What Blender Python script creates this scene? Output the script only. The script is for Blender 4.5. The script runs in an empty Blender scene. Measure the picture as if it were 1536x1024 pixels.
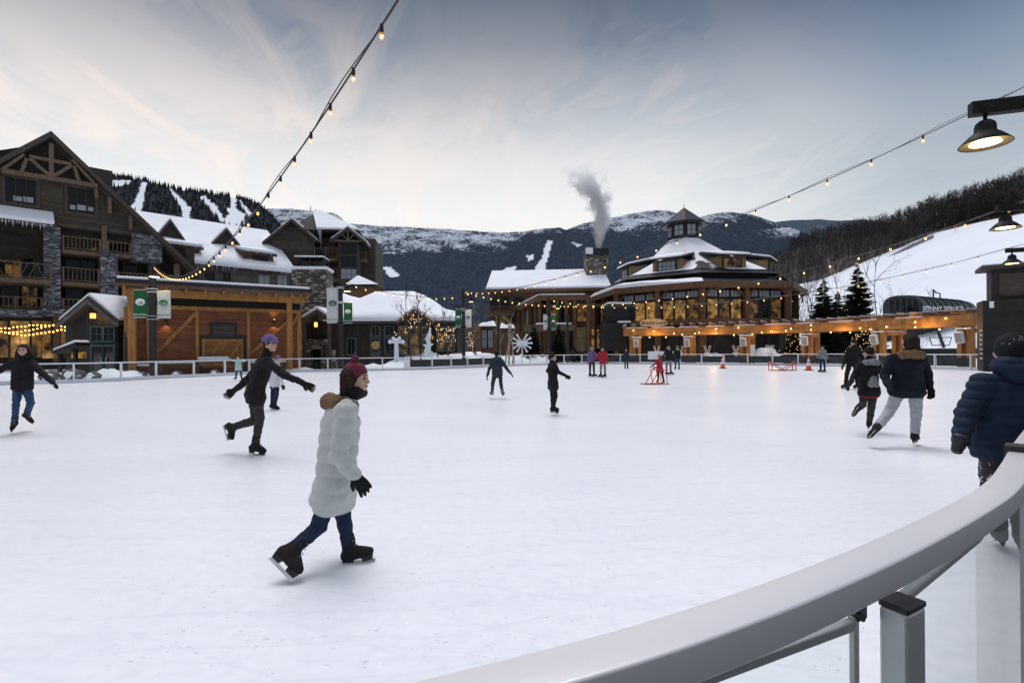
import bpy, bmesh, math, random
import numpy as np
from mathutils import Vector, Matrix, noise
random.seed(7); RNG = np.random.default_rng(7)
V = Vector; R = math.radians
SC = bpy.context.scene; COL = SC.collection
CH = 1.5                                   # eye height above the ice
ROLL = math.atan(-6/768.0); FP = 768.0; PX0, PY0 = 768.0, 526.0
CR = V((math.cos(ROLL), 0, math.sin(ROLL))); CU = V((-math.sin(ROLL), 0, math.cos(ROLL))); CF = V((0, 1, 0))
CAM = V((0, 0, CH))
def ray(px, py): return CR*((px-PX0)/FP) + CU*((PY0-py)/FP) + CF
def at(px, py, Y): return CAM + ray(px, py)*Y
def ground(px, py, z=0.0):
    d = ray(px, py); return CAM + d*((z-CH)/d.z)
def proj(p):
    q = V(p)-CAM; return (PX0 + FP*q.dot(CR)/q.y, PY0 - FP*q.dot(CU)/q.y)
def fbm(x, y, z=0.0, o=4): return noise.fractal(V((x, y, z)), 1.0, 2.0, o)

# ---------------------------------------------------------------- materials
M = {}
def nt(name):
    m = bpy.data.materials.new(name); m.use_nodes = True
    n = m.node_tree.nodes; l = m.node_tree.links
    return m, n, l, n['Principled BSDF']
def rgba(c): return (c[0], c[1], c[2], 1)
def mat(name, c, c2=None, rough=.7, scale=3.0, bump=0.0, bscale=None, metal=0.0, boards=None, vboards=None, stretch=(1, 1, 1), spec=.4, snow=None, emit=None, detail=6.0):
    """noise-varied principled surface; boards = height of horizontal cladding boards"""
    m, n, l, b = nt(name); c2 = c2 or tuple(x*.6 for x in c)
    tc = n.new('ShaderNodeTexCoord'); mp = n.new('ShaderNodeMapping'); mp.inputs['Scale'].default_value = stretch
    l.new(tc.outputs['Object'], mp.inputs[0])
    nz = n.new('ShaderNodeTexNoise'); nz.inputs['Scale'].default_value = scale; nz.inputs['Detail'].default_value = detail
    l.new(mp.outputs[0], nz.inputs['Vector'])
    rp = n.new('ShaderNodeValToRGB'); rp.color_ramp.elements[0].position = .33; rp.color_ramp.elements[1].position = .68
    rp.color_ramp.elements[0].color = rgba(c2); rp.color_ramp.elements[1].color = rgba(c)
    l.new(nz.outputs['Fac'], rp.inputs[0]); col = rp.outputs[0]; hsrc = None
    if boards or vboards:
        sp = n.new('ShaderNodeSeparateXYZ'); l.new(tc.outputs['Object'], sp.inputs[0])
        src = sp.outputs['Z']
        if vboards:
            a = n.new('ShaderNodeMath'); a.operation = 'ADD'; l.new(sp.outputs['X'], a.inputs[0]); l.new(sp.outputs['Y'], a.inputs[1]); src = a.outputs[0]
        d = n.new('ShaderNodeMath'); d.operation = 'DIVIDE'; l.new(src, d.inputs[0]); d.inputs[1].default_value = boards or vboards
        f = n.new('ShaderNodeMath'); f.operation = 'FRACT'; l.new(d.outputs[0], f.inputs[0])
        r2 = n.new('ShaderNodeValToRGB'); e = r2.color_ramp.elements
        e[0].position = 0.0; e[0].color = (.35, .35, .35, 1); e[1].position = .16; e[1].color = (1, 1, 1, 1)
        e2 = e.new(.95); e2.color = (.8, .8, .8, 1)
        l.new(f.outputs[0], r2.inputs[0])
        mx = n.new('ShaderNodeMix'); mx.data_type = 'RGBA'; mx.blend_type = 'MULTIPLY'; mx.inputs[0].default_value = 1
        l.new(col, mx.inputs[6]); l.new(r2.outputs[0], mx.inputs[7]); col = mx.outputs[2]; hsrc = r2.outputs[0]
        fl = n.new('ShaderNodeMath'); fl.operation = 'FLOOR'; l.new(d.outputs[0], fl.inputs[0])
        wn = n.new('ShaderNodeTexWhiteNoise'); wn.noise_dimensions = '1D'; l.new(fl.outputs[0], wn.inputs['W'])
        mr = n.new('ShaderNodeMapRange'); mr.inputs[3].default_value = .72; mr.inputs[4].default_value = 1.15; l.new(wn.outputs['Value'], mr.inputs[0])
        m2 = n.new('ShaderNodeMix'); m2.data_type = 'RGBA'; m2.blend_type = 'MULTIPLY'; m2.inputs[0].default_value = 1
        l.new(col, m2.inputs[6]); l.new(mr.outputs[0], m2.inputs[7]); col = m2.outputs[2]
    if snow is not None:                    # patchy snow lying on the surface
        n3 = n.new('ShaderNodeTexNoise'); n3.inputs['Scale'].default_value = snow[0]; n3.inputs['Detail'].default_value = 3
        l.new(tc.outputs['Object'], n3.inputs['Vector'])
        r3 = n.new('ShaderNodeValToRGB'); r3.color_ramp.elements[0].position = snow[1]; r3.color_ramp.elements[1].position = snow[1]+.02
        l.new(n3.outputs['Fac'], r3.inputs[0])
        m3 = n.new('ShaderNodeMix'); m3.data_type = 'RGBA'; l.new(r3.outputs[0], m3.inputs[0]); l.new(col, m3.inputs[6]); m3.inputs[7].default_value = (.82, .84, .9, 1); col = m3.outputs[2]
    l.new(col, b.inputs['Base Color']); b.inputs['Roughness'].default_value = rough; b.inputs['Metallic'].default_value = metal
    b.inputs['Specular IOR Level'].default_value = spec
    if bump or hsrc is not None:
        bp = n.new('ShaderNodeBump'); bp.inputs['Strength'].default_value = bump or .4; bp.inputs['Distance'].default_value = .05
        if hsrc is None:
            n4 = n.new('ShaderNodeTexNoise'); n4.inputs['Scale'].default_value = bscale or scale*3; n4.inputs['Detail'].default_value = 5
            l.new(mp.outputs[0], n4.inputs['Vector']); hsrc = n4.outputs['Fac']
        l.new(hsrc, bp.inputs['Height']); l.new(bp.outputs[0], b.inputs['Normal'])
    if emit:
        b.inputs['Emission Color'].default_value = rgba(emit[0]); b.inputs['Emission Strength'].default_value = emit[1]
    M[name] = m; return m
def emis(name, c, s, sample=True):
    m = bpy.data.materials.new(name); m.use_nodes = True; n = m.node_tree.nodes; l = m.node_tree.links
    n.clear(); o = n.new('ShaderNodeOutputMaterial'); e = n.new('ShaderNodeEmission')
    e.inputs[0].default_value = rgba(c); e.inputs[1].default_value = s; l.new(e.outputs[0], o.inputs[0])
    if not sample: m.cycles.emission_sampling = 'NONE'
    M[name] = m; return m
def stone(name, ca, cb, cm, sc=1.0, flat=4.2):
    m, n, l, b = nt(name)
    tc = n.new('ShaderNodeTexCoord'); mp = n.new('ShaderNodeMapping'); mp.inputs['Scale'].default_value = (1.5*sc, 1.5*sc, flat*sc)
    l.new(tc.outputs['Object'], mp.inputs[0])
    v1 = n.new('ShaderNodeTexVoronoi'); v1.inputs['Scale'].default_value = 1; l.new(mp.outputs[0], v1.inputs['Vector'])
    v2 = n.new('ShaderNodeTexVoronoi'); v2.feature = 'DISTANCE_TO_EDGE'; v2.inputs['Scale'].default_value = 1; l.new(mp.outputs[0], v2.inputs['Vector'])
    sp = n.new('ShaderNodeSeparateColor'); l.new(v1.outputs['Color'], sp.inputs[0])
    rp = n.new('ShaderNodeValToRGB'); e = rp.color_ramp.elements; e[0].color = rgba(ca); e[1].color = rgba(cb); e[0].position = .1; e[1].position = .9
    l.new(sp.outputs[0], rp.inputs[0])
    r2 = n.new('ShaderNodeValToRGB'); r2.color_ramp.elements[0].position = .02; r2.color_ramp.elements[1].position = .12; l.new(v2.outputs['Distance'], r2.inputs[0])
    mx = n.new('ShaderNodeMix'); mx.data_type = 'RGBA'; l.new(r2.outputs[0], mx.inputs[0]); mx.inputs[6].default_value = rgba(cm); l.new(rp.outputs[0], mx.inputs[7])
    l.new(mx.outputs[2], b.inputs['Base Color']); b.inputs['Roughness'].default_value = .85
    bp = n.new('ShaderNodeBump'); bp.inputs['Strength'].default_value = .9; bp.inputs['Distance'].default_value = .06
    l.new(r2.outputs[0], bp.inputs['Height']); l.new(bp.outputs[0], b.inputs['Normal'])
    M[name] = m; return m
def pane_mat(name, base, emit=None, es=0.0, sc=.8, thr=.5):
    """window glass: dark mirror-like pane, optionally with a lit room's uneven warm glow"""
    m, n, l, b = nt(name)
    b.inputs['Base Color'].default_value = rgba(base); b.inputs['Roughness'].default_value = .06; b.inputs['Specular IOR Level'].default_value = .6
    if emit:
        tc = n.new('ShaderNodeTexCoord'); nz = n.new('ShaderNodeTexNoise'); nz.inputs['Scale'].default_value = sc; nz.inputs['Detail'].default_value = 4
        l.new(tc.outputs['Object'], nz.inputs['Vector'])
        rp = n.new('ShaderNodeValToRGB'); rp.color_ramp.elements[0].position = thr-.16; rp.color_ramp.elements[1].position = thr+.30
        rp.color_ramp.elements[0].color = (.02, .015, .01, 1); rp.color_ramp.elements[1].color = rgba(emit)
        l.new(nz.outputs['Fac'], rp.inputs[0]); l.new(rp.outputs[0], b.inputs['Emission Color']); b.inputs['Emission Strength'].default_value = es
        m.cycles.emission_sampling = 'NONE'
    M[name] = m; return m

mat('snow', (.83, .85, .9), (.74, .77, .84), .75, .35, .25, 2.0, spec=.2)
mat('roof_snow', (.84, .86, .92), (.78, .8, .88), .75, .5, .15, 1.2, spec=.2)
mat('lodge_siding', (.085, .07, .052), (.06, .05, .038), .8, 1.2, boards=.24)
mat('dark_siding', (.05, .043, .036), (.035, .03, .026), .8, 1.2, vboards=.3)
mat('grey_siding', (.16, .155, .15), (.12, .115, .11), .8, 1.0, boards=.22)
mat('tan_siding', (.30, .215, .11), (.24, .17, .085), .8, 1.0, boards=.25)
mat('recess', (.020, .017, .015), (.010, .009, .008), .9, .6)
mat('trim', (.075, .06, .046), (.05, .04, .032), .75, 4, stretch=(1, 1, 1))
mat('rail_wood', (.165, .115, .075), (.10, .07, .045), .75, 3)
mat('brown_timber', (.17, .085, .04), (.10, .05, .024), .7, 2.5, .2)
mat('cedar', (.46, .225, .06), (.27, .12, .032), .6, 2.2, .25, 9, stretch=(1.2, 1.2, .35))
mat('cedar_board', (.36, .175, .05), (.25, .11, .03), .6, 2.0, boards=.16)
mat('red_siding', (.30, .105, .038), (.21, .070, .026), .6, 1.6, boards=.2)
mat('dark_metal', (.03, .032, .035), (.02, .021, .023), .45, 5, metal=.3)
mat('roof_metal', (.026, .033, .043), (.014, .018, .024), .62, 1.0, vboards=.55, spec=.2)
mat('barrel_metal', (.13, .15, .17), (.09, .105, .12), .4, .6, metal=.3)
mat('carved_sign', (.80, .52, .26), (.62, .38, .17), .6, 3, .2, 10)
mat('dark_panel', (.045, .052, .056), (.022, .026, .028), .5, .9, detail=8)
mat('shingle', (.045, .04, .038), (.03, .027, .026), .85, 2.5, .3, 8)
mat('patchy_roof', (.05, .045, .042), (.032, .028, .027), .85, 2.5, snow=(.22, .40))
mat('charcoal', (.016, .016, .018), (.010, .010, .011), .6, 1.5, boards=.28)
mat('black_louvre', (.085, .072, .060), (.06, .05, .042), .6, 2, boards=.2)
mat('teal_frame', (.06, .105, .105), (.045, .08, .08), .6, 3)
mat('window_frame', (.035, .036, .036), (.025, .025, .025), .6, 3)
mat('green_frame', (.10, .13, .12), (.08, .10, .09), .6, 3)
mat('silver', (.50, .52, .53), (.42, .44, .45), .42, 6, .05, 60, metal=.35)
mat('rail_grey', (.80, .78, .81), (.75, .73, .76), .34, 2.5, .012, 60, metal=.45)
mat('post_grey', (.52, .55, .56), (.46, .49, .50), .36, 5, .03, 90, metal=.45)
mat('white_paint', (.74, .76, .80), (.66, .68, .72), .5, 4)
mat('black_plastic', (.022, .022, .025), (.016, .016, .018), .4, 8)
mat('kick_board', (.70, .73, .78), (.6, .63, .68), .6, 4)
mat('banner_green', (.045, .24, .10), (.035, .19, .08), .7, 3)
mat('banner_white', (.76, .77, .78), (.7, .71, .73), .7, 3)
def translucent(name, k):
    m = M[name]; n = m.node_tree.nodes; l = m.node_tree.links; b = n['Principled BSDF']; o = n['Material Output']; t = n.new('ShaderNodeBsdfTranslucent'); x = n.new('ShaderNodeMixShader'); x.inputs[0].default_value = k
    l.new(b.inputs['Base Color'].links[0].from_socket, t.inputs[0]); l.new(b.outputs[0], x.inputs[1]); l.new(t.outputs[0], x.inputs[2]); l.new(x.outputs[0], o.inputs[0])
translucent('banner_green', .55); translucent('banner_white', .5)
mat('logo_white', (.8, .82, .82), (.75, .77, .77), .7, 3)
mat('logo_green', (.03, .17, .07), (.025, .14, .06), .7, 3)
mat('lamp_black', (.020, .020, .020), (.010, .010, .010), .5, 6, spec=.12)
mat('slope_snow', (.80, .83, .90), (.70, .74, .83), .8, .012, .3, .05, stretch=(1, 2.5, 1), spec=.1)
mat('reflector', (.22, .15, .06), (.17, .11, .04), .4, 6)
mat('speaker_white', (.84, .84, .82), (.58, .59, .58), .5, 6)
mat('speaker_grille', (.36, .37, .37), (.3, .31, .31), .7, 40)
mat('rock', (.14, .14, .145), (.06, .06, .062), .9, 2.5, .6, 6, snow=(1.2, .58))
mat('orange', (.75, .13, .03), (.65, .10, .025), .5, 5)
mat('red_steel', (.55, .05, .03), (.42, .035, .02), .4, 6)
mat('bark', (.075, .062, .052), (.04, .034, .03), .9, 6, .4, 20, stretch=(1, 1, .3))
mat('birch_bark', (.52, .47, .41), (.22, .19, .16), .85, 5, .3, 16)
mat('twig', (.055, .045, .042), (.035, .03, .028), .9, 4)
mat('needle', (.022, .038, .026), (.011, .019, .014), .85, 3)
mat('far_conifer', (.022, .027, .034), (.012, .015, .02), .9, .05)
mat('ice_white', (.80, .85, .93), (.7, .76, .86), .35, 3, .3, 8)
mat('sign_wood', (.55, .33, .14), (.42, .23, .09), .6, 3, .2, 10)
mat('lift_shell', (.045, .052, .058), (.032, .038, .042), .4, .8, metal=.3)
mat('safety_net', (.33, .29, .31), (.25, .22, .24), .8, 8)
stone('slate_stone', (.075, .085, .105), (.27, .28, .30), (.03, .03, .033), .85)
stone('field_stone', (.085, .075, .062), (.36, .32, .27), (.025, .022, .02), .9, 3.6)
pane_mat('pane', (.012, .013, .015))
pane_mat('pane_sky', (.30, .33, .36))  # pale base colour paints the sky's reflection onto the glass
pane_mat('pane_lit', (.02, .02, .02), (1.0, .52, .12), .60, 1.6, .50)
pane_mat('pane_dim', (.015, .015, .015), (1.0, .48, .10), .34, 1.3, .58)
emis('bulb', (1, .60, .22), 11.0, False)
emis('bulb_far', (1, .56, .16), 13.0, False)
emis('lantern', (1, .50, .10), 2.6, False)
emis('lamp_light', (1, .80, .36), 9.0, False)
emis('fairy', (1, .60, .22), 3.2, False)
emis('fairy_white', (1, .86, .66), 2.0, False)
def glow_glass():  # shell with its own emission, a painted halo round each bulb
    m = bpy.data.materials.new('bulb_halo_shell'); m.use_nodes = True; n = m.node_tree.nodes; l = m.node_tree.links; n.clear()
    o = n.new('ShaderNodeOutputMaterial'); e = n.new('ShaderNodeEmission'); t = n.new('ShaderNodeBsdfTransparent'); x = n.new('ShaderNodeMixShader')
    e.inputs[0].default_value = (1, .40, .06, 1); e.inputs[1].default_value = 1.5
    lw = n.new('ShaderNodeLayerWeight'); lw.inputs[0].default_value = .5
    r = n.new('ShaderNodeValToRGB'); r.color_ramp.elements[0].color = (.50, .50, .50, 1); r.color_ramp.elements[1].color = (.04, .04, .04, 1); r.color_ramp.elements[1].position = .85
    l.new(lw.outputs['Facing'], r.inputs[0]); l.new(r.outputs[0], x.inputs[0]); l.new(t.outputs[0], x.inputs[1]); l.new(e.outputs[0], x.inputs[2]); l.new(x.outputs[0], o.inputs[0])
    m.cycles.emission_sampling = 'NONE'; M['bulb_halo_shell'] = m
glow_glass()
def glass_mat():
    m = bpy.data.materials.new('rink_glass'); m.use_nodes = True; n = m.node_tree.nodes; l = m.node_tree.links; n.clear()
    o = n.new('ShaderNodeOutputMaterial'); g = n.new('ShaderNodeBsdfGlossy'); t = n.new('ShaderNodeBsdfTransparent'); x = n.new('ShaderNodeMixShader')
    d = n.new('ShaderNodeBsdfDiffuse'); d.inputs[0].default_value = (.55, .58, .58, 1)
    x2 = n.new('ShaderNodeMixShader'); x2.inputs[0].default_value = .012
    t.inputs[0].default_value = (.92, .95, .945, 1); g.inputs[1].default_value = .04
    f = n.new('ShaderNodeFresnel'); f.inputs[0].default_value = 1.16
    l.new(f.outputs[0], x.inputs[0]); l.new(t.outputs[0], x.inputs[1]); l.new(g.outputs[0], x.inputs[2])
    l.new(x.outputs[0], x2.inputs[1]); l.new(d.outputs[0], x2.inputs[2]); l.new(x2.outputs[0], o.inputs[0]); M['rink_glass'] = m
glass_mat()
def ice_mat():
    m, n, l, b = nt('ice')
    tc = n.new('ShaderNodeTexCoord')
    def nz(scale, stretch, rot, det=6):
        mp = n.new('ShaderNodeMapping'); mp.inputs['Scale'].default_value = stretch; mp.inputs['Rotation'].default_value = (0, 0, rot)
        l.new(tc.outputs['Object'], mp.inputs[0]); t = n.new('ShaderNodeTexNoise'); t.inputs['Scale'].default_value = scale; t.inputs['Detail'].default_value = det
        l.new(mp.outputs[0], t.inputs['Vector']); return t.outputs['Fac']
    def ramp(src, p0, p1, c0, c1):
        r = n.new('ShaderNodeValToRGB'); r.color_ramp.elements[0].position = p0; r.color_ramp.elements[1].position = p1
        r.color_ramp.elements[0].color = rgba(c0); r.color_ramp.elements[1].color = rgba(c1); l.new(src, r.inputs[0]); return r.outputs[0]
    def mul(a, c):
        x = n.new('ShaderNodeMix'); x.data_type = 'RGBA'; x.blend_type = 'MULTIPLY'; x.inputs[0].default_value = 1; l.new(a, x.inputs[6]); l.new(c, x.inputs[7]); return x.outputs[2]
    base = ramp(nz(.22, (1, 1, 1), 0), .3, .7, (.79, .803, .862), (.85, .858, .906))
    def cut(scale, dist, dsc, lo, col, loc):
        mp = n.new('ShaderNodeMapping'); mp.inputs['Location'].default_value = loc; l.new(tc.outputs['Object'], mp.inputs[0])
        w = n.new('ShaderNodeTexWave'); w.wave_type = 'RINGS'; w.rings_direction = 'Z'; w.inputs['Scale'].default_value = scale; w.inputs['Distortion'].default_value = dist; w.inputs['Detail'].default_value = 2; w.inputs['Detail Scale'].default_value = dsc; l.new(mp.outputs[0], w.inputs['Vector'])
        return ramp(w.outputs['Fac'], lo*.3, lo, col, (1, 1, 1))
    s1 = ramp(nz(1.0, (.35, 5, 1), .35), .34, .50, (.965, .97, .98), (1, 1, 1))
    s2 = ramp(nz(.7, (.6, .9, 1), .6, 8), .34, .62, (.95, .955, .965), (1, 1, 1))
    s3 = ramp(nz(2.2, (.4, 6, 1), -.9), .30, .44, (.955, .96, .972), (1, 1, 1))
    s4 = ramp(nz(11, (1, 1, 1), 0, 9), .30, .62, (.93, .934, .95), (1.0, 1.0, 1.0))
    sc = ramp(nz(.9, (.10, 22, 1), .5, 3), .25, .30, (.90, .91, .935), (1, 1, 1))
    c = mul(mul(mul(mul(mul(base, s1), s2), s3), s4), sc)
    for q in (cut(.9, 9, .35, .016, (.965, .967, .975), (7, -3, 0)), cut(.7, 12, .22, .014, (.97, .972, .98), (-9, -14, 0)), cut(1.3, 7, .5, .012, (.972, .974, .982), (2, -30, 0))): c = mul(c, q)
    l.new(c, b.inputs['Base Color']); b.inputs['Roughness'].default_value = .36; b.inputs['Specular IOR Level'].default_value = .22
    bp = n.new('ShaderNodeBump'); bp.inputs['Strength'].default_value = .10; bp.inputs['Distance'].default_value = .02
    a = n.new('ShaderNodeMath'); a.operation = 'ADD'; l.new(nz(14, (1, 1, 1), 0, 8), a.inputs[0]); l.new(nz(1.6, (.3, 8, 1), .3), a.inputs[1])
    l.new(a.outputs[0], bp.inputs['Height']); l.new(bp.outputs[0], b.inputs['Normal']); M['ice'] = m
ice_mat()
def mountain_mat(name, dark, dark2, frost, tex):
    """forested slope: per-vertex 'snow' (runs) and 'frost' (rime on the upper trees) over two scales of tree texture"""
    m, n, l, b = nt(name)
    tc = n.new('ShaderNodeTexCoord')
    def nz(scale, stretch, det):
        mp = n.new('ShaderNodeMapping'); mp.inputs['Scale'].default_value = stretch; l.new(tc.outputs['Object'], mp.inputs[0])
        t = n.new('ShaderNodeTexNoise'); t.inputs['Scale'].default_value = scale; t.inputs['Detail'].default_value = det; t.inputs['Roughness'].default_value = .65; l.new(mp.outputs[0], t.inputs['Vector']); return t.outputs['Fac']
    fine = nz(tex, (1, .35, .6), 5); big = nz(tex*.14, (1, .5, 1), 6)
    r = n.new('ShaderNodeValToRGB'); r.color_ramp.elements[0].position = .35; r.color_ramp.elements[1].position = .65
    r.color_ramp.elements[0].color = rgba(dark2); r.color_ramp.elements[1].color = rgba(dark); l.new(fine, r.inputs[0])
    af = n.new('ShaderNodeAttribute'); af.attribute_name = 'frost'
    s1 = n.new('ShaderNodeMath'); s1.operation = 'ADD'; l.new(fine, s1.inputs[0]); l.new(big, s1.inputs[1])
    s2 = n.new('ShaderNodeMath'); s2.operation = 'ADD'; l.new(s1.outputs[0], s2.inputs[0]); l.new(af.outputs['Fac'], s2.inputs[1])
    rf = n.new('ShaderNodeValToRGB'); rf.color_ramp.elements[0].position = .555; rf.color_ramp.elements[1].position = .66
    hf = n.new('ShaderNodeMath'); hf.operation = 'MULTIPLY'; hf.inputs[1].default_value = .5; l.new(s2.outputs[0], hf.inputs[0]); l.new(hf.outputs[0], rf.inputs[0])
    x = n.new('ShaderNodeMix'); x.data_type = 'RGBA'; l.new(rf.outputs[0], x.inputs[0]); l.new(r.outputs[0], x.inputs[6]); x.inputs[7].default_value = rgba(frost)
    a = n.new('ShaderNodeAttribute'); a.attribute_name = 'snow'
    x2 = n.new('ShaderNodeMix'); x2.data_type = 'RGBA'; l.new(a.outputs['Fac'], x2.inputs[0]); l.new(x.outputs[2], x2.inputs[6]); x2.inputs[7].default_value = (.72, .76, .84, 1)
    l.new(x2.outputs[2], b.inputs['Base Color']); b.inputs['Roughness'].default_value = .95; b.inputs['Specular IOR Level'].default_value = .05
    M[name] = m
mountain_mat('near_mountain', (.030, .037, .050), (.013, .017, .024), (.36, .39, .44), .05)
mountain_mat('ridge_mountain', (.033, .048, .078), (.012, .020, .036), (.46, .51, .60), .062)  # bluish base colours carry painted aerial haze
mountain_mat('haze_mountain', (.075, .10, .14), (.045, .065, .095), (.40, .46, .54), .018)  # distance haze painted in as a paler blue

# ---------------------------------------------------------------- builders
WL = {}                                     # world location of every object built here
def children_of(o): return list(o.children)
def link(o, parent=None, loc=None):
    COL.objects.link(o)
    if parent is not None: o.parent = parent; WL[o.name] = WL[parent.name].copy()
    else:
        L = V(loc) if loc is not None else V((0, 0, 0)); o.location = L; WL[o.name] = L
    return o
def thing(name, label, cat, loc, group=None):
    o = bpy.data.objects.new(name, None); o.empty_display_size = .3; link(o, None, loc)
    return tag(o, label, cat, group)
def tag(o, label=None, cat=None, group=None, kind=None):
    if label: o['label'] = label
    if cat: o['category'] = cat
    if group: o['group'] = group
    if kind: o['kind'] = kind
    return o
class Frame:
    """a vertical reference plane: s along u, z up, n out towards the viewer"""
    def __init__(self, o, u):
        self.o = V((o[0], o[1], 0)); self.u = V((u[0], u[1], 0)).normalized(); self.n = V((self.u.y, -self.u.x, 0))
    def pt(self, s, z, n=0.0): return self.o + self.u*s + self.n*n + V((0, 0, z))
    def px(self, x, y, n=0.0):
        d = ray(x, y); t = (self.o + self.n*n - CAM).dot(self.n)/d.dot(self.n); p = CAM + d*t
        return (p-self.o).dot(self.u), p.z
    def P(self, x, y, n=0.0):
        s, z = self.px(x, y, n); return self.pt(s, z, n)
class MB:
    def __init__(self): self.v = []; self.f = []
    def add(self, vs, fs):
        k = len(self.v); self.v += [V(a) for a in vs]; self.f += [tuple(i+k for i in q) for q in fs]; return self
    def hexa(self, p): return self.add(p, [(0, 3, 2, 1), (4, 5, 6, 7), (0, 1, 5, 4), (1, 2, 6, 5), (2, 3, 7, 6), (3, 0, 4, 7)])
    def box(self, F, s0, s1, z0, z1, n0, n1):
        return self.hexa([F.pt(s0, z0, n1), F.pt(s1, z0, n1), F.pt(s1, z0, n0), F.pt(s0, z0, n0), F.pt(s0, z1, n1), F.pt(s1, z1, n1), F.pt(s1, z1, n0), F.pt(s0, z1, n0)])
    def quad(self, *p): return self.add(p, [tuple(range(len(p)))])
    def prism(self, pts, ext):
        n = len(pts); e = V(ext); a = [V(p) for p in pts]; b = [p+e for p in a]
        return self.add(a+b, [tuple(range(n))[::-1], tuple(range(n, 2*n))] + [(i, (i+1) % n, n+(i+1) % n, n+i) for i in range(n)])
    def bar(self, a, b, w, h, up=V((0, 0, 1))):
        a = V(a); b = V(b); d = (b-a).normalized(); r = d.cross(up)
        if r.length < 1e-4: r = d.cross(V((0, 1, 0)))
        r.normalize(); u = r.cross(d); r = r*(w/2); u = u*(h/2)
        return self.hexa([a-r-u, a+r-u, b+r-u, b-r-u, a-r+u, a+r+u, b+r+u, b-r+u])
    def tube(self, pts, rad, n=6, cap=True):
        pts = [V(p) for p in pts]; rad = rad if isinstance(rad, (list, tuple)) else [rad]*len(pts)
        vs = []; fs = []; pr = None
        for i, p in enumerate(pts):
            d = (pts[min(i+1, len(pts)-1)]-pts[max(i-1, 0)]).normalized()
            if pr is None:
                r = d.cross(V((0, 0, 1)))
                if r.length < .05: r = d.cross(V((1, 0, 0)))
            else: r = pr - d*pr.dot(d)
            r.normalize(); pr = r; u = r.cross(d)
            for k in range(n):
                a = 2*math.pi*k/n; vs.append(p + (r*math.cos(a)+u*math.sin(a))*rad[i])
        for i in range(len(pts)-1):
            for k in range(n): fs.append((i*n+k, (i+1)*n+k, (i+1)*n+(k+1) % n, i*n+(k+1) % n))
        if cap: fs.append(tuple(range(n))); fs.append(tuple(reversed(range((len(pts)-1)*n, len(pts)*n))))
        return self.add(vs, fs)
    def lathe(self, c, prof, n=14, sq=(1, 1)):
        vs = []; fs = []; c = V(c)
        for r, z in prof:
            for k in range(n):
                a = 2*math.pi*k/n; vs.append(c+V((r*math.cos(a)*sq[0], r*math.sin(a)*sq[1], z)))
        for i in range(len(prof)-1):
            for k in range(n): fs.append((i*n+k, i*n+(k+1) % n, (i+1)*n+(k+1) % n, (i+1)*n+k))
        return self.add(vs, fs)
    def ball(self, c, r, n=8, m=5):
        return self.lathe(c, [(max(1e-4, r*math.sin(math.pi*i/m)), -r*math.cos(math.pi*i/m)) for i in range(m+1)], n)
    def build(self, name, m, parent=None, smooth=False, loc=None, bevel=0):
        me = bpy.data.meshes.new(name)
        if parent is not None: L = WL[parent.name]
        elif loc is not None: L = V(loc)
        else:
            xs = [p.x for p in self.v]; ys = [p.y for p in self.v]; L = V(((min(xs)+max(xs))/2, (min(ys)+max(ys))/2, min(p.z for p in self.v)))
        me.from_pydata([tuple(p-L) for p in self.v], [], self.f)
        me.materials.append(M[m] if isinstance(m, str) else m)
        if smooth: me.polygons.foreach_set('use_smooth', [True]*len(me.polygons))
        me.update()
        o = link(bpy.data.objects.new(name, me), parent, L)
        if bevel:
            b = o.modifiers.new('Bevel', 'BEVEL'); b.width = bevel; b.segments = 2; b.limit_method = 'ANGLE'
        return o
def npmesh(name, verts, faces, m, parent=None, loc=(0, 0, 0), smooth=True):
    me = bpy.data.meshes.new(name); L = WL[parent.name] if parent is not None else V(loc)
    vv = np.asarray(verts, dtype=np.float32)-np.array(L, dtype=np.float32)
    me.vertices.add(len(vv)); me.vertices.foreach_set('co', vv.ravel())
    ff = np.asarray(faces, dtype=np.int32); me.loops.add(ff.size); me.loops.foreach_set('vertex_index', ff.ravel())
    me.polygons.add(len(ff)); me.polygons.foreach_set('loop_start', np.arange(0, ff.size, ff.shape[1], dtype=np.int32))
    me.polygons.foreach_set('use_smooth', np.full(len(ff), smooth)); me.update(calc_edges=True)
    me.materials.append(M[m] if isinstance(m, str) else m)
    return link(bpy.data.objects.new(name, me), parent, L)
def dup(o, parent=None, move=V((0, 0, 0)), rot=0.0, scale=1.0, label=None):
    """copy of a thing with copies of its parts; mesh data is shared"""
    c = o.copy(); COL.objects.link(c)
    if parent is not None: c.parent = parent
    else:
        c.location = V(move); c.rotation_euler = (0, 0, rot); c.scale = (scale,)*3
        if label: c['label'] = label
    WL[c.name] = V(move)
    for k in children_of(o): dup(k, c, move)
    return c
def text(body, name, m, parent, pos, right, up, size, extrude=.01):
    cu = bpy.data.curves.new(name, 'FONT'); cu.body = body; cu.size = size; cu.extrude = extrude; cu.align_x = 'CENTER'; cu.align_y = 'CENTER'
    t = bpy.data.objects.new(name, cu); COL.objects.link(t)
    dg = bpy.context.evaluated_depsgraph_get(); dg.update(); me = bpy.data.meshes.new_from_object(t.evaluated_get(dg))
    bpy.data.objects.remove(t)
    r = V(right).normalized(); u = V(up).normalized(); n = r.cross(u); L = WL[parent.name]
    for v in me.vertices: v.co = V(pos) + r*v.co.x + u*v.co.y + n*v.co.z - L
    me.materials.clear(); me.materials.append(M[m]); me.name = name
    return link(bpy.data.objects.new(name, me), parent)
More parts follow.
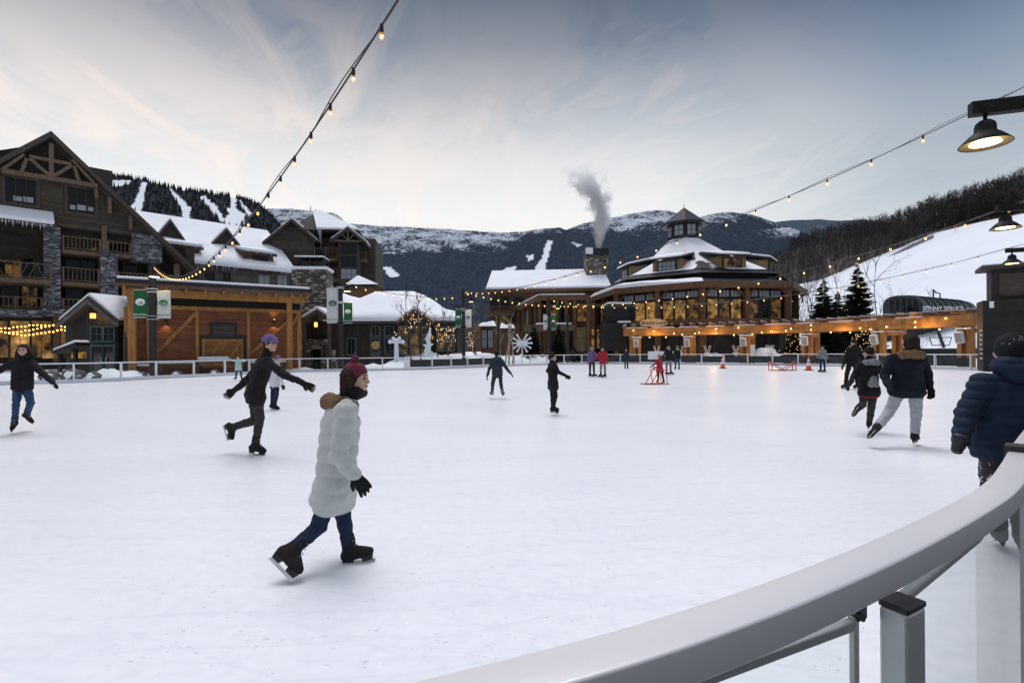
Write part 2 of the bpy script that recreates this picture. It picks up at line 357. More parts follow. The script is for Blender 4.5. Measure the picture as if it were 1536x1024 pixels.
def window(F, root, s0, s1, z0, z1, n, cols=2, rows=2, fm='window_frame', pm='pane', fw=.12, mw=.05, name='window'):
    """framed window standing proud of the wall plane n: frame with glazing bars, pane as its sub-part"""
    b = MB(); b.box(F, s0-fw, s0, z0-fw, z1+fw, n, n+.12); b.box(F, s1, s1+fw, z0-fw, z1+fw, n, n+.12)
    b.box(F, s0, s1, z0-fw, z0, n, n+.115); b.box(F, s0, s1, z1, z1+fw, n, n+.115)
    for i in range(1, cols): c = s0+(s1-s0)*i/cols; b.box(F, c-mw/2, c+mw/2, z0, z1, n, n+.10)
    for i in range(1, rows): c = z0+(z1-z0)*i/rows; b.box(F, s0, s1, c-mw/2, c+mw/2, n, n+.09)
    w = b.build(name, fm, root); MB().box(F, s0, s1, z0, z1, n, n+.05).build('pane', pm, w); return w
def winpx(F, root, x0, y0, x1, y1, n=0.0, **k):
    a = F.px(x0, y1, n); b = F.px(x1, y0, n); return window(F, root, a[0], b[0], min(a[1], b[1]), max(a[1], b[1]), n, **k)
def boxpx(mb, F, x0, y0, x1, y1, n0, n1):
    """box whose front face (at n1) covers that stretch of the facade"""
    xm = (x0+x1)/2; s0 = F.px(x0, (y0+y1)/2, n1)[0]; s1 = F.px(x1, (y0+y1)/2, n1)[0]; z1 = F.px(xm, y0, n1)[1]; z0 = F.px(xm, y1, n1)[1]
    mb.box(F, s0, s1, z0, z1, n0, n1); return s0, s1, z0, z1
def balcony(F, root, s0, s1, z0, h, n0, n1, name='balcony', step=.32, diag=False):
    """floor beam, posts, rails and balusters of one balcony front"""
    b = MB(); b.box(F, s0, s1, z0-.42, z0, n0, n1); b.box(F, s0, s1, z0+h-.09, z0+h, n1-.12, n1-.02); b.box(F, s0, s1, z0+.12, z0+.20, n1-.11, n1-.03)
    k = max(2, int(round((s1-s0)/2.4))+1)
    for i in range(k): c = s0+.07+(s1-s0-.14)*i/(k-1); b.box(F, c-.07, c+.07, z0, z0+h+.04, n1-.14, n1+.005)
    if diag:
        m = int((s1-s0)/.55)
        for i in range(m): c = s0+(s1-s0)*(i+.5)/m; d = .25*(1 if (i//3) % 2 else -1); b.bar(F.pt(c-d, z0+.2, n1-.07), F.pt(c+d, z0+h-.1, n1-.07), .05, .05)
    else:
        m = int((s1-s0)/step)
        for i in range(m): c = s0+(s1-s0)*(i+.5)/m; b.box(F, c-.03, c+.03, z0+.2, z0+h-.09, n1-.10, n1-.04)
    return b.build(name, 'rail_wood', root)
def icicles(root, pts, l0, l1, step=.22, parent=None):
    b = MB(); rnd = random.Random(3)
    for a, c in zip(pts[:-1], pts[1:]):
        a = V(a); c = V(c); k = max(1, int((c-a).length/step))
        for i in range(k):
            p = a.lerp(c, (i+rnd.random())/k); L = l0+(l1-l0)*rnd.random()**3; r = .03+.02*rnd.random()
            b.add([p+V((r, 0, .04)), p+V((-r*.5, r*.9, .04)), p+V((-r*.5, -r*.9, .04)), p-V((0, 0, L))], [(0, 1, 3), (1, 2, 3), (2, 0, 3)])
    return b.build('icicle_fringe', 'ice_white', root)
def lumpy(name, m, parent, outline, z0, h, seed=0, kind=None, n=26, pw=.5):
    """snow heap over a plan rectangle (Frame, s0, s1, n0, n1)"""
    F, s0, s1, n0, n1 = outline; vs = []; fs = []
    for i in range(n+1):
        for j in range(n//2+1):
            a = i/n; c = j/(n//2); e = max(0, 4*a*(1-a))**pw*max(0, 4*c*(1-c))**pw
            z = z0 + e*h*(.72+.5*fbm(a*3+seed, c*2+seed*1.7)) - .03*(1-e)
            vs.append(F.pt(s0+(s1-s0)*a, z, n0+(n1-n0)*c))
    w = n//2+1
    for i in range(n):
        for j in range(n//2): fs.append((i*w+j, (i+1)*w+j, (i+1)*w+j+1, i*w+j+1))
    b = MB(); b.add(vs, fs); o = b.build(name, m, parent, True)
    if kind: o['kind'] = kind
    return o
# ---------------------------------------------------------------- ground, rink, mountains
EDGE = [(-140, 24.0), (0, 25.6), (100, 26.3), (188, 28.4), (236, 30.5), (288, 31.8), (336, 33.7), (380, 36.2), (424, 38.6), (464, 39.6), (501, 39.9), (568, 40.4), (653, 42.5), (690, 45.0),
        (735, 48), (793, 51.6), (844, 53.6), (901, 54.8), (963, 53.2), (1039, 50), (1121, 47.2), (1181, 45.2), (1246, 42.8), (1319, 39.3), (1395, 35.6), (1470, 33.0), (1530, 31)]
def plan(px, Y): return V(((px-PX0)/FP*Y, Y, 0))
EDGEP = [plan(*e) for e in EDGE]
EDGEP = [V((-26, 18, 0)), V((-24.5, 21, 0))] + EDGEP[1:] + [V((31.5, 28, 0)), V((31, 24, 0))]
def smooth_path(p, n=2):
    for _ in range(n):
        q = [p[0]]
        for a, b in zip(p[:-1], p[1:]): q += [a.lerp(b, .25), a.lerp(b, .75)]
        p = q + [p[-1]]
    return p
RINK = smooth_path(EDGEP, 2)
def resample(p, step):
    L = [0]
    for a, b in zip(p[:-1], p[1:]): L.append(L[-1]+(b-a).length)
    k = max(1, round(L[-1]/step)); out = []; j = 0
    for i in range(k+1):
        t = L[-1]*i/k
        while j < len(p)-2 and L[j+1] < t: j += 1
        d = (L[j+1]-L[j]) or 1; out.append(p[j].lerp(p[j+1], min(1, max(0, (t-L[j])/d))))
    return out
# the near handrail's line in plan
NEAR = smooth_path([V(p) for p in [(-3.2, -.75, 0), (-1.6, -.02, 0), (-.75, .36, 0), (-.13, .628, 0), (.061, .702, 0), (.241, .782, 0), (.489, .912, 0), (.80, 1.096, 0), (1.205, 1.362, 0), (1.53, 1.595, 0), (1.90, 1.925, 0), (2.13, 2.14, 0), (2.78, 2.72, 0), (3.6, 3.4, 0), (4.8, 4.3, 0), (8.0, 6.0, 0), (16, 9.5, 0), (26, 16, 0)]], 3)

g = MB(); g.quad((-9000, -3000, -.06), (9000, -3000, -.06), (9000, 9000, -.06), (-9000, 9000, -.06)); go = g.build('ground', 'snow'); tag(go, kind='structure')
ic = MB(); outl = [p for p in RINK] + [V((31, 22, 0)), V((26, 16, 0))] + [p for p in reversed(NEAR)] + [V((-12, -1, 0)), V((-22, 8, 0))]
ic.add([(p.x, p.y, 0) for p in outl], [tuple(range(len(outl)))[::-1]])
io = ic.build('ice_rink', 'ice'); tag(io, kind='structure')
if io.data.polygons[0].normal.z < 0: io.data.flip_normals()
# unseen dark paving, added outside the near rail to darken its side face
pv = [p+V((0, 0, -.035)) for p in NEAR] ; out_ = [V((26, -8, -.035)), V((0, -9, -.035)), V((-9, -6, -.035))]
mat('paving', (.05, .05, .052), (.03, .03, .032), .7, 2.5, .3, 20)
po_ = MB(); po_.add(pv+out_, [tuple(range(len(pv)+3))]); po_ = po_.build('added_pavement', 'paving'); tag(po_, kind='structure')
if po_.data.polygons[0].normal.z < 0: po_.data.flip_normals()
# ice shavings scraped up by skates lie about the near ice: uncountable
sh = MB(); rr = random.Random(5)
for i in range(520):
    px = rr.uniform(150, 1300); py = 690 + 320*rr.random()**.8
    p = ground(px, py, .001); r = rr.uniform(.003, .009)*(.6+1.2*(p.y/6))*(2.0 if rr.random() < .06 else 1)
    if p.y < .75+.6*max(0, p.x): continue
    a = rr.random()*6; k = [p+V((r*math.cos(a+t)*rr.uniform(.6, 1.3), r*math.sin(a+t)*rr.uniform(.6, 1.3), 0)) for t in (0, 1.6, 3.1, 4.7)]
    sh.add(k+[p+V((0, 0, r*.35))], [(0, 1, 4), (1, 2, 4), (2, 3, 4), (3, 0, 4)])
tag(sh.build('ice_shavings', 'snow'), 'loose white ice shavings scattered over the near ice', 'snow', kind='stuff')

def inpoly(x, y, P):
    c = False; j = len(P)-1
    for i in range(len(P)):
        xi, yi = P[i]; xj, yj = P[j]
        if (yi > y) != (yj > y) and x < (xj-xi)*(y-yi)/(yj-yi)+xi: c = not c
        j = i
    return c
def interp(x, pts):
    if x <= pts[0][0]: return pts[0][1]
    for (a, b), (c, d) in zip(pts[:-1], pts[1:]):
        if x <= c: return b+(d-b)*(x-a)/(c-a)
    return pts[-1][1]
def mountain(name, ridge, Yr, Yf, m, step, rows, polys, frost, seed, rough=1.0, bow=1.0, trees=0, th=14, back=.35):
    """terrain: valley floor at Yf climbing to the ridge at Yr, then falling away behind it"""
    x0, x1 = ridge[0][0], ridge[-1][0]; nx = int((x1-x0)/step)+1; tot = rows+int(rows*back)
    vs = np.zeros((nx, tot, 3)); sn = np.zeros((nx, tot)); fr = np.zeros((nx, tot)); wob = Yr*.0022*rough
    for i in range(nx):
        px = x0+(x1-x0)*i/(nx-1); top = at(px, interp(px, ridge), Yr)
        zt = top.z + wob*.55*fbm(px*.05, seed, 0, 5) + wob*.22*fbm(px*.3, seed, 3, 3)
        for j in range(tot):
            t = j/(rows-1)
            if t <= 1:
                Y = Yf+(Yr-Yf)*t; z = zt*t**bow; gul = fbm(px*.022+seed, t*1.6, 1.0, 5)
                z += wob*3.2*gul*math.sin(math.pi*t)*.8 + wob*.5*fbm(px*.12, t*9, seed, 4)*min(1, 6*(1-t))*min(1, 6*t)
            else:
                Y = Yr+(Yr-Yf)*(t-1); z = zt*(1-1.6*(t-1)**1.2)
            d = (px-PX0)/FP; p = V((d*Y, Y, z)); vs[i, j] = p
            q = proj(p)
            if t <= 1.02:
                for P in polys:
                    if inpoly(q[0]+2.0*fbm(q[0]*.13, q[1]*.13, seed), q[1]+2.0*fbm(q[0]*.13, q[1]*.13, seed+9), P): sn[i, j] = 1
                fr[i, j] = frost(q[0], q[1])
            else: fr[i, j] = frost(q[0], interp(px, ridge))
    idx = np.arange(nx*tot).reshape(nx, tot)
    f = np.stack([idx[:-1, :-1], idx[1:, :-1], idx[1:, 1:], idx[:-1, 1:]], -1).reshape(-1, 4)
    o = npmesh(name, vs.reshape(-1, 3), f, m); me = o.data
    for k, arr in (('snow', sn), ('frost', fr)):
        a = me.attributes.new(k, 'FLOAT', 'POINT'); a.data.foreach_set('value', arr.ravel().astype(np.float32))
    tag(o, kind='structure')
    if trees:
        rn = random.Random(seed); b = MB(); k = 0; tries = 0
        while k < trees and tries < trees*6:
            tries += 1; i = rn.randrange(nx-1); j = rn.randrange(int(rows*.25), rows+1) if rn.random() > .12 else rows-1
            if sn[i, j] > .3 or sn[min(nx-1, i+1), j] > .3: continue
            a, c = rn.random(), rn.random()
            p = V(vs[i, j]).lerp(V(vs[i+1, j]), a).lerp(V(vs[i, min(tot-1, j+1)]), c*.6); h = th*rn.uniform(.55, 1.25); r = h*rn.uniform(.16, .26)
            b.add([p+V((-r, 0, -h*.1)), p+V((0, -r, -h*.1)), p+V((r, 0, -h*.1)), p+V((0, r, -h*.1)), p+V((rn.uniform(-.05, .05)*h, 0, h))], [(0, 1, 4), (1, 2, 4), (2, 3, 4), (3, 0, 4)]); k += 1
        tag(b.build(name+'_forest', 'far_conifer', None, False, (0, 0, 0)), 'dark far conifer forest covering the '+name.replace('_', ' '), 'forest', kind='stuff')
    return o, vs, sn
def zpoly(P, s, ox, oy): return [(ox+x/s, oy+y/s) for x, y in P]
ZS = lambda P: zpoly(P, 3.572, 130, 250)
runs = [ZS(p) for p in [[(80, 95), (150, 75), (235, 70), (222, 98), (150, 106)], [(298, 78), (327, 82), (304, 180), (292, 270), (235, 215), (268, 170)],
    [(440, 116), (484, 150), (535, 195), (562, 230), (545, 262), (570, 300), (518, 290), (512, 235), (488, 190)], [(603, 165), (630, 155), (700, 215), (740, 285), (780, 320), (715, 292), (655, 220)],
    [(775, 160), (802, 170), (800, 225), (855, 262), (835, 320), (750, 330), (730, 285), (772, 250), (728, 210), (772, 225)], [(823, 178), (838, 190), (885, 258), (875, 268), (832, 215)]]]
mountain('ski_mountain', [(-220, 300), (-60, 285), (80, 272), (154, 268), (186, 266), (217, 271), (242, 279), (270, 285), (298, 288), (326, 292), (348, 296), (368, 300), (382, 305), (396, 314), (410, 327), (424, 343), (440, 366), (460, 400), (490, 450), (530, 520)],
         1500, 500, 'near_mountain', 2.2, 110, runs, lambda x, y: -.45, 3, .8, 1.0, 5200, 15)
s7 = lambda P: zpoly(P, 3.49, 480, 290)
runs2 = [s7(p) for p in [[(1190, 243), (1214, 247), (1196, 330), (1180, 380), (1178, 430), (1105, 430), (1140, 365), (1165, 335)], [(955, 402), (1028, 376), (1022, 418), (952, 422)], [(1082, 326), (1116, 318), (1117, 350), (1092, 352)],
    [(308, 380), (368, 388), (418, 430), (372, 444), (340, 402)], [(1310, 255), (1380, 268), (1350, 275)]]]
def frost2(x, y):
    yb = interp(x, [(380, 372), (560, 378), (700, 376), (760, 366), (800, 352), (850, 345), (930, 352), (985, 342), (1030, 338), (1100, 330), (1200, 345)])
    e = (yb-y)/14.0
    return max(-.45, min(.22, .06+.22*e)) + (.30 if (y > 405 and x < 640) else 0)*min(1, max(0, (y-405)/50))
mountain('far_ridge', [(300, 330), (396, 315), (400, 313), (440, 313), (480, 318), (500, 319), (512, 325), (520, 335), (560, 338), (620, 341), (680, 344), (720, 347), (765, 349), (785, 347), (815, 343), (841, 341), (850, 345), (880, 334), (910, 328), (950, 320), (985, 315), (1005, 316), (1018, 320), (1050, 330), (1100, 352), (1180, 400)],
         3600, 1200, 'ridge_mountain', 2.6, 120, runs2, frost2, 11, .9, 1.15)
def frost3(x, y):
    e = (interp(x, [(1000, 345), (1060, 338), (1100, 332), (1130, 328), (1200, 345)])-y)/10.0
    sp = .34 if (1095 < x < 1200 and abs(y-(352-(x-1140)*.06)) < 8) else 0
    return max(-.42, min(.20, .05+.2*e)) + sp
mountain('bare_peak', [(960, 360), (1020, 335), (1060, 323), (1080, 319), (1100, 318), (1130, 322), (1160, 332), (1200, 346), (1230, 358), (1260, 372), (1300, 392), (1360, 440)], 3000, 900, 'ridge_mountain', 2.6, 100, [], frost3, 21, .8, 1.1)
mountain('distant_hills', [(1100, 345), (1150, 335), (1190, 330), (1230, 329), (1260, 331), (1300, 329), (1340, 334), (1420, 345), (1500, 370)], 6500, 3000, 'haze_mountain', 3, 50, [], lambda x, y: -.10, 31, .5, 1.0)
# ski slope on the right and the wooded hillside above it
def loft(name, lines, m, n, sub, seed, amp):
    x0 = lines[0][0][0]; x1 = lines[0][-1][0]; vs = []
    for i in range(n+1):
        px = x0+(x1-x0)*i/n
        P = [at(px, interp(px, [(a, b) for a, b, c in L]), interp(px, [(a, c) for a, b, c in L])) for L in lines]
        for k in range(len(P)-1):
            for j in range(sub):
                p = P[k].lerp(P[k+1], j/sub); edge = 0 if (k == 0 and j == 0) else 1; p.z += amp*edge*fbm(p.x*.03, p.y*.03, seed); vs.append(p)
        vs.append(P[-1])
    w = sub*(len(lines)-1)+1; idx = np.arange((n+1)*w).reshape(n+1, w)
    f = np.stack([idx[:-1, :-1], idx[1:, :-1], idx[1:, 1:], idx[:-1, 1:]], -1).reshape(-1, 4)
    o = npmesh(name, [tuple(v) for v in vs], f, m); tag(o, kind='structure'); return o
E_ = [(1020, 523, 300), (1110, 480, 300), (1150, 446, 300), (1195, 427, 270), (1235, 418, 265), (1300, 391, 275), (1345, 373, 285), (1400, 350, 290), (1470, 333, 270), (1536, 320, 240), (1700, 296, 210)]
B_ = [(1020, 524.5, 92), (1150, 524, 90), (1235, 524, 88), (1300, 523, 84), (1480, 522, 70), (1700, 521, 60)]
Mid = [(1020, 524, 190), (1110, 495, 185), (1150, 472, 180), (1235, 462, 170), (1300, 450, 165), (1400, 425, 165), (1480, 412, 160), (1700, 395, 140)]
R_ = [(960, 523, 800), (1060, 440, 760), (1150, 390, 700), (1200, 368, 650), (1250, 356, 600), (1300, 350, 520), (1350, 340, 450), (1400, 327, 390), (1450, 317, 330), (1500, 309, 285), (1536, 303, 255), (1700, 270, 220)]
Bk = [(x, y+60, Y*1.5) for x, y, Y in R_]
loft('ski_slope', [B_, Mid, E_], 'slope_snow', 60, 10, 2, .5)
E2 = [(x, y+1.2, Y*1.002) for x, y, Y in E_]
E2 = [(960, 523.5, 310)] + E2
mat('forest_floor', (.075, .068, .066), (.03, .028, .028), .95, .12, spec=.1)
loft('wooded_hillside', [E2, R_, Bk], 'forest_floor', 50, 8, 4, 2.0)

# ---------------------------------------------------------------- bare trees
def bare_tree(seed, h, levels=3, spread=.5, n=3, lean=0.05, r0=None, first=.3, kids=(6, 5, 4), arch=.25):
    rn = random.Random(seed); trunk = MB(); crown = MB(); r0 = r0 or h*.014
    pts = [V((0, 0, 0))]; d = V((rn.uniform(-lean, lean), rn.uniform(-lean, lean), 1))
    for i in range(6): d = (d+V((rn.uniform(-.09, .09), rn.uniform(-.09, .09), 0))).normalized(); pts.append(pts[-1]+d*h*.92/6)
    trunk.tube(pts, [r0*(1-.15*i) for i in range(7)], 6)
    def along(P, t):
        k = t*(len(P)-1); i = min(len(P)-2, int(k)); return P[i].lerp(P[i+1], k-i)
    def grow(P, L, r, lv):
        for k in range(kids[lv]):
            t = first+(1-first)*(k+rn.random())/kids[lv] if lv == 0 else .25+.75*rn.random()
            a = along(P, min(.98, t)); pd = (P[-1]-P[0]).normalized(); az = rn.random()*6.283
            side = pd.cross(V((math.cos(az), math.sin(az), .3))).normalized(); bd = (pd*(1-spread*rn.uniform(.7, 1.3))+side*spread*1.6).normalized()
            l = L*rn.uniform(.55, 1.0)*(1-.55*t if lv == 0 else 1); q = [a]
            for i in range(3): bd = (bd+V((rn.uniform(-.2, .2), rn.uniform(-.2, .2), arch*rn.uniform(.2, 1)))).normalized(); q.append(q[-1]+bd*l/3)
            crown.tube(q, [r*(1-.28*i) for i in range(4)], n, False)
            if lv+1 < levels: grow(q, l*.6, r*.5, lv+1)
    grow(pts, h*.5, r0*.5, 0)
    return trunk, crown
def make_bare(name, label, cat, loc, seed, h, group=None, mt='twig', mtrunk='bark', **k):
    t, c = bare_tree(seed, h, **k); root = thing(name, label, cat, loc, group)
    for b, nm, mm in ((t, 'trunk', mtrunk), (c, 'crown', mt)):
        b.v = [p+V(loc) for p in b.v]; b.build(nm, mm, root)
    return root
protos = [make_bare('bare_tree', 'leafless grey tree in the wood above the ski slope', 'tree', (0, 0, 0), 40+i, 15, 'bare trees in the wood above the ski slope', levels=3, kids=(13, 5, 4), spread=.42+.05*(i % 3), first=.22, r0=.36) for i in range(5)]
rt = random.Random(12); used = [False]*5
def hill_tree(px, k):
    fE = lambda L, j: interp(px, [(a[0], a[j]) for a in L])
    p = at(px, fE(E2, 1), fE(E2, 2)).lerp(at(px, fE(R_, 1), fE(R_, 2)), k); i = rt.randrange(5); s = rt.uniform(.75, 1.2)
    p.z -= .8
    if not used[i]:
        used[i] = True; protos[i].location = p; protos[i].rotation_euler.z = rt.random()*6; protos[i].scale = (s,)*3; return
    dup(protos[i], None, p, rt.random()*6.28, s)
for i in range(190): hill_tree(1185+360*(i+rt.random())/190, .85+.2*rt.random())
for i in range(75): hill_tree(1200+340*rt.random()**.8, .05+.75*rt.random())
for i in range(24): hill_tree(1196+190*rt.random(), -.01+.02*rt.random())
# the rest of that wood, one uncountable mass of stems and twigs
fb = MB(); rn = random.Random(77)
for i in range(5200):
    px = 1100+470*rn.random(); k = rn.random()**.7
    f = lambda L, j: interp(px, [(a[0], a[j]) for a in L])
    p = at(px, f(E2, 1), f(E2, 2)).lerp(at(px, f(R_, 1), f(R_, 2)), k); h = rn.uniform(5, 10); w = rn.uniform(.10, .2)
    t = p+V((rn.uniform(-.8, .8), 0, h)); fb.add([p+V((-w, 0, -1)), p+V((w, 0, -1)), p+V((0, w, -1)), t], [(0, 1, 3), (1, 2, 3), (2, 0, 3)])
    for j in range(4):
        a = p.lerp(t, rn.uniform(.35, .9)); e = a+V((rn.uniform(-1, 1)*2.4, rn.uniform(-1, 1)*2.4, rn.uniform(.6, 3.2))); fb.add([a+V((-.07, 0, 0)), a+V((.07, 0, 0)), a+V((0, .07, 0)), e], [(0, 1, 3), (1, 2, 3), (2, 0, 3)])
tag(fb.build('hillside_wood', 'twig', None, False, (0, 0, 0)), 'dense mass of leafless trunks on the wooded hillside', 'wood', kind='stuff')
# safety netting along the slope's wooded edge
sn_ = thing('safety_fence', 'long low safety net fence along the wooded edge of the ski slope', 'fence', at(1293, 412, 262))
line = [at(x, y, Y*.97) for x, y, Y in [(1215, 440, 255), (1255, 427, 258), (1293, 413, 262), (1330, 392, 268), (1368, 371, 275), (1400, 357, 280)]]
b = MB()
for a, c in zip(line[:-1], line[1:]): b.quad(a, c, c+V((0, 0, 1.9)), a+V((0, 0, 1.9)))
b.build('net', 'safety_net', sn_); b = MB()
for p in resample(line, 8): b.tube([p-V((0, 0, .5)), p+V((0, 0, 2.1))], .09, 5)
b.build('stake', 'bark', sn_)
for i, (px, py, Y, s, lab) in enumerate([(1433, 340, 262, 1.0, 'small red warning disc beside the net high on the ski slope')]):
    o = MB().tube([at(px, py, Y)-V((0, 0, 2.5)), at(px, py, Y)], .1, 6).ball(at(px, py, Y), .7).build('warning_marker', 'red_steel'); tag(o, lab, 'marker')
# radio masts on the far summit
for px, l in ((466, 'taller radio mast on the far summit'), (473, 'shorter radio mast on the far summit')):
    a = at(px, 319, 3590); o = MB().tube([a, a+V((0, 0, 48 if px == 466 else 24))], [4, 1.5], 5).build('radio_mast', 'bark'); tag(o, l, 'mast')
# ---------------------------------------------------------------- left lodge (facade runs away at 45 degrees)
FL = Frame((-50, 50), (1.02, 1.0))
lodge = thing('lodge', 'large dark brown lodge with tall timber trussed gable and stone piers at the left edge', 'lodge', FL.pt(6, 0))
def pl(mb, F, pts, n0, n1):
    """solid panel over a facade polygon given by points on plane n1"""
    P = [F.P(x, y, n1) for x, y in pts]; mb.prism(P, F.n*(n0-n1)); return mb
apx = FL.px(76, 214); S0 = -14.0
zsoff = FL.px(76, 338)[1]                       # underside of the gable wall over the balconies
rk = FL.px(300, 424)                            # foot of the right rake
wl = MB(); slope = (apx[1]-rk[1])/(rk[0]-apx[0])
def rakez(s): return apx[1]-abs(s-apx[0])*slope
w1 = (FL.px(8, 289)[0], FL.px(54, 289)[0]); w2 = (FL.px(102, 302)[0], FL.px(142, 302)[0])
pr = [FL.pt(S0, zsoff, 0), FL.pt(S0, rakez(S0), 0), FL.pt(apx[0], apx[1], 0), FL.pt(apx[0]+(apx[1]-zsoff)/slope, zsoff, 0)]
wl.prism(pr, FL.n*-.5)
wl.box(FL, S0, rk[0], -.06, zsoff-.003, -3.0, -2.4)            # recessed back wall of the loggias
wl.build('wall', 'lodge_siding', lodge)
# loggia back shadows
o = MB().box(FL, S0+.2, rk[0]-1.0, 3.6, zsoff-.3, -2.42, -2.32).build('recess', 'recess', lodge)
# roof: two thick slabs overhanging the gable
rf = MB()
for sg in (-1, 1):
    e = apx[0]+sg*(26 if sg < 0 else rk[0]-apx[0]+1.0)
    P = [FL.pt(apx[0], apx[1]+.75, 1.3), FL.pt(e, rakez(e)+.75, 1.3), FL.pt(e, rakez(e)+.2, 1.3), FL.pt(apx[0], apx[1]+.2, 1.3)]
    rf.prism(P, FL.n*-9)
roof = rf.build('roof', 'trim', lodge)
sb = MB()
for sg in (-1, 1):
    e = apx[0]+sg*(26 if sg < 0 else rk[0]-apx[0]+.8)
    sb.prism([FL.pt(apx[0], apx[1]+.93, .9), FL.pt(e, rakez(e)+.93, .9), FL.pt(e, rakez(e)+.752, .9), FL.pt(apx[0], apx[1]+.752, .9)], FL.n*-8.4)
sb.build('roof_covering', 'shingle', roof)
# truss in the gable
tr = MB(); T = lambda x, y: FL.P(x, y, 1.0)
for a, c, wd in [((2, 256), (146, 279), .42), ((77, 216), (77, 266), .38), ((44, 235), (107, 246.5), .30), ((45, 238), (73, 263), .30), ((108, 248), (80, 265), .30), ((40, 238), (32, 259), .28), ((111, 250), (119, 274), .28), ((36, 232), (3, 255), .25), ((108, 240), (140, 274), .25)]:
    tr.bar(T(*a), T(*c), .35, wd)
tr.build('truss', 'rail_wood', lodge)
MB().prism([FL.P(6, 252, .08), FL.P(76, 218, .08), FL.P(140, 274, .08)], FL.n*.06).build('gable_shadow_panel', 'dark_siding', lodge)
for a, c in (((143, 279), (148, 300)), ((163, 298), (164, 322)), ((194, 326), (195, 345))):
    s, z = FL.px(*a); s2, z2 = FL.px(*c); MB().box(FL, s-.15, s+.15, z2, z, .003, .9).build('bracket', 'rail_wood', lodge)
winpx(FL, lodge, 8, 273, 54, 302, .0, cols=3, rows=1, fm='trim', fw=.3)
winpx(FL, lodge, 102, 287, 142, 317, .0, cols=3, rows=1, fm='trim', fw=.3)
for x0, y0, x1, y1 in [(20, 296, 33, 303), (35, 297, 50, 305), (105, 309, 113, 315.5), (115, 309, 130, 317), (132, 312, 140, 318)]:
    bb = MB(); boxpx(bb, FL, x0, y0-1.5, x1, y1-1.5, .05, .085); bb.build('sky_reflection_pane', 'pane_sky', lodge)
# piers of slate, timber column
def pier(x0, x1, y0, y1, m='slate_stone', n0=-2.2, n1=.25):
    bb = MB(); boxpx(bb, FL, x0, y0, x1, y1, n0, n1); return bb.build('stone_pier' if m == 'slate_stone' else 'column', m, lodge)
pier(65.6, 91, 340, 470); pier(151, 177, 378, 470); pier(198, 243, 352, 392, n1=.12)
pier(152.6, 160.5, 338, 378, 'rail_wood', -.4, .15); pier(262, 270, 396, 440, 'rail_wood', -.4, .15); pier(118, 122, 466, 560, 'brown_timber', -.4, .1); pier(80, 90, 474, 545, 'brown_timber', -.8, .1)
bb = MB(); boxpx(bb, FL, -30, 464, 66, 474, -2.2, .45); bb.build('stone_ledge', 'slate_stone', lodge)
bb = MB(); boxpx(bb, FL, 64, 463, 100, 474, -2.0, .6); bb.build('stone_ledge', 'slate_stone', lodge)
# balconies
def bal(x0, x1, yb, yt, n1, **k):
    xm = (x0+x1)/2; s0 = FL.px(x0, yb, n1)[0]; s1 = FL.px(x1, yb, n1)[0]; z0 = FL.px(xm, yb, n1)[1]; h = FL.px(xm, yt, n1)[1]-z0
    return balcony(FL, lodge, s0, s1, z0, h, -2.3, n1, **k)
bal(93, 152, 376, 356, .1); bal(160.5, 197, 380, 363, .1); bal(-20, 78, 417, 392.5, 1.6, diag=True); bal(93, 150, 423.5, 402, .1); bal(177, 226, 424, 409.5, .1)
bal(-20, 65, 462, 444.5, .1); bal(93, 120, 463, 448, .1); bal(226, 262, 428, 412, .05)
# windows in the loggias
def lwin(x0, y0, x1, y1, n=-2.3, **k): return winpx(FL, lodge, x0, y0, x1, y1, n, **k)
lwin(8, 345, 30, 416, cols=2, rows=2, pm='pane_dim'); lwin(34, 345, 60, 416, cols=2, rows=2); lwin(100, 346, 122, 372, cols=2, rows=1, pm='pane'); lwin(126, 348, 147, 374, cols=2, rows=1, pm='pane_dim'); lwin(165, 352, 190, 376, cols=2, rows=1)
lwin(100, 392, 118, 420, cols=1, rows=1); lwin(124, 388, 146, 422, cols=2, rows=1, pm='pane'); lwin(6, 430, 26, 458, cols=1, rows=1); lwin(34, 430, 55, 458, cols=2, rows=1, pm='pane_dim'); lwin(100, 436, 122, 460, cols=2, rows=1); lwin(186, 396, 204, 422, cols=2, rows=1)
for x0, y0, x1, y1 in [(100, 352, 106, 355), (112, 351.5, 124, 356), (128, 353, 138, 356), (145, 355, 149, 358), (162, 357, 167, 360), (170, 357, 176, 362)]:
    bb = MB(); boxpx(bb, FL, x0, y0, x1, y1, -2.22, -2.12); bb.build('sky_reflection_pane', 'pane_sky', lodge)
bb = MB(); boxpx(bb, FL, 49, 350, 62, 416, -2.1, -2.06); bb.build('curtain', 'teal_frame', lodge)
# ground floor: dark glazing with warm rooms behind
bb = MB(); boxpx(bb, FL, -40, 474, 260, 548, -2.39, -2.0); bb.build('ground_floor_wall', 'dark_siding', lodge)
for x0, x1, pm in ((-24, 12, 'pane_dim'), (16, 44, 'pane_lit'), (48, 76, 'pane_dim'), (92, 116, 'pane_dim')): lwin(x0, 482, x1, 536, n=-2.0, cols=2, rows=2, pm=pm)
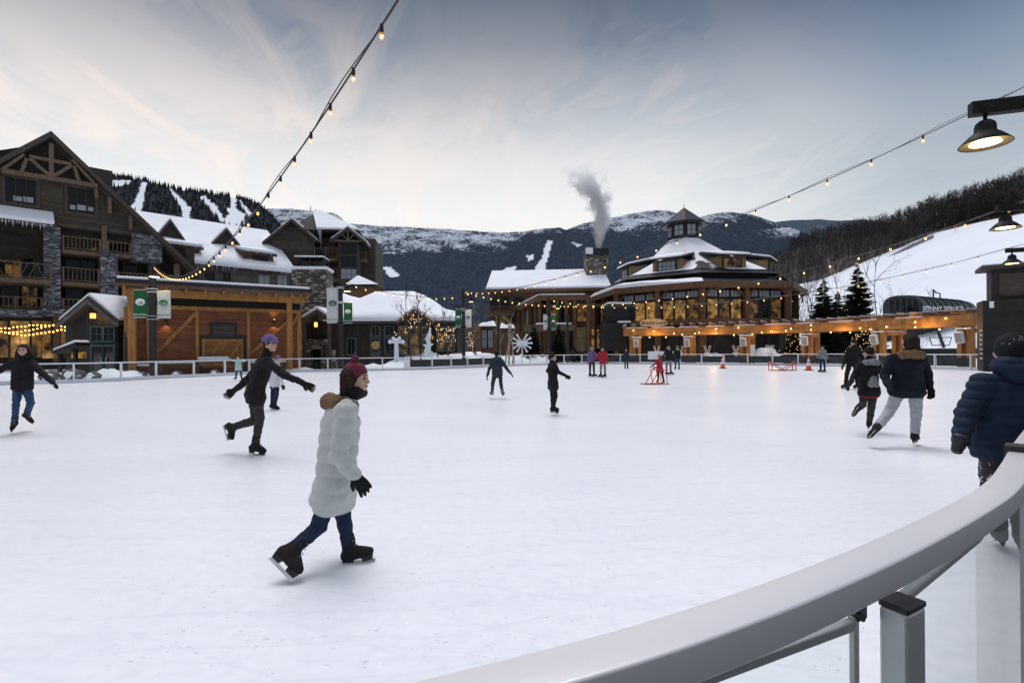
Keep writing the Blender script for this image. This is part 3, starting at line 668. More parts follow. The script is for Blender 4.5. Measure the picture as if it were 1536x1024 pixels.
# snowed awning roof with icicles over the big loggia
aw = MB(); a0 = FL.px(-40, 331, 1.8); a1 = FL.px(85, 338, 1.8); b1 = FL.px(85, 327, .02)
P = [FL.pt(a0[0], a1[1], 1.8), FL.pt(a0[0], a1[1]-.35, 1.8), FL.pt(a0[0], b1[1]-.2, .02), FL.pt(a0[0], b1[1]+.15, .02)]
aw.prism(P, FL.u*(a1[0]-a0[0])); aw.build('awning_roof', 'trim', lodge)
P = [FL.pt(a0[0], a1[1]+.003, 1.85), FL.pt(a0[0], b1[1]+.155, .03), FL.pt(a0[0], b1[1]+.62, .03), FL.pt(a0[0], a1[1]+.42, 1.8)]
MB().prism(P, FL.u*(a1[0]-a0[0]-.15)).build('awning_snow', 'roof_snow', lodge, bevel=.12)
icicles(lodge, [FL.pt(a0[0], a1[1]-.1, 1.86), FL.pt(a0[0]+5.4, a1[1]-.1, 1.86)], .1, .7, .2); icicles(lodge, [FL.pt(a0[0]+5.4, a1[1]-.1, 1.86), FL.pt(a1[0]-.2, a1[1]-.1, 1.86)], .05, .35, .5)
def lantern(F, root, x, y, n, w=.18, h=.26, name='wall_lantern', m='lantern'):
    s, z = F.px(x, y, n); b = MB().box(F, s-w, s+w, z+h, z+h+.06, n, n+2*w+.06); b.box(F, s-w, s+w, z-h-.06, z-h, n, n+2*w+.06); b.box(F, s-.05, s+.05, z-h, z+h, n, n+.05)
    f = b.build(name, 'lamp_black', root); MB().box(F, s-w*.8, s+w*.8, z-h, z+h, n+.06, n+2*w).build('glowing_panel', m, f); return f
lantern(FL, lodge, 6, 368, -2.1, .3, .4); lantern(FL, lodge, 118, 367, -2.1, .25, .25)
MB().box(FL, FL.px(160, 262)[0]-1.4, FL.px(160, 262)[0]+1.2, FL.px(146, 279, -7)[1], FL.px(146, 256, -7)[1], -8.5, -6).build('roof_vent_house', 'trim', lodge)

# ---------------------------------------------------------------- wing behind it: long snowed roof with dormers
FW = Frame(FL.pt(0, 0, -7).to_tuple()[:2], (1.02, 1.0))
wing = thing('lodge_wing', 'long lodge wing under a snow laden roof with small dormers behind the timber shed', 'lodge wing', FW.pt(40, 0))
def wz(x, y, n=0): return FW.px(x, y, n)
sa = wz(200, 385)[0]; sm = wz(372, 405)[0]; sc_ = wz(441, 411)[0]; ez1 = wz(330, 399, .8)[1]; ez2 = wz(405, 407, .8)[1]
rs = wz(410, 351, -11); rz_ = wz(300, 335, -11)[1]
MB().box(FW, sa, sc_-.5, -.06, ez1-.2, -14, -.02).build('wall', 'grey_siding', wing)
rf = MB(); rn_ = random.Random(8)
def roof_sheet(s0, s1, ez, rz, n_e, n_r, thick, k=24, wav=.25):
    """snow sheet from eave to ridge with a softly waving lower edge"""
    vs = []; fs = []
    for i in range(k+1):
        s = s0+(s1-s0)*i/k; e = .35*fbm(s*.35, 3.3, 0); 
        for j in range(7):
            t = j/6; n = n_e+(n_r-n_e)*t+ (e*wav if j == 0 else 0); z = ez+(rz-ez)*t+thick*(1 if j else .75)+.12*fbm(s*.4, t*4, 1.0)*(1 if 0 < j < 6 else 0); vs.append(FW.pt(s, z, n))
        vs.append(FW.pt(s, ez+.02, n_e+e*wav-.05))
    for i in range(k):
        for j in range(6): fs.append((i*8+j, (i+1)*8+j, (i+1)*8+j+1, i*8+j+1))
        fs.append((i*8+7, (i+1)*8+7, (i+1)*8, i*8))
    fs.append(tuple(range(7))+()); return vs, fs
rf.prism([FW.pt(sa, ez1, .8), FW.pt(sa, ez1-.35, .8), FW.pt(sa, rz_-.5, -11), FW.pt(sa, rz_, -11)], FW.u*(sc_-sa)); rf.build('roof', 'shingle', wing)
v, f = roof_sheet(sa, sc_, ez1, rz_, .95, -11, .5, 40); sw = MB().add(v, f).build('roof_snow', 'roof_snow', wing, True)
icicles(wing, [FW.pt(sa+6, ez1+.1, 1.0), FW.pt(sc_, ez1+.1, 1.0)], .1, 1.1, .22)
MB().prism([FW.pt(sa, ez1, -20), FW.pt(sa, rz_, -11.003), FW.pt(sa, ez1-.3, -11.003)], FW.u*(sc_-sa)).build('rear_roof_slope', 'roof_snow', wing)
def wdormer(xg, yg, xb0, yb0, xb1, yb1, n=-3.9):
    """little gable on the roof slope: dark triangular face under two snowed slopes"""
    a = FW.px(xg, yg, n); l_ = FW.px(xb0, yb0, n); r_ = FW.px(xb1, yb1, n); zb = min(l_[1], r_[1]); g = MB()
    g.prism([FW.pt(l_[0]+.3, zb, n-.3), FW.pt(r_[0]-.3, zb, n-.3), FW.pt(a[0], a[1]-.15, n-.3)], FW.n*-6); d = g.build('gable_dormer', 'dark_siding', wing)
    g = MB()
    for e in (l_, r_): g.prism([FW.pt(a[0], a[1], n), FW.pt(e[0], zb, n), FW.pt(e[0], zb-.4, n), FW.pt(a[0], a[1]-.45, n)], FW.n*-6)
    g.build('rake', 'trim', d); g = MB()
    for e in (l_, r_): g.prism([FW.pt(a[0], a[1]+.28, n-.3), FW.pt(e[0], zb+.28, n-.3), FW.pt(e[0], zb+.003, n-.3), FW.pt(a[0], a[1]+.003, n-.3)], FW.n*-5.6)
    g.build('snow_cap', 'roof_snow', d)
wdormer(256, 329, 227, 346, 285, 370); wdormer(340.5, 342, 313, 358, 367, 376)
def shed_dormer(x0, y0, x1, y1, wx0, wy0, wx1, wy1, n):
    s0, z0 = FW.px(x0, y0, n); s1, z1 = FW.px(x1, y1, n); zt = (z0+z1)/2; zb = FW.px((x0+x1)/2, wy1+3, n)[1]
    d = MB().box(FW, s0+.4, s1-.4, zb-1, zt-.2, n-7, n-.3).build('shed_dormer', 'brown_timber', wing)
    MB().prism([FW.pt(s0, zt, n+.2), FW.pt(s0, zt-.4, n+.2), FW.pt(s0, zt+1.0, n-6), FW.pt(s0, zt+1.4, n-6)], FW.u*(s1-s0)).build('dormer_roof', 'trim', d)
    MB().prism([FW.pt(s0+.05, zt+.003, n+.2), FW.pt(s0+.05, zt+.45, n+.1), FW.pt(s0+.05, zt+1.9, n-6), FW.pt(s0+.05, zt+1.403, n-6)], FW.u*(s1-s0-.1)).build('dormer_snow', 'roof_snow', d, bevel=.1)
    winpx(FW, wing, wx0, wy0, wx1, wy1, n-.3, cols=3, rows=2); icicles(wing, [FW.pt(s0, zt, n+.25), FW.pt(s1, zt, n+.25)], .05, .5, .3)
shed_dormer(248, 364, 305, 372, 260, 373, 288, 387, -.5); shed_dormer(362, 373, 415, 384, 380, 386, 400, 396, -.5)
for x0, x1 in ((306, 322), (334, 346), (388, 404), (416, 430)): winpx(FW, wing, x0, 409 if x0 < 350 else 414, x1, 428, 0, cols=2, rows=1, fw=.2, fm='grey_siding', pm='pane' if x0 % 4 else 'pane_sky')

# ---------------------------------------------------------------- gabled tower block
FT = Frame(at(404, 526, 80).to_tuple()[:2], (1, .12))
tow = thing('lodge_tower', 'gabled lodge tower with steep snowed pyramid roof, glazed bay and corner balconies', 'lodge tower', FT.pt(6, 0))
tb = MB(); a = FT.px(404, 362); pk = FT.px(439, 334); e = FT.px(471, 358)
tb.prism([FT.pt(a[0], -.06), FT.pt(e[0], -.06), FT.pt(e[0], a[1]), FT.pt(pk[0], pk[1]), FT.pt(a[0], a[1])], FT.n*-12)
tb.build('wall', 'lodge_siding', tow)
q = FT.px(509, 380)[0]; q2 = FT.px(536, 380)[0]
MB().box(FT, e[0]+.003, q2+2.5, -.06, FT.px(490, 352)[1], -12, -2.2).build('recessed_wall', 'lodge_siding', tow)
for x in (470.5, 508.5):
    bb = MB(); boxpx(bb, FT, x-1.6, 346, x+1.6, 470, -.5, .12); bb.build('corner_post', 'trim', tow)
# main gable roof
g = MB(); sn = MB()
for sg, ed in ((-1, a[0]-.8), (1, e[0]+.6)):
    zz = pk[1]-(pk[1]-a[1])*abs(ed-pk[0])/abs(a[0]-pk[0])
    g.prism([FT.pt(pk[0], pk[1]+.45, .8), FT.pt(ed, zz+.45, .8), FT.pt(ed, zz, .8), FT.pt(pk[0], pk[1], .8)], FT.n*-12)
    sn.prism([FT.pt(pk[0], pk[1]+.9, .3), FT.pt(ed, zz+.8, .3), FT.pt(ed, zz+.453, .3), FT.pt(pk[0], pk[1]+.453, .3)], FT.n*-11)
g.build('gable_roof', 'trim', tow); sn.build('gable_snow', 'roof_snow', tow, bevel=.15)
# pyramid roof behind/above
zp = FT.px(478, 317, -5)[1]; c = FT.px(482, 340, -5)[0]; zb = FT.px(490, 349, -1)[1]; s0, s1 = FT.px(432, 349, 0)[0], FT.px(540, 349, 0)[0]
B4 = [FT.pt(s0, zb, 1.0), FT.pt(s1, zb, 1.0), FT.pt(s1, zb, -11), FT.pt(s0, zb, -11)]; A = FT.pt(FT.px(478, 317, -5)[0], zp, -5)
MB().add(B4+[A], [(0, 1, 4), (2, 3, 4), (3, 0, 4), (0, 3, 2, 1), (1, 2, 4)]).build('pyramid_roof', 'shingle', tow)
up = V((0, 0, .35)); MB().prism([B4[0].lerp(B4[1], .42)+up+FT.n*.2, B4[1]+up+FT.n*.2, A+up, A.lerp(B4[0], .18)+up], V((0, 0, -.3))).build('pyramid_snow', 'roof_snow', tow)
MB().prism([FT.pt(s1-.3, zb-.05, 1.3), FT.pt(e[0]+.7, zb-.05, 1.3), FT.pt(e[0]+.7, zb+1.2, -1), FT.pt(s1-.3, zb+1.2, -1)], V((0, 0, -.25))).build('metal_skirt_roof', 'roof_metal', tow)
icicles(tow, [FT.pt(e[0]+.9, zb-.1, 1.35), FT.pt(e[0]+1.5, zb-.1, 1.35)], .6, 3.2, .12)
# glazed bay under a front gable
b0, b1 = FT.px(509, 380, 1.2)[0], FT.px(537, 380, 1.2)[0]; gz = FT.px(524, 343, 1.9)[1]; bz = FT.px(524, 362, 1.9)[1]; lo = FT.px(524, 420, 1.2)[1]
MB().box(FT, b0, b1, -.06, bz, -3, 1.2).build('bay_wall', 'trim', tow)
g = MB(); mid = (b0+b1)/2
for ed in (b0-1.2, b1+1.4): zz = bz-(.0 if ed < mid else .3); g.prism([FT.pt(mid, gz+.3, 1.9), FT.pt(ed, zz+.3, 1.9), FT.pt(ed, zz-.15, 1.9), FT.pt(mid, gz-.15, 1.9)], FT.n*-7)
g.build('bay_roof', 'trim', tow); g = MB()
for ed in (b0-1.2, b1+1.4): zz = bz-(.0 if ed < mid else .3); g.prism([FT.pt(mid, gz+.65, 1.5), FT.pt(ed, zz+.6, 1.5), FT.pt(ed, zz+.303, 1.5), FT.pt(mid, gz+.303, 1.5)], FT.n*-6.4)
g.build('bay_snow', 'roof_snow', tow)
g = MB(); g.bar(FT.pt(b0-.6, bz+.1, 1.7), FT.pt(b1+.7, bz+.1, 1.7), .2, .25); g.bar(FT.pt(mid, bz, 1.7), FT.pt(mid, gz-.1, 1.7), .2, .2); g.bar(FT.pt(mid, bz+.2, 1.7), FT.pt(mid-1, bz+1.2, 1.7), .16, .16); g.bar(FT.pt(mid, bz+.2, 1.7), FT.pt(mid+1, bz+1.2, 1.7), .16, .16); g.build('bay_truss', 'rail_wood', tow)
hz = (bz-lo)/3
for k in range(3): window(FT, tow, b0+.25, b1-.25, lo+hz*k+.15, lo+hz*(k+1)-.25, 1.2, cols=3, rows=2, fw=.1, pm='pane_sky' if k == 0 else 'pane')
for y0, y1, x0, x1 in ((387, 371, 471.5, 507), (418, 402, 471.5, 507)):
    s0_, z0_ = FT.px(x0, y0, .3); s1_, _ = FT.px(x1, y0, .3); balcony(FT, tow, s0_, s1_, z0_, FT.px(x0, y1, .3)[1]-z0_, -2.1, .3)
s0_, z0_ = FT.px(538, 388, -.5); balcony(FT, tow, s0_, FT.px(549, 388, -.5)[0], z0_, 1.2, -2.1, -.5)
for x0, x1, y0, y1 in ((476, 486, 366, 384), (490, 502, 366, 384), (476, 488, 396, 416), (491, 503, 396, 416)): winpx(FT, tow, x0, y0, x1, y1, -2.2, cols=1, rows=1, pm='pane')

# ---------------------------------------------------------------- entry porch beside the shed
FP_ = Frame(at(131, 531, 39.5).to_tuple()[:2], (1, -.05))
po = thing('entry_porch', 'small gabled entry porch with snowed roof, green glazed doors and square lantern', 'porch', FP_.pt(0, 0))
ap = FP_.px(131, 446); le = FP_.px(86, 484); re = FP_.px(178, 482); zb = le[1]
MB().prism([FP_.pt(FP_.px(98, 500, -.8)[0], -.06, -.8), FP_.pt(FP_.px(176, 500, -.8)[0], -.06, -.8), FP_.pt(FP_.px(176, 500, -.8)[0], zb, -.8), FP_.pt(ap[0], ap[1]-.2, -.8), FP_.pt(FP_.px(98, 500, -.8)[0], zb, -.8)], FP_.n*-5).build('wall', 'dark_siding', po)
g = MB(); sn = MB(); DB = V((.30, 1, 0)).normalized()*6.5
for ed in (le, re):
    g.prism([FP_.pt(ap[0], ap[1]+.1, 0), FP_.pt(ed[0], zb+.1, 0), FP_.pt(ed[0], zb-.22, 0), FP_.pt(ap[0], ap[1]-.22, 0)], DB)
    sn.prism([FP_.pt(ap[0], ap[1]+.42, -.1), FP_.pt(ed[0]-.05, zb+.36, -.1), FP_.pt(ed[0]-.05, zb+.103, -.1), FP_.pt(ap[0], ap[1]+.103, -.1)], DB*.97)
g.build('roof', 'trim', po); sn.build('roof_snow', 'roof_snow', po, bevel=.1)
g = MB()
for ed in (le, re): g.bar(FP_.pt(ap[0], ap[1]-.3, .03), FP_.pt(ed[0], zb-.3, .03), .1, .22)
g.build('rake_trim', 'grey_siding', po)
for x0, x1 in ((139, 154), (158, 172)): winpx(FP_, po, x0, 491, x1, 511, -.8, cols=2, rows=2, fm='teal_frame', fw=.1)
for x0, x1 in ((140, 154), (157.5, 171)):
    d = winpx(FP_, po, x0, 520, x1, 555, -.8, cols=1, rows=1, fm='teal_frame', fw=.17, name='door'); s, z = FP_.px((x0+x1)/2+(5 if x0 < 150 else -5), 540, -.66); MB().box(FP_, s-.03, s+.03, z-.2, z+.2, -.70, -.62).build('handle', 'silver', d)
lantern(FP_, po, 142.5, 474, -.78, .16, .2)

# ---------------------------------------------------------------- cedar timber shed
FS = Frame(at(186, 530, 35).to_tuple()[:2], (1.46, 1))
shd = thing('timber_shed', 'red boarded cedar timber shed with snowed lean-to roof and barn doors beside the rink', 'shed', FS.pt(7, 0))
WN = -1.9
L = lambda x, y, n=0: FS.px(x, y, n)
sL, sR = L(188, 500)[0], L(457, 452)[0]; zt0 = L(186, 431)[1]; zb0 = L(186, 443.5)[1]
g = MB().box(FS, sL-.15, sR, zb0, zt0, -.2, .12); g.build('front_beam', 'cedar', shd, bevel=.02)
roofz = L(190, 418, 1.0)[1]
wsL, wsR = L(197, 500, WN)[0], L(450, 500, WN)[0]; wtop = L(300, 460, WN)[1]
MB().box(FS, wsL, wsR, -.06, zb0+.2, WN-6, WN).build('wall', 'red_siding', shd)
g = MB()
for x0, x1, dz in ((191.7, 203.4, 0), (430.4, 438.2, 0)):
    s0 = L(x0, 500)[0]; s1 = L(x1, 500)[0]; g2 = MB().box(FS, s0, s1, -.06, zb0-.003, -.22, .1); g2.build('post', 'cedar', shd, bevel=.02)
g = MB(); fr_ = lambda x0, x1, y0=462, y1=560: g.box(FS, L(x0, 500, WN)[0], L(x1, 500, WN)[0], -.03, wtop-.28, WN, WN+.14)
for x0, x1 in ((220, 228), (293, 298.5), (370, 375), (445, 451.5), (200, 206)): fr_(x0, x1)
g.box(FS, wsL, wsR+.05, wtop-.279, wtop, WN, WN+.16)
g.bar(FS.P(236, 528, WN+.08), FS.P(293, 470, WN+.08), .10, .26); g.bar(FS.P(438, 487, WN+.08), FS.P(447, 474, WN+.08), .10, .22); g.bar(FS.P(376, 530, WN+.08), FS.P(436, 478, WN+.08), .10, .2)
g.build('wall_frame', 'cedar', shd)
MB().box(FS, wsL, wsR, wtop+.003, zb0+.1, WN, WN+.1).build('clerestory_band', 'recess', shd)
# roof
P = [FS.pt(sL-.5, roofz, 1.0), FS.pt(sL-.5, roofz-.26, 1.0), FS.pt(sL-.5, roofz+.55, -9), FS.pt(sL-.5, roofz+.81, -9)]
rf = MB().prism(P, FS.u*(sR-sL+.9)).build('roof', 'dark_metal', shd)
P = [FS.pt(sL-.4, roofz+.003, .9), FS.pt(sL-.4, roofz+.813, -9), FS.pt(sL-.4, roofz+1.0, -9), FS.pt(sL-.4, roofz+.20, .85)]
MB().prism(P, FS.u*(sR-sL+.6)).build('snow', 'roof_snow', rf, bevel=.06)
MB().box(FS, sL-.5, sR+.4, roofz-.42, roofz-.262, .55, .98).build('gutter_board', 'brown_timber', shd)
for i in range(11):
    s = sL-.1+(sR-sL+.1)*i/10; MB().prism([FS.pt(s, roofz-.43, .85), FS.pt(s, zt0+.02, .2), FS.pt(s, zt0-.25, .2), FS.pt(s, roofz-.6, .85)], FS.u*.16).build('rafter_tail', 'cedar', shd)
# side frame on the left
g = MB(); g.bar(FS.pt(sL+.2, zb0-.1, -.1), FS.pt(wsL+.1, zb0-.1, WN-.1), .2, .3); g.bar(FS.pt(sL+.1, 2.7, -.2), FS.pt(sL+.1, zb0-.3, WN), .12, .2); g.box(FS, sL-.15, sL+.05, -.06, zb0-.6, WN-.1, WN+.2); g.build('side_brace', 'cedar', shd)
MB().box(FS, sL-.13, sL-.03, .4, 3.0, WN+.25, -.3).build('side_panel', 'teal_frame', shd)
# barn doors with Z braces in a dark frame, louvre above
dx0, dx1 = L(303, 520, WN)[0], L(364.6, 520, WN)[0]; dz1 = L(334, 508.5, WN)[1]; dz0 = .35
g = MB().box(FS, dx0-.3, dx0-.01, -.02, dz1+.3, WN, WN+.1); g.box(FS, dx1+.01, dx1+.3, -.02, dz1+.3, WN, WN+.1); g.box(FS, dx0-.01, dx1+.01, dz1+.01, dz1+.3, WN, WN+.1); g.build('door_frame', 'dark_metal', shd)
mid = (dx0+dx1)/2
for s0, s1 in ((dx0, mid-.01), (mid+.01, dx1)):
    d = MB().box(FS, s0, s1, dz0, dz1, WN, WN+.05).build('barn_door', 'cedar_board', shd); g = MB()
    for a_, b_ in ((s0, s0+.16), (s1-.16, s1)): g.box(FS, a_, b_, dz0, dz1, WN+.051, WN+.10)
    for a_, b_ in ((dz0, dz0+.18), (dz1-.18, dz1)): g.box(FS, s0+.16, s1-.16, a_, b_, WN+.051, WN+.10)
    g.bar(FS.pt(s0+.2, dz0+.2, WN+.075), FS.pt(s1-.2, dz1-.2, WN+.075), .045, .2); g.build('brace', 'cedar', d)
MB().box(FS, mid-.03, mid+.03, dz0+.5, dz0+.9, WN+.10, WN+.15).build('door_handle', 'lamp_black', shd)
x0, z1 = L(319, 487, WN); x1, z0 = L(351, 504, WN)
g = MB().box(FS, x0-.2, x1+.2, z0-.2, z1+.2, WN, WN+.08).build('vent_frame', 'dark_metal', shd); MB().box(FS, x0, x1, z0, z1, WN+.081, WN+.11).build('louvre', 'black_louvre', g)
SCON = []
for x, y in ((249, 480.5), (410.5, 482.5)):
    s, z = L(x, y, WN); b = MB().tube([FS.pt(s, z-.16, WN+.22), FS.pt(s, z+.16, WN+.22)], .075, 10); b.box(FS, s-.04, s+.04, z-.06, z+.06, WN, WN+.16); sc1 = b.build('sconce', 'lamp_black', shd)
    MB().lathe(FS.pt(s, z+.155, WN+.22), [(.001, .01), (.06, .012), (.06, .016), (.001, .018)], 8).build('light', 'lamp_light', sc1); SCON.append((FS.pt(s, z, WN+.22)))
# serving ledge and base wall
g = MB(); s0, s1 = L(298, 545, -.6)[0], L(342, 545, -.6)[0]; g.box(FS, s0, s1, .55, 1.0, WN+.16, -.5); g.build('serving_ledge', 'cedar_board', shd)
MB().box(FS, s0-.05, s1+.05, 1.003, 1.25, WN+.2, -.42).build('ledge_snow', 'roof_snow', shd, bevel=.08)
for x0, x1, zz in ((238, 292, .75), (205, 226, .6), (378, 432, .7)):
    s0, s1 = L(x0, 550, -.5)[0], L(x1, 550, -.5)[0]; bn = thing('bench', {238: 'snow covered bench against the shed left of the barn doors', 205: 'short snow covered bench at the left corner of the shed', 378: 'snow covered bench against the shed right of the barn doors'}[x0], 'bench', FS.pt((s0+s1)/2, 0, -1), 'benches along the shed')
    MB().box(FS, s0, s1, zz-.1, zz, -1.3, -.7).build('seat', 'brown_timber', bn)
    for s in (s0+.1, s1-.2): MB().box(FS, s, s+.1, -.03, zz-.103, -1.25, -.75).build('leg', 'brown_timber', bn)
    MB().box(FS, s0-.03, s1+.03, zz+.003, zz+.2, -1.33, -.68).build('snow', 'roof_snow', bn, bevel=.07)

# ---------------------------------------------------------------- stone chimney behind the shed, fireplace porch, long low building
FC = Frame(at(437, 528, 52).to_tuple()[:2], (1, .1))
chm = thing('stone_chimney', 'broad fieldstone chimney with metal cap and snow behind the right end of the shed', 'chimney', FC.pt(1.8, 0))
s0, s1 = FC.px(437.5, 450)[0], FC.px(490.5, 450)[0]; z1 = FC.px(464, 404)[1]
MB().box(FC, s0, s1, -.06, z1, -2.6, 0).build('shaft', 'field_stone', chm, bevel=.05)
MB().box(FC, s0-.12, s1+.1, z1+.003, z1+.32, -2.7, .1).build('cap_snow', 'roof_snow', chm, bevel=.12)
g = MB(); zc0 = z1+.2; zc1 = FC.px(464, 387)[1]
for s in (s0+.4, (s0+s1)/2, s1-.5): g.box(FC, s, s+.12, zc0, zc1, -.5, -.3); g.box(FC, s, s+.12, zc0, zc1, -2.3, -2.1)
g.box(FC, s0+.5, s1-.6, zc0, zc1-.15, -2.0, -.6); g.box(FC, s0+.2, s1-.3, zc1, zc1+.12, -2.5, -.1); g.build('metal_cap', 'dark_metal', chm)
MB().box(FC, s0+.22, s1-.32, zc1+.123, zc1+.28, -2.48, -.12).build('metal_cap_snow', 'roof_snow', chm, bevel=.06)
FB = Frame(at(500, 528, 52).to_tuple()[:2], (1, .06))
low = thing('ski_club_building', 'long low dark building with broad snow roof, small gable and tall windows', 'building', FB.pt(6, 0))
b0, b1 = FB.px(494, 500)[0], FB.px(686, 500)[0]; ez = FB.px(575, 481, .6)[1]
MB().box(FB, b0, b1, -.06, ez-.1, -12, 0).build('wall', 'dark_siding', low)
top = lambda x, y: FB.P(x, y, -7.5)
g = MB(); E = lambda s, dz=0, n=.7: FB.pt(s, ez+dz, n)
prof = [(494, 434), (513, 439), (527, 444), (540, 447), (552, 442), (564, 437.2), (590, 436.6), (619, 436.6), (634, 441.5), (650, 450), (668, 463), (690, 468)]
vs = []; fs = []
for i, (x, y) in enumerate(prof):
    q = FB.px(x, y, -7.5); s = q[0]; se = b0-.4+(b1-b0+1)*i/(len(prof)-1)
    for j in range(6):
        t = j/5; vs.append(FB.pt(se*(1-t)+s*t, ez+.5*(1-(1-t)**4 if t else 0)*0+(ez+.42)*0+ (.42 if j else .30) + (q[1]-ez-.42)*t, .75*(1-t)-7.5*t))
    vs.append(FB.pt(se, ez-.02, .7)); vs.append(FB.pt(s, ez, -14))
for i in range(len(prof)-1):
    for j in range(5): fs.append((i*8+j, (i+1)*8+j, (i+1)*8+j+1, i*8+j+1))
    fs.append((i*8+6, (i+1)*8+6, (i+1)*8, i*8)); fs.append((i*8+5, (i+1)*8+5, (i+1)*8+7, i*8+7))
so = MB().add(vs, fs); so = so.build('roof_snow', 'roof_snow', low, True)
MB().box(FB, b0-.4, b1+.5, ez-.28, ez-.025, -12, .66).build('eave', 'trim', low)
gx = FB.px(621.5, 463, 1.6); gl = FB.px(594, 482, 1.6); gr = FB.px(650, 482, 1.6); g = MB()
MB().prism([FB.pt(gl[0]+.4, -.06, 1.0), FB.pt(gr[0]-.4, -.06, 1.0), FB.pt(gr[0]-.4, gl[1], 1.0), FB.pt(gx[0], gx[1]-.3, 1.0), FB.pt(gl[0]+.4, gl[1], 1.0)], FB.n*-4).build('gable_wall', 'dark_siding', low)
for ed in (gl, gr): g.prism([FB.pt(gx[0], gx[1], 1.6), FB.pt(ed[0], gl[1], 1.6), FB.pt(ed[0], gl[1]-.32, 1.6), FB.pt(gx[0], gx[1]-.34, 1.6)], FB.n*-6)
g.build('gable_roof', 'brown_timber', low); g = MB()
for ed in (gl, gr): g.prism([FB.pt(gx[0], gx[1]+.3, 1.2), FB.pt(ed[0], gl[1]+.3, 1.2), FB.pt(ed[0], gl[1]+.003, 1.2), FB.pt(gx[0], gx[1]+.003, 1.2)], FB.n*-6)
g.build('gable_snow', 'roof_snow', low)
for x0, y0, x1, y1, n, nm in [(558, 490, 569, 503, 0, 'window'), (578, 490, 590, 503, 0, 'window'), (522, 508, 532.5, 531, 0, 'window'), (558, 508, 569, 533, 0, 'door'), (578, 508, 591, 531, 0, 'window'), (599, 490, 610, 503, 1.0, 'window'), (599, 508, 610, 531, 1.0, 'window'), (616, 490, 628, 531, 1.0, 'window'), (634, 490, 645, 503, 1.0, 'window'), (634, 508, 645, 531, 1.0, 'window'), (656, 490, 666, 526, 0, 'window'), (671, 490, 680, 526, 0, 'window')]:
    winpx(FB, low, x0, y0, x1, y1, n, cols=1 if nm == 'door' else 2, rows=1, fm='green_frame', name=nm, pm='pane_dim' if x0 > 595 else 'pane')
wr = FB.P(563.5, 517.5, .25); o = MB().lathe((0, 0, 0), [(.001, -.02), (.42, -.02), (.45, 0), (.42, .05), (.001, .06)], 18)
o.v = [wr + V((p.x, -p.z, p.y)) for p in o.v]; o = o.build('wreath', 'sign_wood'); tag(o, 'round golden wreath hung on the dark glazed door', 'wreath')
# little tent-roofed turret behind the long roof
FG = Frame(at(520, 528, 66).to_tuple()[:2], (1, 0)); tr_ = thing('turret_pavilion', 'small pavilion with snowed tent roof rising behind the long low roof', 'pavilion', FG.pt(1.5, 0))
ap = FG.P(537, 416, -2.5); q0 = FG.px(516, 431); q1 = FG.px(570, 431); z = q0[1]
MB().box(FG, q0[0]+.6, q1[0]-.6, -.06, z, -4.4, -.6).build('wall', 'brown_timber', tr_)
bs = [FG.pt(q0[0], z, 0), FG.pt(q1[0], z, 0), FG.pt(q1[0], z, -5), FG.pt(q0[0], z, -5)]; MB().add(bs+[ap], [(0, 1, 4), (1, 2, 4), (2, 3, 4), (3, 0, 4), (0, 3, 2, 1)]).build('tent_roof', 'shingle', tr_)
cen = FG.pt((q0[0]+q1[0])/2, z, -2.5); k = .3; MB().add([p.lerp(ap, .07)+V((0, 0, k)) for p in bs[:2]]+[ap+V((0, 0, k))]+[bs[2].lerp(ap, .07)+V((0, 0, k))], [(0, 1, 2), (1, 3, 2)]).build('snow', 'roof_snow', tr_)
FF = Frame(at(452, 528, 44.5).to_tuple()[:2], (1, .05)); fpz = thing('fireplace_shelter', 'small gabled shelter over a fieldstone fireplace with a yellow lantern', 'shelter', FF.pt(1, 0))
ap = FF.px(474.7, 464); l_ = FF.px(451, 479); r_ = FF.px(498, 479)
MB().box(FF, FF.px(454, 500, -2.5)[0], FF.px(510, 500, -2.5)[0], -.06, l_[1], -3.2, -2.5).build('wall', 'dark_siding', fpz)
MB().prism([FF.pt(l_[0]+.2, l_[1], -.3), FF.pt(r_[0]-.2, l_[1], -.3), FF.pt(ap[0], ap[1]-.15, -.3)], FF.n*-.3).build('gable', 'dark_siding', fpz)
g = MB(); sn = MB()
for ed in (l_, r_):
    g.prism([FF.pt(ap[0], ap[1], 0), FF.pt(ed[0], l_[1], 0), FF.pt(ed[0], l_[1]-.25, 0), FF.pt(ap[0], ap[1]-.25, 0)], FF.n*-3.6)
    sn.prism([FF.pt(ap[0], ap[1]+.35, -.1), FF.pt(ed[0], l_[1]+.33, -.1), FF.pt(ed[0], l_[1]+.003, -.1), FF.pt(ap[0], ap[1]+.003, -.1)], FF.n*-3.4)
g.build('roof', 'trim', fpz); sn.build('roof_snow', 'roof_snow', fpz, bevel=.1)
for x in (456, 494): s = FF.px(x, 500, -.4)[0]; MB().box(FF, s-.12, s+.12, -.06, l_[1]-.25, -.55, -.3).build('post', 'trim', fpz)
g = MB(); s0, s1 = FF.px(457, 520, -1.6)[0], FF.px(491, 520, -1.6)[0]; g.box(FF, s0, s1, 1.75, 2.7, -2.49, -1.6); g.box(FF, s0, s0+.5, -.06, 1.747, -2.49, -1.6); g.box(FF, s1-.6, s1, -.06, 1.747, -2.49, -1.6); g.build('hearth', 'field_stone', fpz)
MB().box(FF, s0+.5, s1-.6, 0, 1.74, -2.49, -2.3).build('firebox', 'recess', fpz)
g = MB(); s = FF.px(496, 530, -.9)[0]; g.box(FF, s-.8, s+.5, -.06, .95, -1.5, -.7); g.box(FF, s-.5, s+.3, .953, 1.7, -1.4, -.8); g.build('stone_stub', 'field_stone', fpz, bevel=.06)
lantern(FF, fpz, 474.7, 487, -.29, .13, .2)
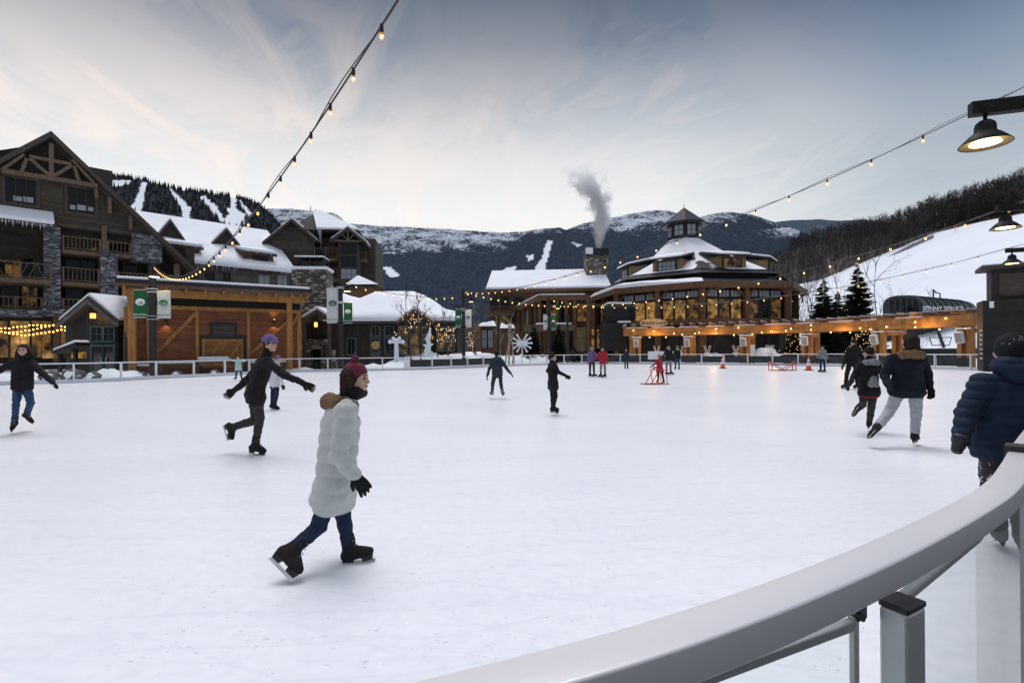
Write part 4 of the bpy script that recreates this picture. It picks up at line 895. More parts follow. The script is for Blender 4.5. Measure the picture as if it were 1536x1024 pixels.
# ---------------------------------------------------------------- right-hand long building with terrace wing
FR = Frame(at(727, 526, 84).to_tuple()[:2], (1, -.06))
lb = thing('long_lodge', 'long brown lodge with plain snow roof and timber terrace left of the round lodge', 'lodge', FR.pt(10, 0))
r0 = FR.px(727.5, 434, 1.0); r1 = FR.px(890, 438, 1.0); t0 = FR.px(722, 410, -9)
s0 = r0[0]; s1 = r1[0]+3; ez = r0[1]; rz = t0[1]
MB().box(FR, s0+.8, s1, -.06, ez-.3, -18, 0).build('wall', 'brown_timber', lb)
MB().prism([FR.pt(s0, ez, 1.0), FR.pt(s0, ez-.5, 1.0), FR.pt(s0, rz-.5, -9), FR.pt(s0, ez-.5, -19), FR.pt(s0, ez, -19), FR.pt(s0, rz, -9)], FR.u*(s1-s0)).build('roof', 'brown_timber', lb)
MB().prism([FR.pt(s0+.15, ez+.003, .95), FR.pt(s0+.15, rz+.003, -9), FR.pt(s0+.15, rz+.5, -9), FR.pt(s0+.15, ez+.38, .85)], FR.u*(s1-s0-.3)).build('roof_snow', 'roof_snow', lb, bevel=.1)
icicles(lb, [FR.pt(s0+6, ez+.1, 1.02), FR.pt(s1-1, ez+.1, 1.02)], .1, .4, .3)
for x0, x1 in ((736, 746), (752, 764), (772, 784)): winpx(FR, lb, x0, 446, x1, 462, 0, cols=2, rows=1)
for x0, x1 in ((736, 746), (752, 764)): winpx(FR, lb, x0, 474, x1, 488, 0, cols=2, rows=1, pm='pane_dim')
a, _ = FR.px(722, 470, 1.0); s_, z_ = FR.px(726, 470, 1.0); balcony(FR, lb, s_, s_+5, z_, 1.1, .003, 1.4)
# terrace wing in front
FA = Frame(at(807.6, 526, 66).to_tuple()[:2], (1, -.03)); FZ = Frame(at(772, 526, 84).to_tuple()[:2], (at(807.6, 526, 66)-at(772, 526, 84)).to_tuple()[:2])
zt = FA.px(840, 442.5)[1]; zb = FA.px(840, 450.5)[1]; sE = FA.px(884, 446)[0]; LZ = (at(807.6, 526, 66)-at(772, 526, 84)).length
g = MB().box(FA, 0, sE, zb, zt, -16, 0); g.build('terrace_roof', 'brown_timber', lb); MB().box(FZ, 0, LZ-.003, zb, zt, -3, 0).build('terrace_roof', 'brown_timber', lb)
MB().box(FA, .3, sE-.5, zt+.003, zt+.22, -15.5, -.35).build('terrace_snow', 'roof_snow', lb, bevel=.06); MB().box(FZ, .3, LZ-.6, zt+.003, zt+.22, -2.7, -.1).build('terrace_snow', 'roof_snow', lb)
MB().box(FA, 1.0, sE+1, -.06, zb-.003, -16, -2.4).build('terrace_wall', 'brown_timber', lb)
for x in (809.5, 822, 836, 849, 862, 882): s, _ = FA.px(x, 470, -.1); MB().box(FA, s-.2, s+.2, -.06, zb-.003, -.5, -.08).build('terrace_post', 'brown_timber', lb)
for k in range(4): s = LZ*(k+.4)/4; MB().box(FZ, s-.25, s+.25, -.06, zb-.003, -.6, -.1).build('terrace_post', 'brown_timber', lb)
for k in range(3): window(FZ, lb, LZ*(k+.52)/4, LZ*(k+1.2)/4-.3, 4.6, zb-.5, -.7, cols=2, rows=1, pm='pane_sky' if k == 1 else 'pane')
for x0, x1, pm in ((812, 820, 'pane'), (825, 834, 'pane_dim'), (839, 847, 'pane'), (866, 880, 'pane_dim')): winpx(FA, lb, x0, 456, x1, 482, -2.4, cols=2, rows=2, pm=pm)
s0, z0 = FA.px(786, 496, 1.4); s1, _ = FA.px(861, 496, 1.4); zz = FA.px(820, 487, 1.4)[1]
MB().box(FA, s0, s1, z0, zz, -2.0, 1.4).build('balcony', 'rail_wood', lb); MB().box(FA, s0+1.5, s1-.3, zz+.003, zz+.25, .6, 1.3).build('balcony_snow', 'roof_snow', lb, bevel=.08)
bb = MB(); boxpx(bb, FA, 861, 491, 884, 526, -2.35, -.6); bb.build('tan_wall', 'tan_siding', lb)
for x in (889, 897): bb = MB(); boxpx(bb, FA, x-1.5, 494, x+2, 523, -2.35, -2.2); bb.build('lit_doorway', 'pane_lit', lb)
sg = MB(); boxpx(sg, FA, 850, 493, 863, 496, .9, 1.0); o = sg.build('direction_sign', 'banner_green'); tag(o, 'narrow green and white direction sign by the tan wall', 'sign')
bb = MB(); boxpx(bb, FR, 700, 484, 890, 526, 1.4, 1.8); bb.build('plinth_wall', 'brown_timber', lb)

# ---------------------------------------------------------------- the round (octagonal) lodge
KO = 1.06; OC = V((24.8*KO, 70*KO, 0)); oct_ = thing('octagon_lodge', 'octagonal timber lodge with glazed cupola, snow patched roof and four dormers', 'lodge', OC)
zk = lambda z: 1.5+(z-1.5)*KO
ANG = [R(165+45*k) for k in range(8)]
CUP = V((-1.2, 0, 0))                        # the cupola sits a little left of the roof's middle
def ring(r, z, k=None): return [OC+(CUP if r < 3.5 else V((0, 0, 0)))+V((r*KO*math.cos(a), r*KO*math.sin(a), zk(z))) for a in ANG]
def frust(ra, za, rb, zb, name, m, parent=oct_, cap=False, faces=range(8)):
    A, B = ring(ra, za), ring(rb, zb); g = MB()
    for k in faces: g.quad(A[k], A[(k+1) % 8], B[(k+1) % 8], B[k])
    if cap: g.quad(*reversed(A)); g.quad(*B)
    return g.build(name, m, parent)
frust(12.3, 0, 12.3, 4.55, 'ground_floor_wall', 'dark_siding'); frust(13.9, 4.35, 13.9, 4.95, 'floor_beam', 'brown_timber', cap=True)
frust(12.0, 4.96, 12.0, 8.3, 'inner_wall', 'recess'); frust(14.1, 8.35, 14.1, 9.05, 'eave_beam', 'brown_timber', cap=True)
frust(13.6, 9.06, 11.6, 9.75, 'lower_roof', 'roof_metal'); frust(11.0, 9.5, 11.0, 10.3, 'clerestory_wall', 'recess')
sA, sB = ring(14.0, 9.06), ring(11.7, 9.85); g = MB()     # deep snow still lying on the front-left side of the lower roof
rn_ = random.Random(4)
for k in (0, 1):
    for i in range(12):
        t0, t1 = i/12, (i+1)/12; end = 1.0
        h = lambda t: .42*min(1, (2-(k+t))*1.6)*min(1, (k+t+.1)*4)*(1-.2*fbm(t*5+k*7, 2))
        q = lambda t, v: sA[k].lerp(sA[k+1], t).lerp(sB[k].lerp(sB[k+1], t), v*(.72+.2*fbm(t*4+k, 5)))
        g.quad(q(t0, 0), q(t1, 0), q(t1, .05)+V((0, 0, h(t1))), q(t0, .05)+V((0, 0, h(t0)))); g.quad(q(t0, .05)+V((0, 0, h(t0))), q(t1, .05)+V((0, 0, h(t1))), q(t1, 1)+V((0, 0, h(t1)*.6)), q(t0, 1)+V((0, 0, h(t0)*.6)))
g.build('lower_roof_snow', 'roof_snow', oct_, True)
frust(12.0, 10.28, 10.6, 10.95, 'metal_eave', 'roof_metal', cap=True); RA, RZ, CRr, CZ = 10.9, 10.9, 2.3, 16.3
# main roof, concave: two pitches
frust(RA, RZ, 6.2, 13.3, 'main_roof', 'patchy_roof'); frust(6.2, 13.3, CRr, CZ, 'upper_roof', 'patchy_roof')
frust(2.2, 16.0, 2.2, 18.4, 'cupola_wall', 'dark_metal'); frust(3.1, 18.25, 3.1, 18.5, 'cupola_eave', 'dark_metal', cap=True)
A = ring(3.15, 18.51); g = MB()
for k in range(8): g.add([A[k], A[(k+1) % 8], OC+CUP+V((0, 0, zk(20.9)))], [(0, 1, 2)])
g.build('cupola_roof', 'roof_metal', oct_)
MB().tube([OC+CUP+V((0, 0, zk(20.8))), OC+CUP+V((0, 0, zk(21.3)))], .05, 5).build('finial', 'dark_metal', oct_)
def face_frame(k, r):
    """vertical plane along octagon side k at circumradius r; s from the side's middle"""
    A = ring(r, 1.5); m = (A[k]+A[(k+1) % 8])/2; u = A[(k+1) % 8]-A[k]; F = Frame((m.x, m.y), (u.x, u.y)); return F, u.length/2
for k in range(8):
    F, h = face_frame(k, 2.2)
    if F.n.dot(CAM-F.o) > 0: window(F, oct_, -h+.28, h-.28, zk(16.75), zk(18.1), 0, cols=2, rows=2, fw=.08, mw=.06, pm='pane_sky', name='cupola_window')
# posts and the glazed front between them
for k in range(8):
    F, h = face_frame(k, 13.9)
    if F.n.dot(CAM-F.o) < -6: continue
    F2, h2 = face_frame(k, 13.0)
    for s in (-h+.05, 0.0):
        MB().box(F, s-.3, s+.3, zk(4.96), zk(8.34), -.75, -.1).build('post', 'brown_timber', oct_)
    for s in (-h+.05, 0): MB().box(F, s-.35, s+.35, -.06, zk(4.34), -.75, -.1).build('post', 'brown_timber', oct_)
    for sg in (-1, 1):
        for c in (-h+.4 if sg > 0 else -.35, .35 if sg > 0 else h-.4):
            pass
    br = MB(); br.bar(F.pt(-h+.4, zk(7.5), -.4), F.pt(-h+1.2, zk(8.3), -.4), .18, .2); br.bar(F.pt(-.3, zk(7.5), -.4), F.pt(-1.1, zk(8.3), -.4), .18, .2); br.bar(F.pt(.3, zk(7.5), -.4), F.pt(1.1, zk(8.3), -.4), .18, .2); br.bar(F.pt(h-.3, zk(7.5), -.4), F.pt(h-1.1, zk(8.3), -.4), .18, .2); br.build('knee_brace', 'brown_timber', oct_)
    pmk = {1: 'pane_lit', 2: 'pane_dim'}.get(k, 'pane_lit' if k == 0 else 'pane_dim')
    for j, (c0, c1) in enumerate(((-h2+.45, -.35), (.35, h2-.45))):
        n3 = 3
        for i in range(n3):
            e0 = c0+(c1-c0)*i/n3; e1 = c0+(c1-c0)*(i+1)/n3
            window(F2, oct_, e0+.12, e1-.12, zk(5.0), zk(7.15), 0, cols=1, rows=3 if i % 2 else 2, fw=.10, pm='pane_lit' if (k, j, i) in ((1, 0, 1), (1, 0, 2), (1, 1, 0), (1, 1, 1), (2, 0, 0), (0, 1, 2), (2, 0, 2)) else ('pane_dim' if (i+j) % 2 else 'pane'))
            window(F2, oct_, e0+.12, e1-.12, zk(7.42), zk(8.1), 0, cols=3, rows=1, fw=.09, pm='pane_sky', name='transom_window')
# big dormers on the front faces
def odormer(k, lit=False):
    F, h = face_frame(k, 10.4); w = 1.9; zb, zt_ = zk(10.95), zk(12.45)
    d = MB().box(F, -w, w, zb, zt_, -3.4, 0).build('dormer', 'tan_siding', oct_)
    MB().box(F, -1.35, 1.35, zb+.05, zt_-.15, .003, .04).build('dark_panel', 'window_frame', d)
    window(F, oct_, -1.1, 1.1, zb+.2, zt_-.3, .045, cols=4, rows=2, fw=.14, pm='pane_dim' if lit else 'pane_sky', name='dormer_window')
    MB().box(F, -w-.06, w+.06, zb-.14, zb-.003, -1, .12).build('sill', 'window_frame', d)
    P = [F.pt(-w-.3, zt_+.003, .6), F.pt(-w-.3, zt_+.16, .6), F.pt(-w-.3, zt_+1.25, -4.2), F.pt(-w-.3, zt_+.98, -4.2)]
    MB().prism(P, F.u*(2*w+.6)).build('dormer_roof', 'shingle', d)
    P = [F.pt(-w-.28, zt_+.163, .57), F.pt(-w-.28, zt_+.46, .45), F.pt(-w-.22, zt_+1.5, -4.1), F.pt(-w-.22, zt_+1.253, -4.1)]
    MB().prism(P, F.u*(2*w+.56)).build('dormer_snow', 'roof_snow', d, bevel=.1)
for k in (0, 1, 2, 3): odormer(k, k == 2)
# black clad annex in front of it
FK = Frame(at(907, 525, 57.5).to_tuple()[:2], (1, 0)); an = thing('dark_kiosk', 'black boarded two step kiosk with snow ledges at the left end of the pergola', 'kiosk', FK.pt(1.5, 0))
b = MB(); s0, s1, z0, z1 = boxpx(b, FK, 907, 484, 945, 526, -3, 0); b.v = [p if p.z > 1.0 else V((p.x, p.y, -.06)) for p in b.v]; b.build('lower_block', 'charcoal', an)
b = MB(); u0, u1, _, z2 = boxpx(b, FK, 912, 456, 944, 484.2, -3, -.9); b.build('upper_block', 'charcoal', an)
MB().box(FK, u0-.1, u1+.3, z2+.003, z2+.22, -3, -.7).build('snow_cap', 'roof_snow', an, bevel=.06); MB().box(FK, s1-1.3, s1+.1, z1+.003, z1+.2, -.85, .06).build('snow_ledge', 'roof_snow', an, bevel=.06)
FQ = Frame(at(880, 525, 88).to_tuple()[:2], (1, 0)); sc_ = thing('smoking_chimney', 'square stone chimney with dark cap trailing grey smoke behind the round lodge', 'chimney', FQ.pt(1.8, 0))
b = MB(); s0, s1, z0, z1 = boxpx(b, FQ, 880, 383, 912.5, 470, -3.4, 0); b.build('shaft', 'field_stone', sc_)
MB().box(FQ, s0-.15, s1+.15, z1+.003, z1+1.25, -3.5, .12).build('cap', 'dark_metal', sc_, bevel=.06); MB().box(FQ, s0-.16, s0+1.1, z1+.2, z1+1.3, .125, .3).build('cap_snow', 'roof_snow', sc_, bevel=.1)
# smoke: a real volume rising from that flue
SM = FQ.pt((s0+s1)/2+.45, z1+1.2, -1.7)
def smoke():
    m = bpy.data.materials.new('smoke'); m.use_nodes = True; n = m.node_tree.nodes; l = m.node_tree.links; n.clear()
    o = n.new('ShaderNodeOutputMaterial'); v = n.new('ShaderNodeVolumePrincipled'); l.new(v.outputs[0], o.inputs['Volume'])
    tc = n.new('ShaderNodeTexCoord'); sp = n.new('ShaderNodeSeparateXYZ'); l.new(tc.outputs['Object'], sp.inputs[0])
    def mt(op, a, b=None):
        x = n.new('ShaderNodeMath'); x.operation = op
        for i, q in enumerate((a, b)):
            if q is None: continue
            if isinstance(q, (int, float)): x.inputs[i].default_value = q
            else: l.new(q, x.inputs[i])
        return x.outputs[0]
    nz = n.new('ShaderNodeTexNoise'); nz.inputs['Scale'].default_value = .62; nz.inputs['Detail'].default_value = 8; nz.inputs['Distortion'].default_value = .6; nz.inputs['Roughness'].default_value = .6; l.new(tc.outputs['Object'], nz.inputs['Vector'])
    n2 = n.new('ShaderNodeTexNoise'); n2.inputs['Scale'].default_value = .28; n2.inputs['Detail'].default_value = 3; l.new(tc.outputs['Object'], n2.inputs['Vector'])
    z = sp.outputs['Z']; t = mt('DIVIDE', z, 14.5)
    # drift of the axis: rises, leans right a little and then back left
    ax = n.new('ShaderNodeFloatCurve'); c = ax.mapping.curves[0]
    c.points[0].location = (0, .5); c.points[1].location = (1, .27)
    c.points.new(.25, .53); c.points.new(.45, .545); c.points.new(.62, .50); c.points.new(.82, .36); ax.mapping.update(); l.new(t, ax.inputs['Value'])
    cx = mt('MULTIPLY', mt('SUBTRACT', ax.outputs[0], .5), 14.0)
    rad = mt('ADD', .42, mt('MULTIPLY', mt('POWER', mt('MAXIMUM', t, 0.0), .8), 2.7))
    wob = mt('MULTIPLY', mt('SUBTRACT', n2.outputs['Fac'], .5), 3.0)
    dx = mt('ADD', mt('SUBTRACT', sp.outputs['X'], cx), mt('MULTIPLY', wob, mt('MAXIMUM', t, .1))); dy = sp.outputs['Y']
    d = mt('SQRT', mt('ADD', mt('MULTIPLY', dx, dx), mt('MULTIPLY', dy, dy)))
    e = mt('SUBTRACT', 1.0, mt('DIVIDE', d, rad)); k = mt('ADD', e, mt('MULTIPLY', mt('SUBTRACT', nz.outputs['Fac'], .5), mt('ADD', .7, mt('MULTIPLY', t, 5.6))))
    den = mt('MULTIPLY', mt('MINIMUM', mt('MAXIMUM', mt('MULTIPLY', k, 2.0), 0), 1), mt('MULTIPLY', 1.9, mt('MAXIMUM', mt('SUBTRACT', 1.02, mt('MULTIPLY', t, .72)), 0)))
    top = mt('MINIMUM', 1, mt('MULTIPLY', mt('MAXIMUM', mt('SUBTRACT', 1.0, t), 0), 4)); l.new(mt('MULTIPLY', den, top), v.inputs['Density'])
    v.inputs['Color'].default_value = (.86, .87, .90, 1); v.inputs['Anisotropy'].default_value = 0; v.inputs['Emission Strength'].default_value = 0.0
    m.cycles.volume_step_rate = 1.0; M['smoke'] = m
smoke()
b = MB(); b.box(Frame((SM.x, SM.y), (1, 0)), -6.5, 4.5, SM.z, SM.z+14.5, -3.6, 3.6); o = b.build('chimney_smoke', 'smoke', None, False, SM)
tag(o, 'plume of grey white smoke drifting up from the stone chimney', 'smoke', kind='stuff')

# ---------------------------------------------------------------- pergola curving behind the rink
PB = [(938, 54.8), (985, 54.4), (1040, 53.2), (1110, 50.6), (1180, 48.3), (1246, 45.8), (1319, 42), (1395, 38.6), (1462, 35.8)]
PP = smooth_path([plan(*q) for q in PB], 2); ZB0, ZB1 = 3.02, 3.80
pg = thing('pergola', 'long curved cedar pergola with paired posts, rafters and warm bulbs behind the rink', 'pergola', (PP[len(PP)//2].x, PP[len(PP)//2].y, 0))
def offs(P, d):
    out = []
    for i, p in enumerate(P):
        t = (P[min(i+1, len(P)-1)]-P[max(0, i-1)]).normalized(); out.append(p+V((t.y, -t.x, 0))*d)
    return out
seg = resample(PP, 2.6)
for dn in (0, -2.6):
    Q = offs(seg, dn); g = MB()
    for a, c in zip(Q[:-1], Q[1:]): g.bar(a+V((0, 0, (ZB0+ZB1)/2)), c+V((0, 0, (ZB0+ZB1)/2)), .3, ZB1-ZB0)
    g.build('beam', 'cedar', pg)
    for i, (a, c) in enumerate(zip(Q[:-1], Q[1:])):
        if random.random() < .75: MB().bar(a.lerp(c, .05)+V((0, 0, ZB1+.045)), c.lerp(a, .1+.4*random.random())+V((0, 0, ZB1+.045)), .26, .085).build('beam_snow', 'roof_snow', pg)
raf = resample(PP, .95); oi, oo = offs(raf, .75), offs(raf, -3.4)
for i, (a, c) in enumerate(zip(oi, oo)):
    if i >= 98: break
    MB().bar(a+V((0, 0, ZB1+.22)), c+V((0, 0, ZB1+.22)), .14, .26).build('rafter', 'brown_timber' if i % 3 else 'cedar', pg)
g = MB()
for i, (a, c) in enumerate(zip(oi, oo)):
    g.bar(a.lerp(c, .01)+V((0, 0, ZB1+.385)), c.lerp(a, .3)+V((0, 0, ZB1+.385)), .12, .06)
g.build('rafter_snow', 'roof_snow', pg)
SPK = []
for j, (px, Y) in enumerate([(954, 54.7), (1032, 53.3), (1117, 50.3), (1210, 47.2), (1318, 42.1), (1448, 36.4)]):
    p = plan(px, Y); i = min(range(len(PP)), key=lambda q: (PP[q]-p).length); t = (PP[min(i+1, len(PP)-1)]-PP[max(0, i-1)]).normalized(); F = Frame((p.x, p.y), (t.x, t.y))
    for n0 in (-.25, -2.85):
        for s in (-.42, .18): MB().box(F, s, s+.32, -.06, ZB0-.003, n0, n0+.45).build('post', 'cedar', pg, bevel=.015)
        MB().box(F, -.097, .177, .3, ZB0-.01, n0+.1, n0+.35).build('post_infill', 'brown_timber', pg)
    MB().box(F, -.5, .56, 2.55, 2.8, -2.39, -.253).build('cross_tie', 'cedar', pg); MB().box(F, -.45, .5, 2.803, 2.88, -2.38, -.26).build('tie_snow', 'roof_snow', pg)
    MB().box(F, -.46, .54, ZB0-.25, ZB0-.13, .203, .34).build('collar_snow', 'roof_snow', pg, bevel=.03)
    SPK.append((F, j))
where = ['first (leftmost) pergola post, under the wooden name sign', 'second pergola post from the left', 'third pergola post from the left', 'fourth pergola post from the left, near the right traffic cone', 'fifth pergola post, behind the woman with the fur hood', 'last pergola post, next to the dark louvred building']
for F, j in SPK:
    sp_ = thing('speaker', 'white loudspeaker box on the '+where[j], 'speaker', F.pt(-.1, 1.9, .5), 'loudspeakers on the pergola posts'); tl = .12
    c = F.pt(-.05, 2.2, .48); r = F.u; n_ = (F.n*math.cos(.25)-V((0, 0, 1))*math.sin(.25)); u_ = r.cross(n_)*-1
    if u_.z < 0: u_ = -u_
    def tb(w, h, d0, d1):
        return MB().hexa([c-r*w-u_*h+n_*d1, c+r*w-u_*h+n_*d1, c+r*w-u_*h+n_*d0, c-r*w-u_*h+n_*d0, c-r*w+u_*h+n_*d1, c+r*w+u_*h+n_*d1, c+r*w+u_*h+n_*d0, c-r*w+u_*h+n_*d0])
    tb(.27, .42, -.14, .16).build('case', 'speaker_white', sp_, bevel=.05); tb(.20, .34, .161, .175).build('grille', 'speaker_grille', sp_); tb(.06, .06, -.32, -.141).build('bracket', 'dark_metal', sp_)
# wooden name sign over the pergola
q = plan(980, 54.2); c = at(980.5, 484.5, 53.4); b = MB(); P = []
for i in range(40):
    a = 2*math.pi*i/40; x = math.copysign(abs(math.cos(a))**.55, math.cos(a))*1.42; z = math.copysign(abs(math.sin(a))**.8, math.sin(a))*.34+(.10 if math.sin(a) > 0 and abs(math.cos(a)) < .35 else 0); P.append(c+V((x, 0, z)))
nsg = thing('name_sign', 'carved oval wooden sign reading SPRUCE CAMP over the left end of the pergola', 'sign', c)
b.prism(P, V((0, .12, 0))).build('board', 'carved_sign', nsg); text('SPRUCE CAMP', 'lettering', 'dark_siding', nsg, c+V((0, -.02, -.03)), (1, 0, 0), (0, 0, 1), .42, .02)
for s in (-.9, .9): MB().box(Frame((c.x, c.y+.1), (1, 0)), s-.05, s+.05, ZB1, c.z-.2, -.05, .02).build('stand', 'brown_timber', nsg)

# ---------------------------------------------------------------- lift station, dark louvred building
FJ = Frame(at(1326, 522, 88).to_tuple()[:2], (1, .12)); ls = thing('lift_station', 'dark barrel roofed chairlift station with glazed arched end and white lettering', 'lift station', FJ.pt(8, 0))
# half-barrel whose axis runs to the right; glazed arched end towards the left front
x0 = FJ.px(1324, 470)[0]; x1 = FJ.px(1385, 470)[0]; x2 = FJ.px(1492, 470)[0]; zt = FJ.px(1362, 443)[1]; zs = FJ.px(1330, 462)[1]; zbm = 1.5
W = (x1-x0)/2; cxs = (x0+x1)/2
def arch(t, off, shr=1.0):
    a = math.pi*(1-t); return FJ.pt(cxs+off+math.copysign(abs(math.cos(a))**.8, math.cos(a))*W*shr, zbm+(zs-zbm)*1.0+(zt-zs)*math.sin(a)**.8*shr - (0 if shr == 1 else .4*(1-shr)), 0)
k = 18; A = [arch(i/k, 0) for i in range(k+1)]; dv = FJ.u*(x2-x1)+FJ.n*-3.0
Bq = [p+dv-V((0, 0, .55)) for p in A]
g = MB().add(A+Bq, [(i, i+1, k+2+i, k+1+i) for i in range(k)]); g.quad(*[p for p in Bq]); g.build('barrel_roof', 'barrel_metal', ls)
g = MB()
for j in range(1, 9):
    t = j/9; off = dv*t-V((0, 0, .55*t)); pts = [p+off+V((0, 0, .06))-FJ.n*-.05 for p in A]; g.tube(pts, .07, 4)
g.build('roof_rib', 'roof_metal', ls)
g = MB(); bt = [FJ.pt(cxs-W, -.06, .01), FJ.pt(cxs+W, -.06, .01)]; g.quad(bt[0], bt[1], *[p+FJ.n*.01 for p in reversed(A)]); g.build('end_wall', 'lift_shell', ls)
P0 = [FJ.pt(cxs+W, -.06, -.01), FJ.pt(cxs+W, -.06, -.01)+dv, Bq[-1], A[-1]-FJ.n*.01]; MB().quad(*P0).build('side_wall', 'lift_shell', ls)
for i in range(5):
    a0 = cxs-W*.72+W*1.44*i/5+.12; a1 = cxs-W*.72+W*1.44*(i+1)/5-.12; mid = (a0+a1)/2; hh = zs+(zt-zs)*max(.0, 1-((mid-cxs)/W)**2)**.5*.78
    MB().box(FJ, a0, a1, zs-.55, hh, .02, .06).build('window', 'pane', ls); MB().box(FJ, a0-.14, a0-.03, zs-.6, hh+.1, .02, .09).build('mullion', 'barrel_metal', ls)
ec = A[-1]; text('SUNNY SPRUCE', 'lettering', 'white_paint', ls, FJ.P(1415, 463.2, 1.75), FJ.u-FJ.n*.012, (0, 0, 1), 1.12, .03)
fas = MB(); a_ = FJ.P(1378, 459.5, 1.45); b_ = FJ.P(1470, 463, 1.3); fas.prism([a_, b_, b_-V((0, 0, 2.0)), a_-V((0, 0, 1.2))], FJ.n*-1.4+V((0, 0, 0))).build('side_fascia', 'lift_shell', ls)
for a in range(6):
    an_ = a*math.pi/3; 
o = MB(); lc = FJ.P(1391, 462.5, 1.56)
for a in range(5): an_ = .5+a*.55; o.bar(lc, lc+FJ.u*math.cos(an_+.6)*.5+V((0, 0, math.sin(an_+.6)*.5)), .04, .16, FJ.n)
o.build('emblem', 'white_paint', ls)
MB().tube([FJ.P(1400, 446, -4), FJ.P(1400, 434, -4), FJ.P(1404, 439, -4), FJ.P(1410, 440, -4), FJ.P(1410, 447, -4)], .12, 6).build('exhaust_pipe', 'dark_metal', ls)
FD = Frame(at(1474.5, 520.5, 31.5).to_tuple()[:2], (.82, -.57)); dk = thing('dark_building', 'black clad service building with louvred upper box at the right edge', 'building', FD.pt(3, 0))
z1 = FD.px(1490, 450)[1]; MB().box(FD, 0, 9, -.06, z1, -2.2, 0).build('lower_block', 'charcoal', dk)
u0 = FD.px(1487, 430, -.6)[0]; z2 = FD.px(1490, 404, -.6)[1]; MB().box(FD, u0, 9, z1, z2, -2.2, -.6).build('upper_block', 'dark_metal', dk)
MB().box(FD, u0+.35, 9.1, z1+.25, z2-.3, -.599, -.52).build('louvre', 'black_louvre', dk)
MB().box(FD, u0-.5, 9.3, z2+.003, z2+.22, -2.6, -.2).build('flat_roof', 'trim', dk); MB().box(FD, u0-.45, 9.25, z2+.223, z2+.3, -2.5, -.3).build('roof_snow', 'roof_snow', dk)
a = FD.px(1484, 452, .02); c = FD.px(1491, 461.5, .02); MB().box(FD, a[0], c[0], c[1], a[1], .003, .02).build('notice', 'white_paint', dk)
g = MB()
for i in range(7): z = FD.px(1476, 496+7*i, 0)[1]; g.box(FD, -.08, -.003, z, z+.05, -.5, -.05)
g.build('ledge_snow', 'roof_snow', dk)

# ---------------------------------------------------------------- lamp posts, banners, hanging lamps
def lamp_shade(root, c, r, light=True):
    """bell-shaped downlight: finial, dome, flared skirt, bright opening; c = centre of the opening"""
    sh = MB().lathe(c, [(r, 0), (r*1.0, .03*r), (r*.62, .42*r), (r*.42, .58*r), (r*.41, .82*r), (r*.36, 1.0*r), (r*.22, 1.12*r), (r*.08, 1.16*r), (r*.08, 1.4*r), (.001, 1.4*r)], 20)
    o = sh.build('lamp_shade', 'lamp_black', root, True); MB().lathe(c, [(r*.97, .01), (r*.60, .40*r), (.001, .40*r)], 20).build('inner_reflector', 'reflector', o, True)
    MB().lathe(c, [(r*.60, .06*r), (r*.56, .12*r), (.001, .16*r)], 16).build('light_lens', 'lamp_light', o)
    return o
LAMPS = []
def lamp_post(px, Y, lab, py_top, py_lamp, lx, rad=.42, ban=None):
    b0 = plan(px, Y); top = at(px, py_top, Y); F = Frame((b0.x, b0.y), (1, 0)); root = thing('lamp_post', lab, 'lamp post', b0, 'lamp posts with banners beside the rink')
    MB().box(F, -.15, .15, -.06, top.z, -.15, .15).build('pole', 'dark_metal', root, bevel=.02)
    lc = at(lx, py_lamp, Y-.5); g = MB(); ay = lc.z+rad*1.42; g.bar(V((b0.x, b0.y, ay)), V((lc.x, lc.y-.1, ay)), .12, .14); g.build('arm', 'dark_metal', root)
    lamp_shade(root, lc, rad); LAMPS.append((lc, 1))
    return F, root, top
def banner(F, x, y0, y1, w, m, lm, lab, px_side, txt):
    """hanging banner between two brackets with an oval mountain emblem and small lettering"""
    s0, s1 = x; root = thing('banner', lab, 'banner', F.pt((s0+s1)/2, y0, -.0), 'banners on the lamp posts')
    n0 = .02; b = MB(); k = 8; vs = []; fs = []
    for i in range(k+1):
        z = y0+(y1-y0)*i/k; d = .03*math.sin(i*1.1+s0)
        vs += [F.pt(s0, z, n0+d), F.pt(s1, z, n0+d*.4)]
    for i in range(k): fs.append((2*i, 2*i+1, 2*i+3, 2*i+2))
    o = b.add(vs, fs).build('cloth', m, root); o.modifiers.new('Solid', 'SOLIDIFY').thickness = .012
    c = F.pt((s0+s1)/2, y0+(y1-y0)*.56, n0+.05); r = (s1-s0)*.34; up = V((0, 0, 1)); oval = lambda q, sx, sz, dn, n=24: [q+F.u*(math.cos(2*math.pi*i/n)*sx)+up*(math.sin(2*math.pi*i/n)*sz)+F.n*dn for i in range(n)]
    g = MB(); g.quad(*oval(c, r, r*.72, 0)); e = g.build('emblem', lm, root)
    g = MB(); pk = [(-.82, -.28), (-.45, .22), (-.22, .02), (.12, .46), (.42, .1), (.58, .24), (.82, -.22), (.45, -.5), (0, -.58), (-.45, -.5)]
    g.quad(*[c+F.u*(a*r*.86)+up*(q*r*.72-.02)+F.n*.006 for a, q in pk]); g.build('mountain', m, e)
    g = MB(); g.quad(*[c+F.u*(a*r*.86)+up*(q*r*.62)+F.n*.012 for a, q in [(-.8, -.3), (-.2, -.02), (.3, -.22), (.82, -.02), (.5, -.34), (0, -.42), (-.4, -.46)]]); g.build('snowfield', lm, e)
    text('SPRUCE PEAK', 'lettering', lm, root, F.pt((s0+s1)/2, y0+(y1-y0)*.09, n0+.06), F.u, up, (s1-s0)*.155, .004)
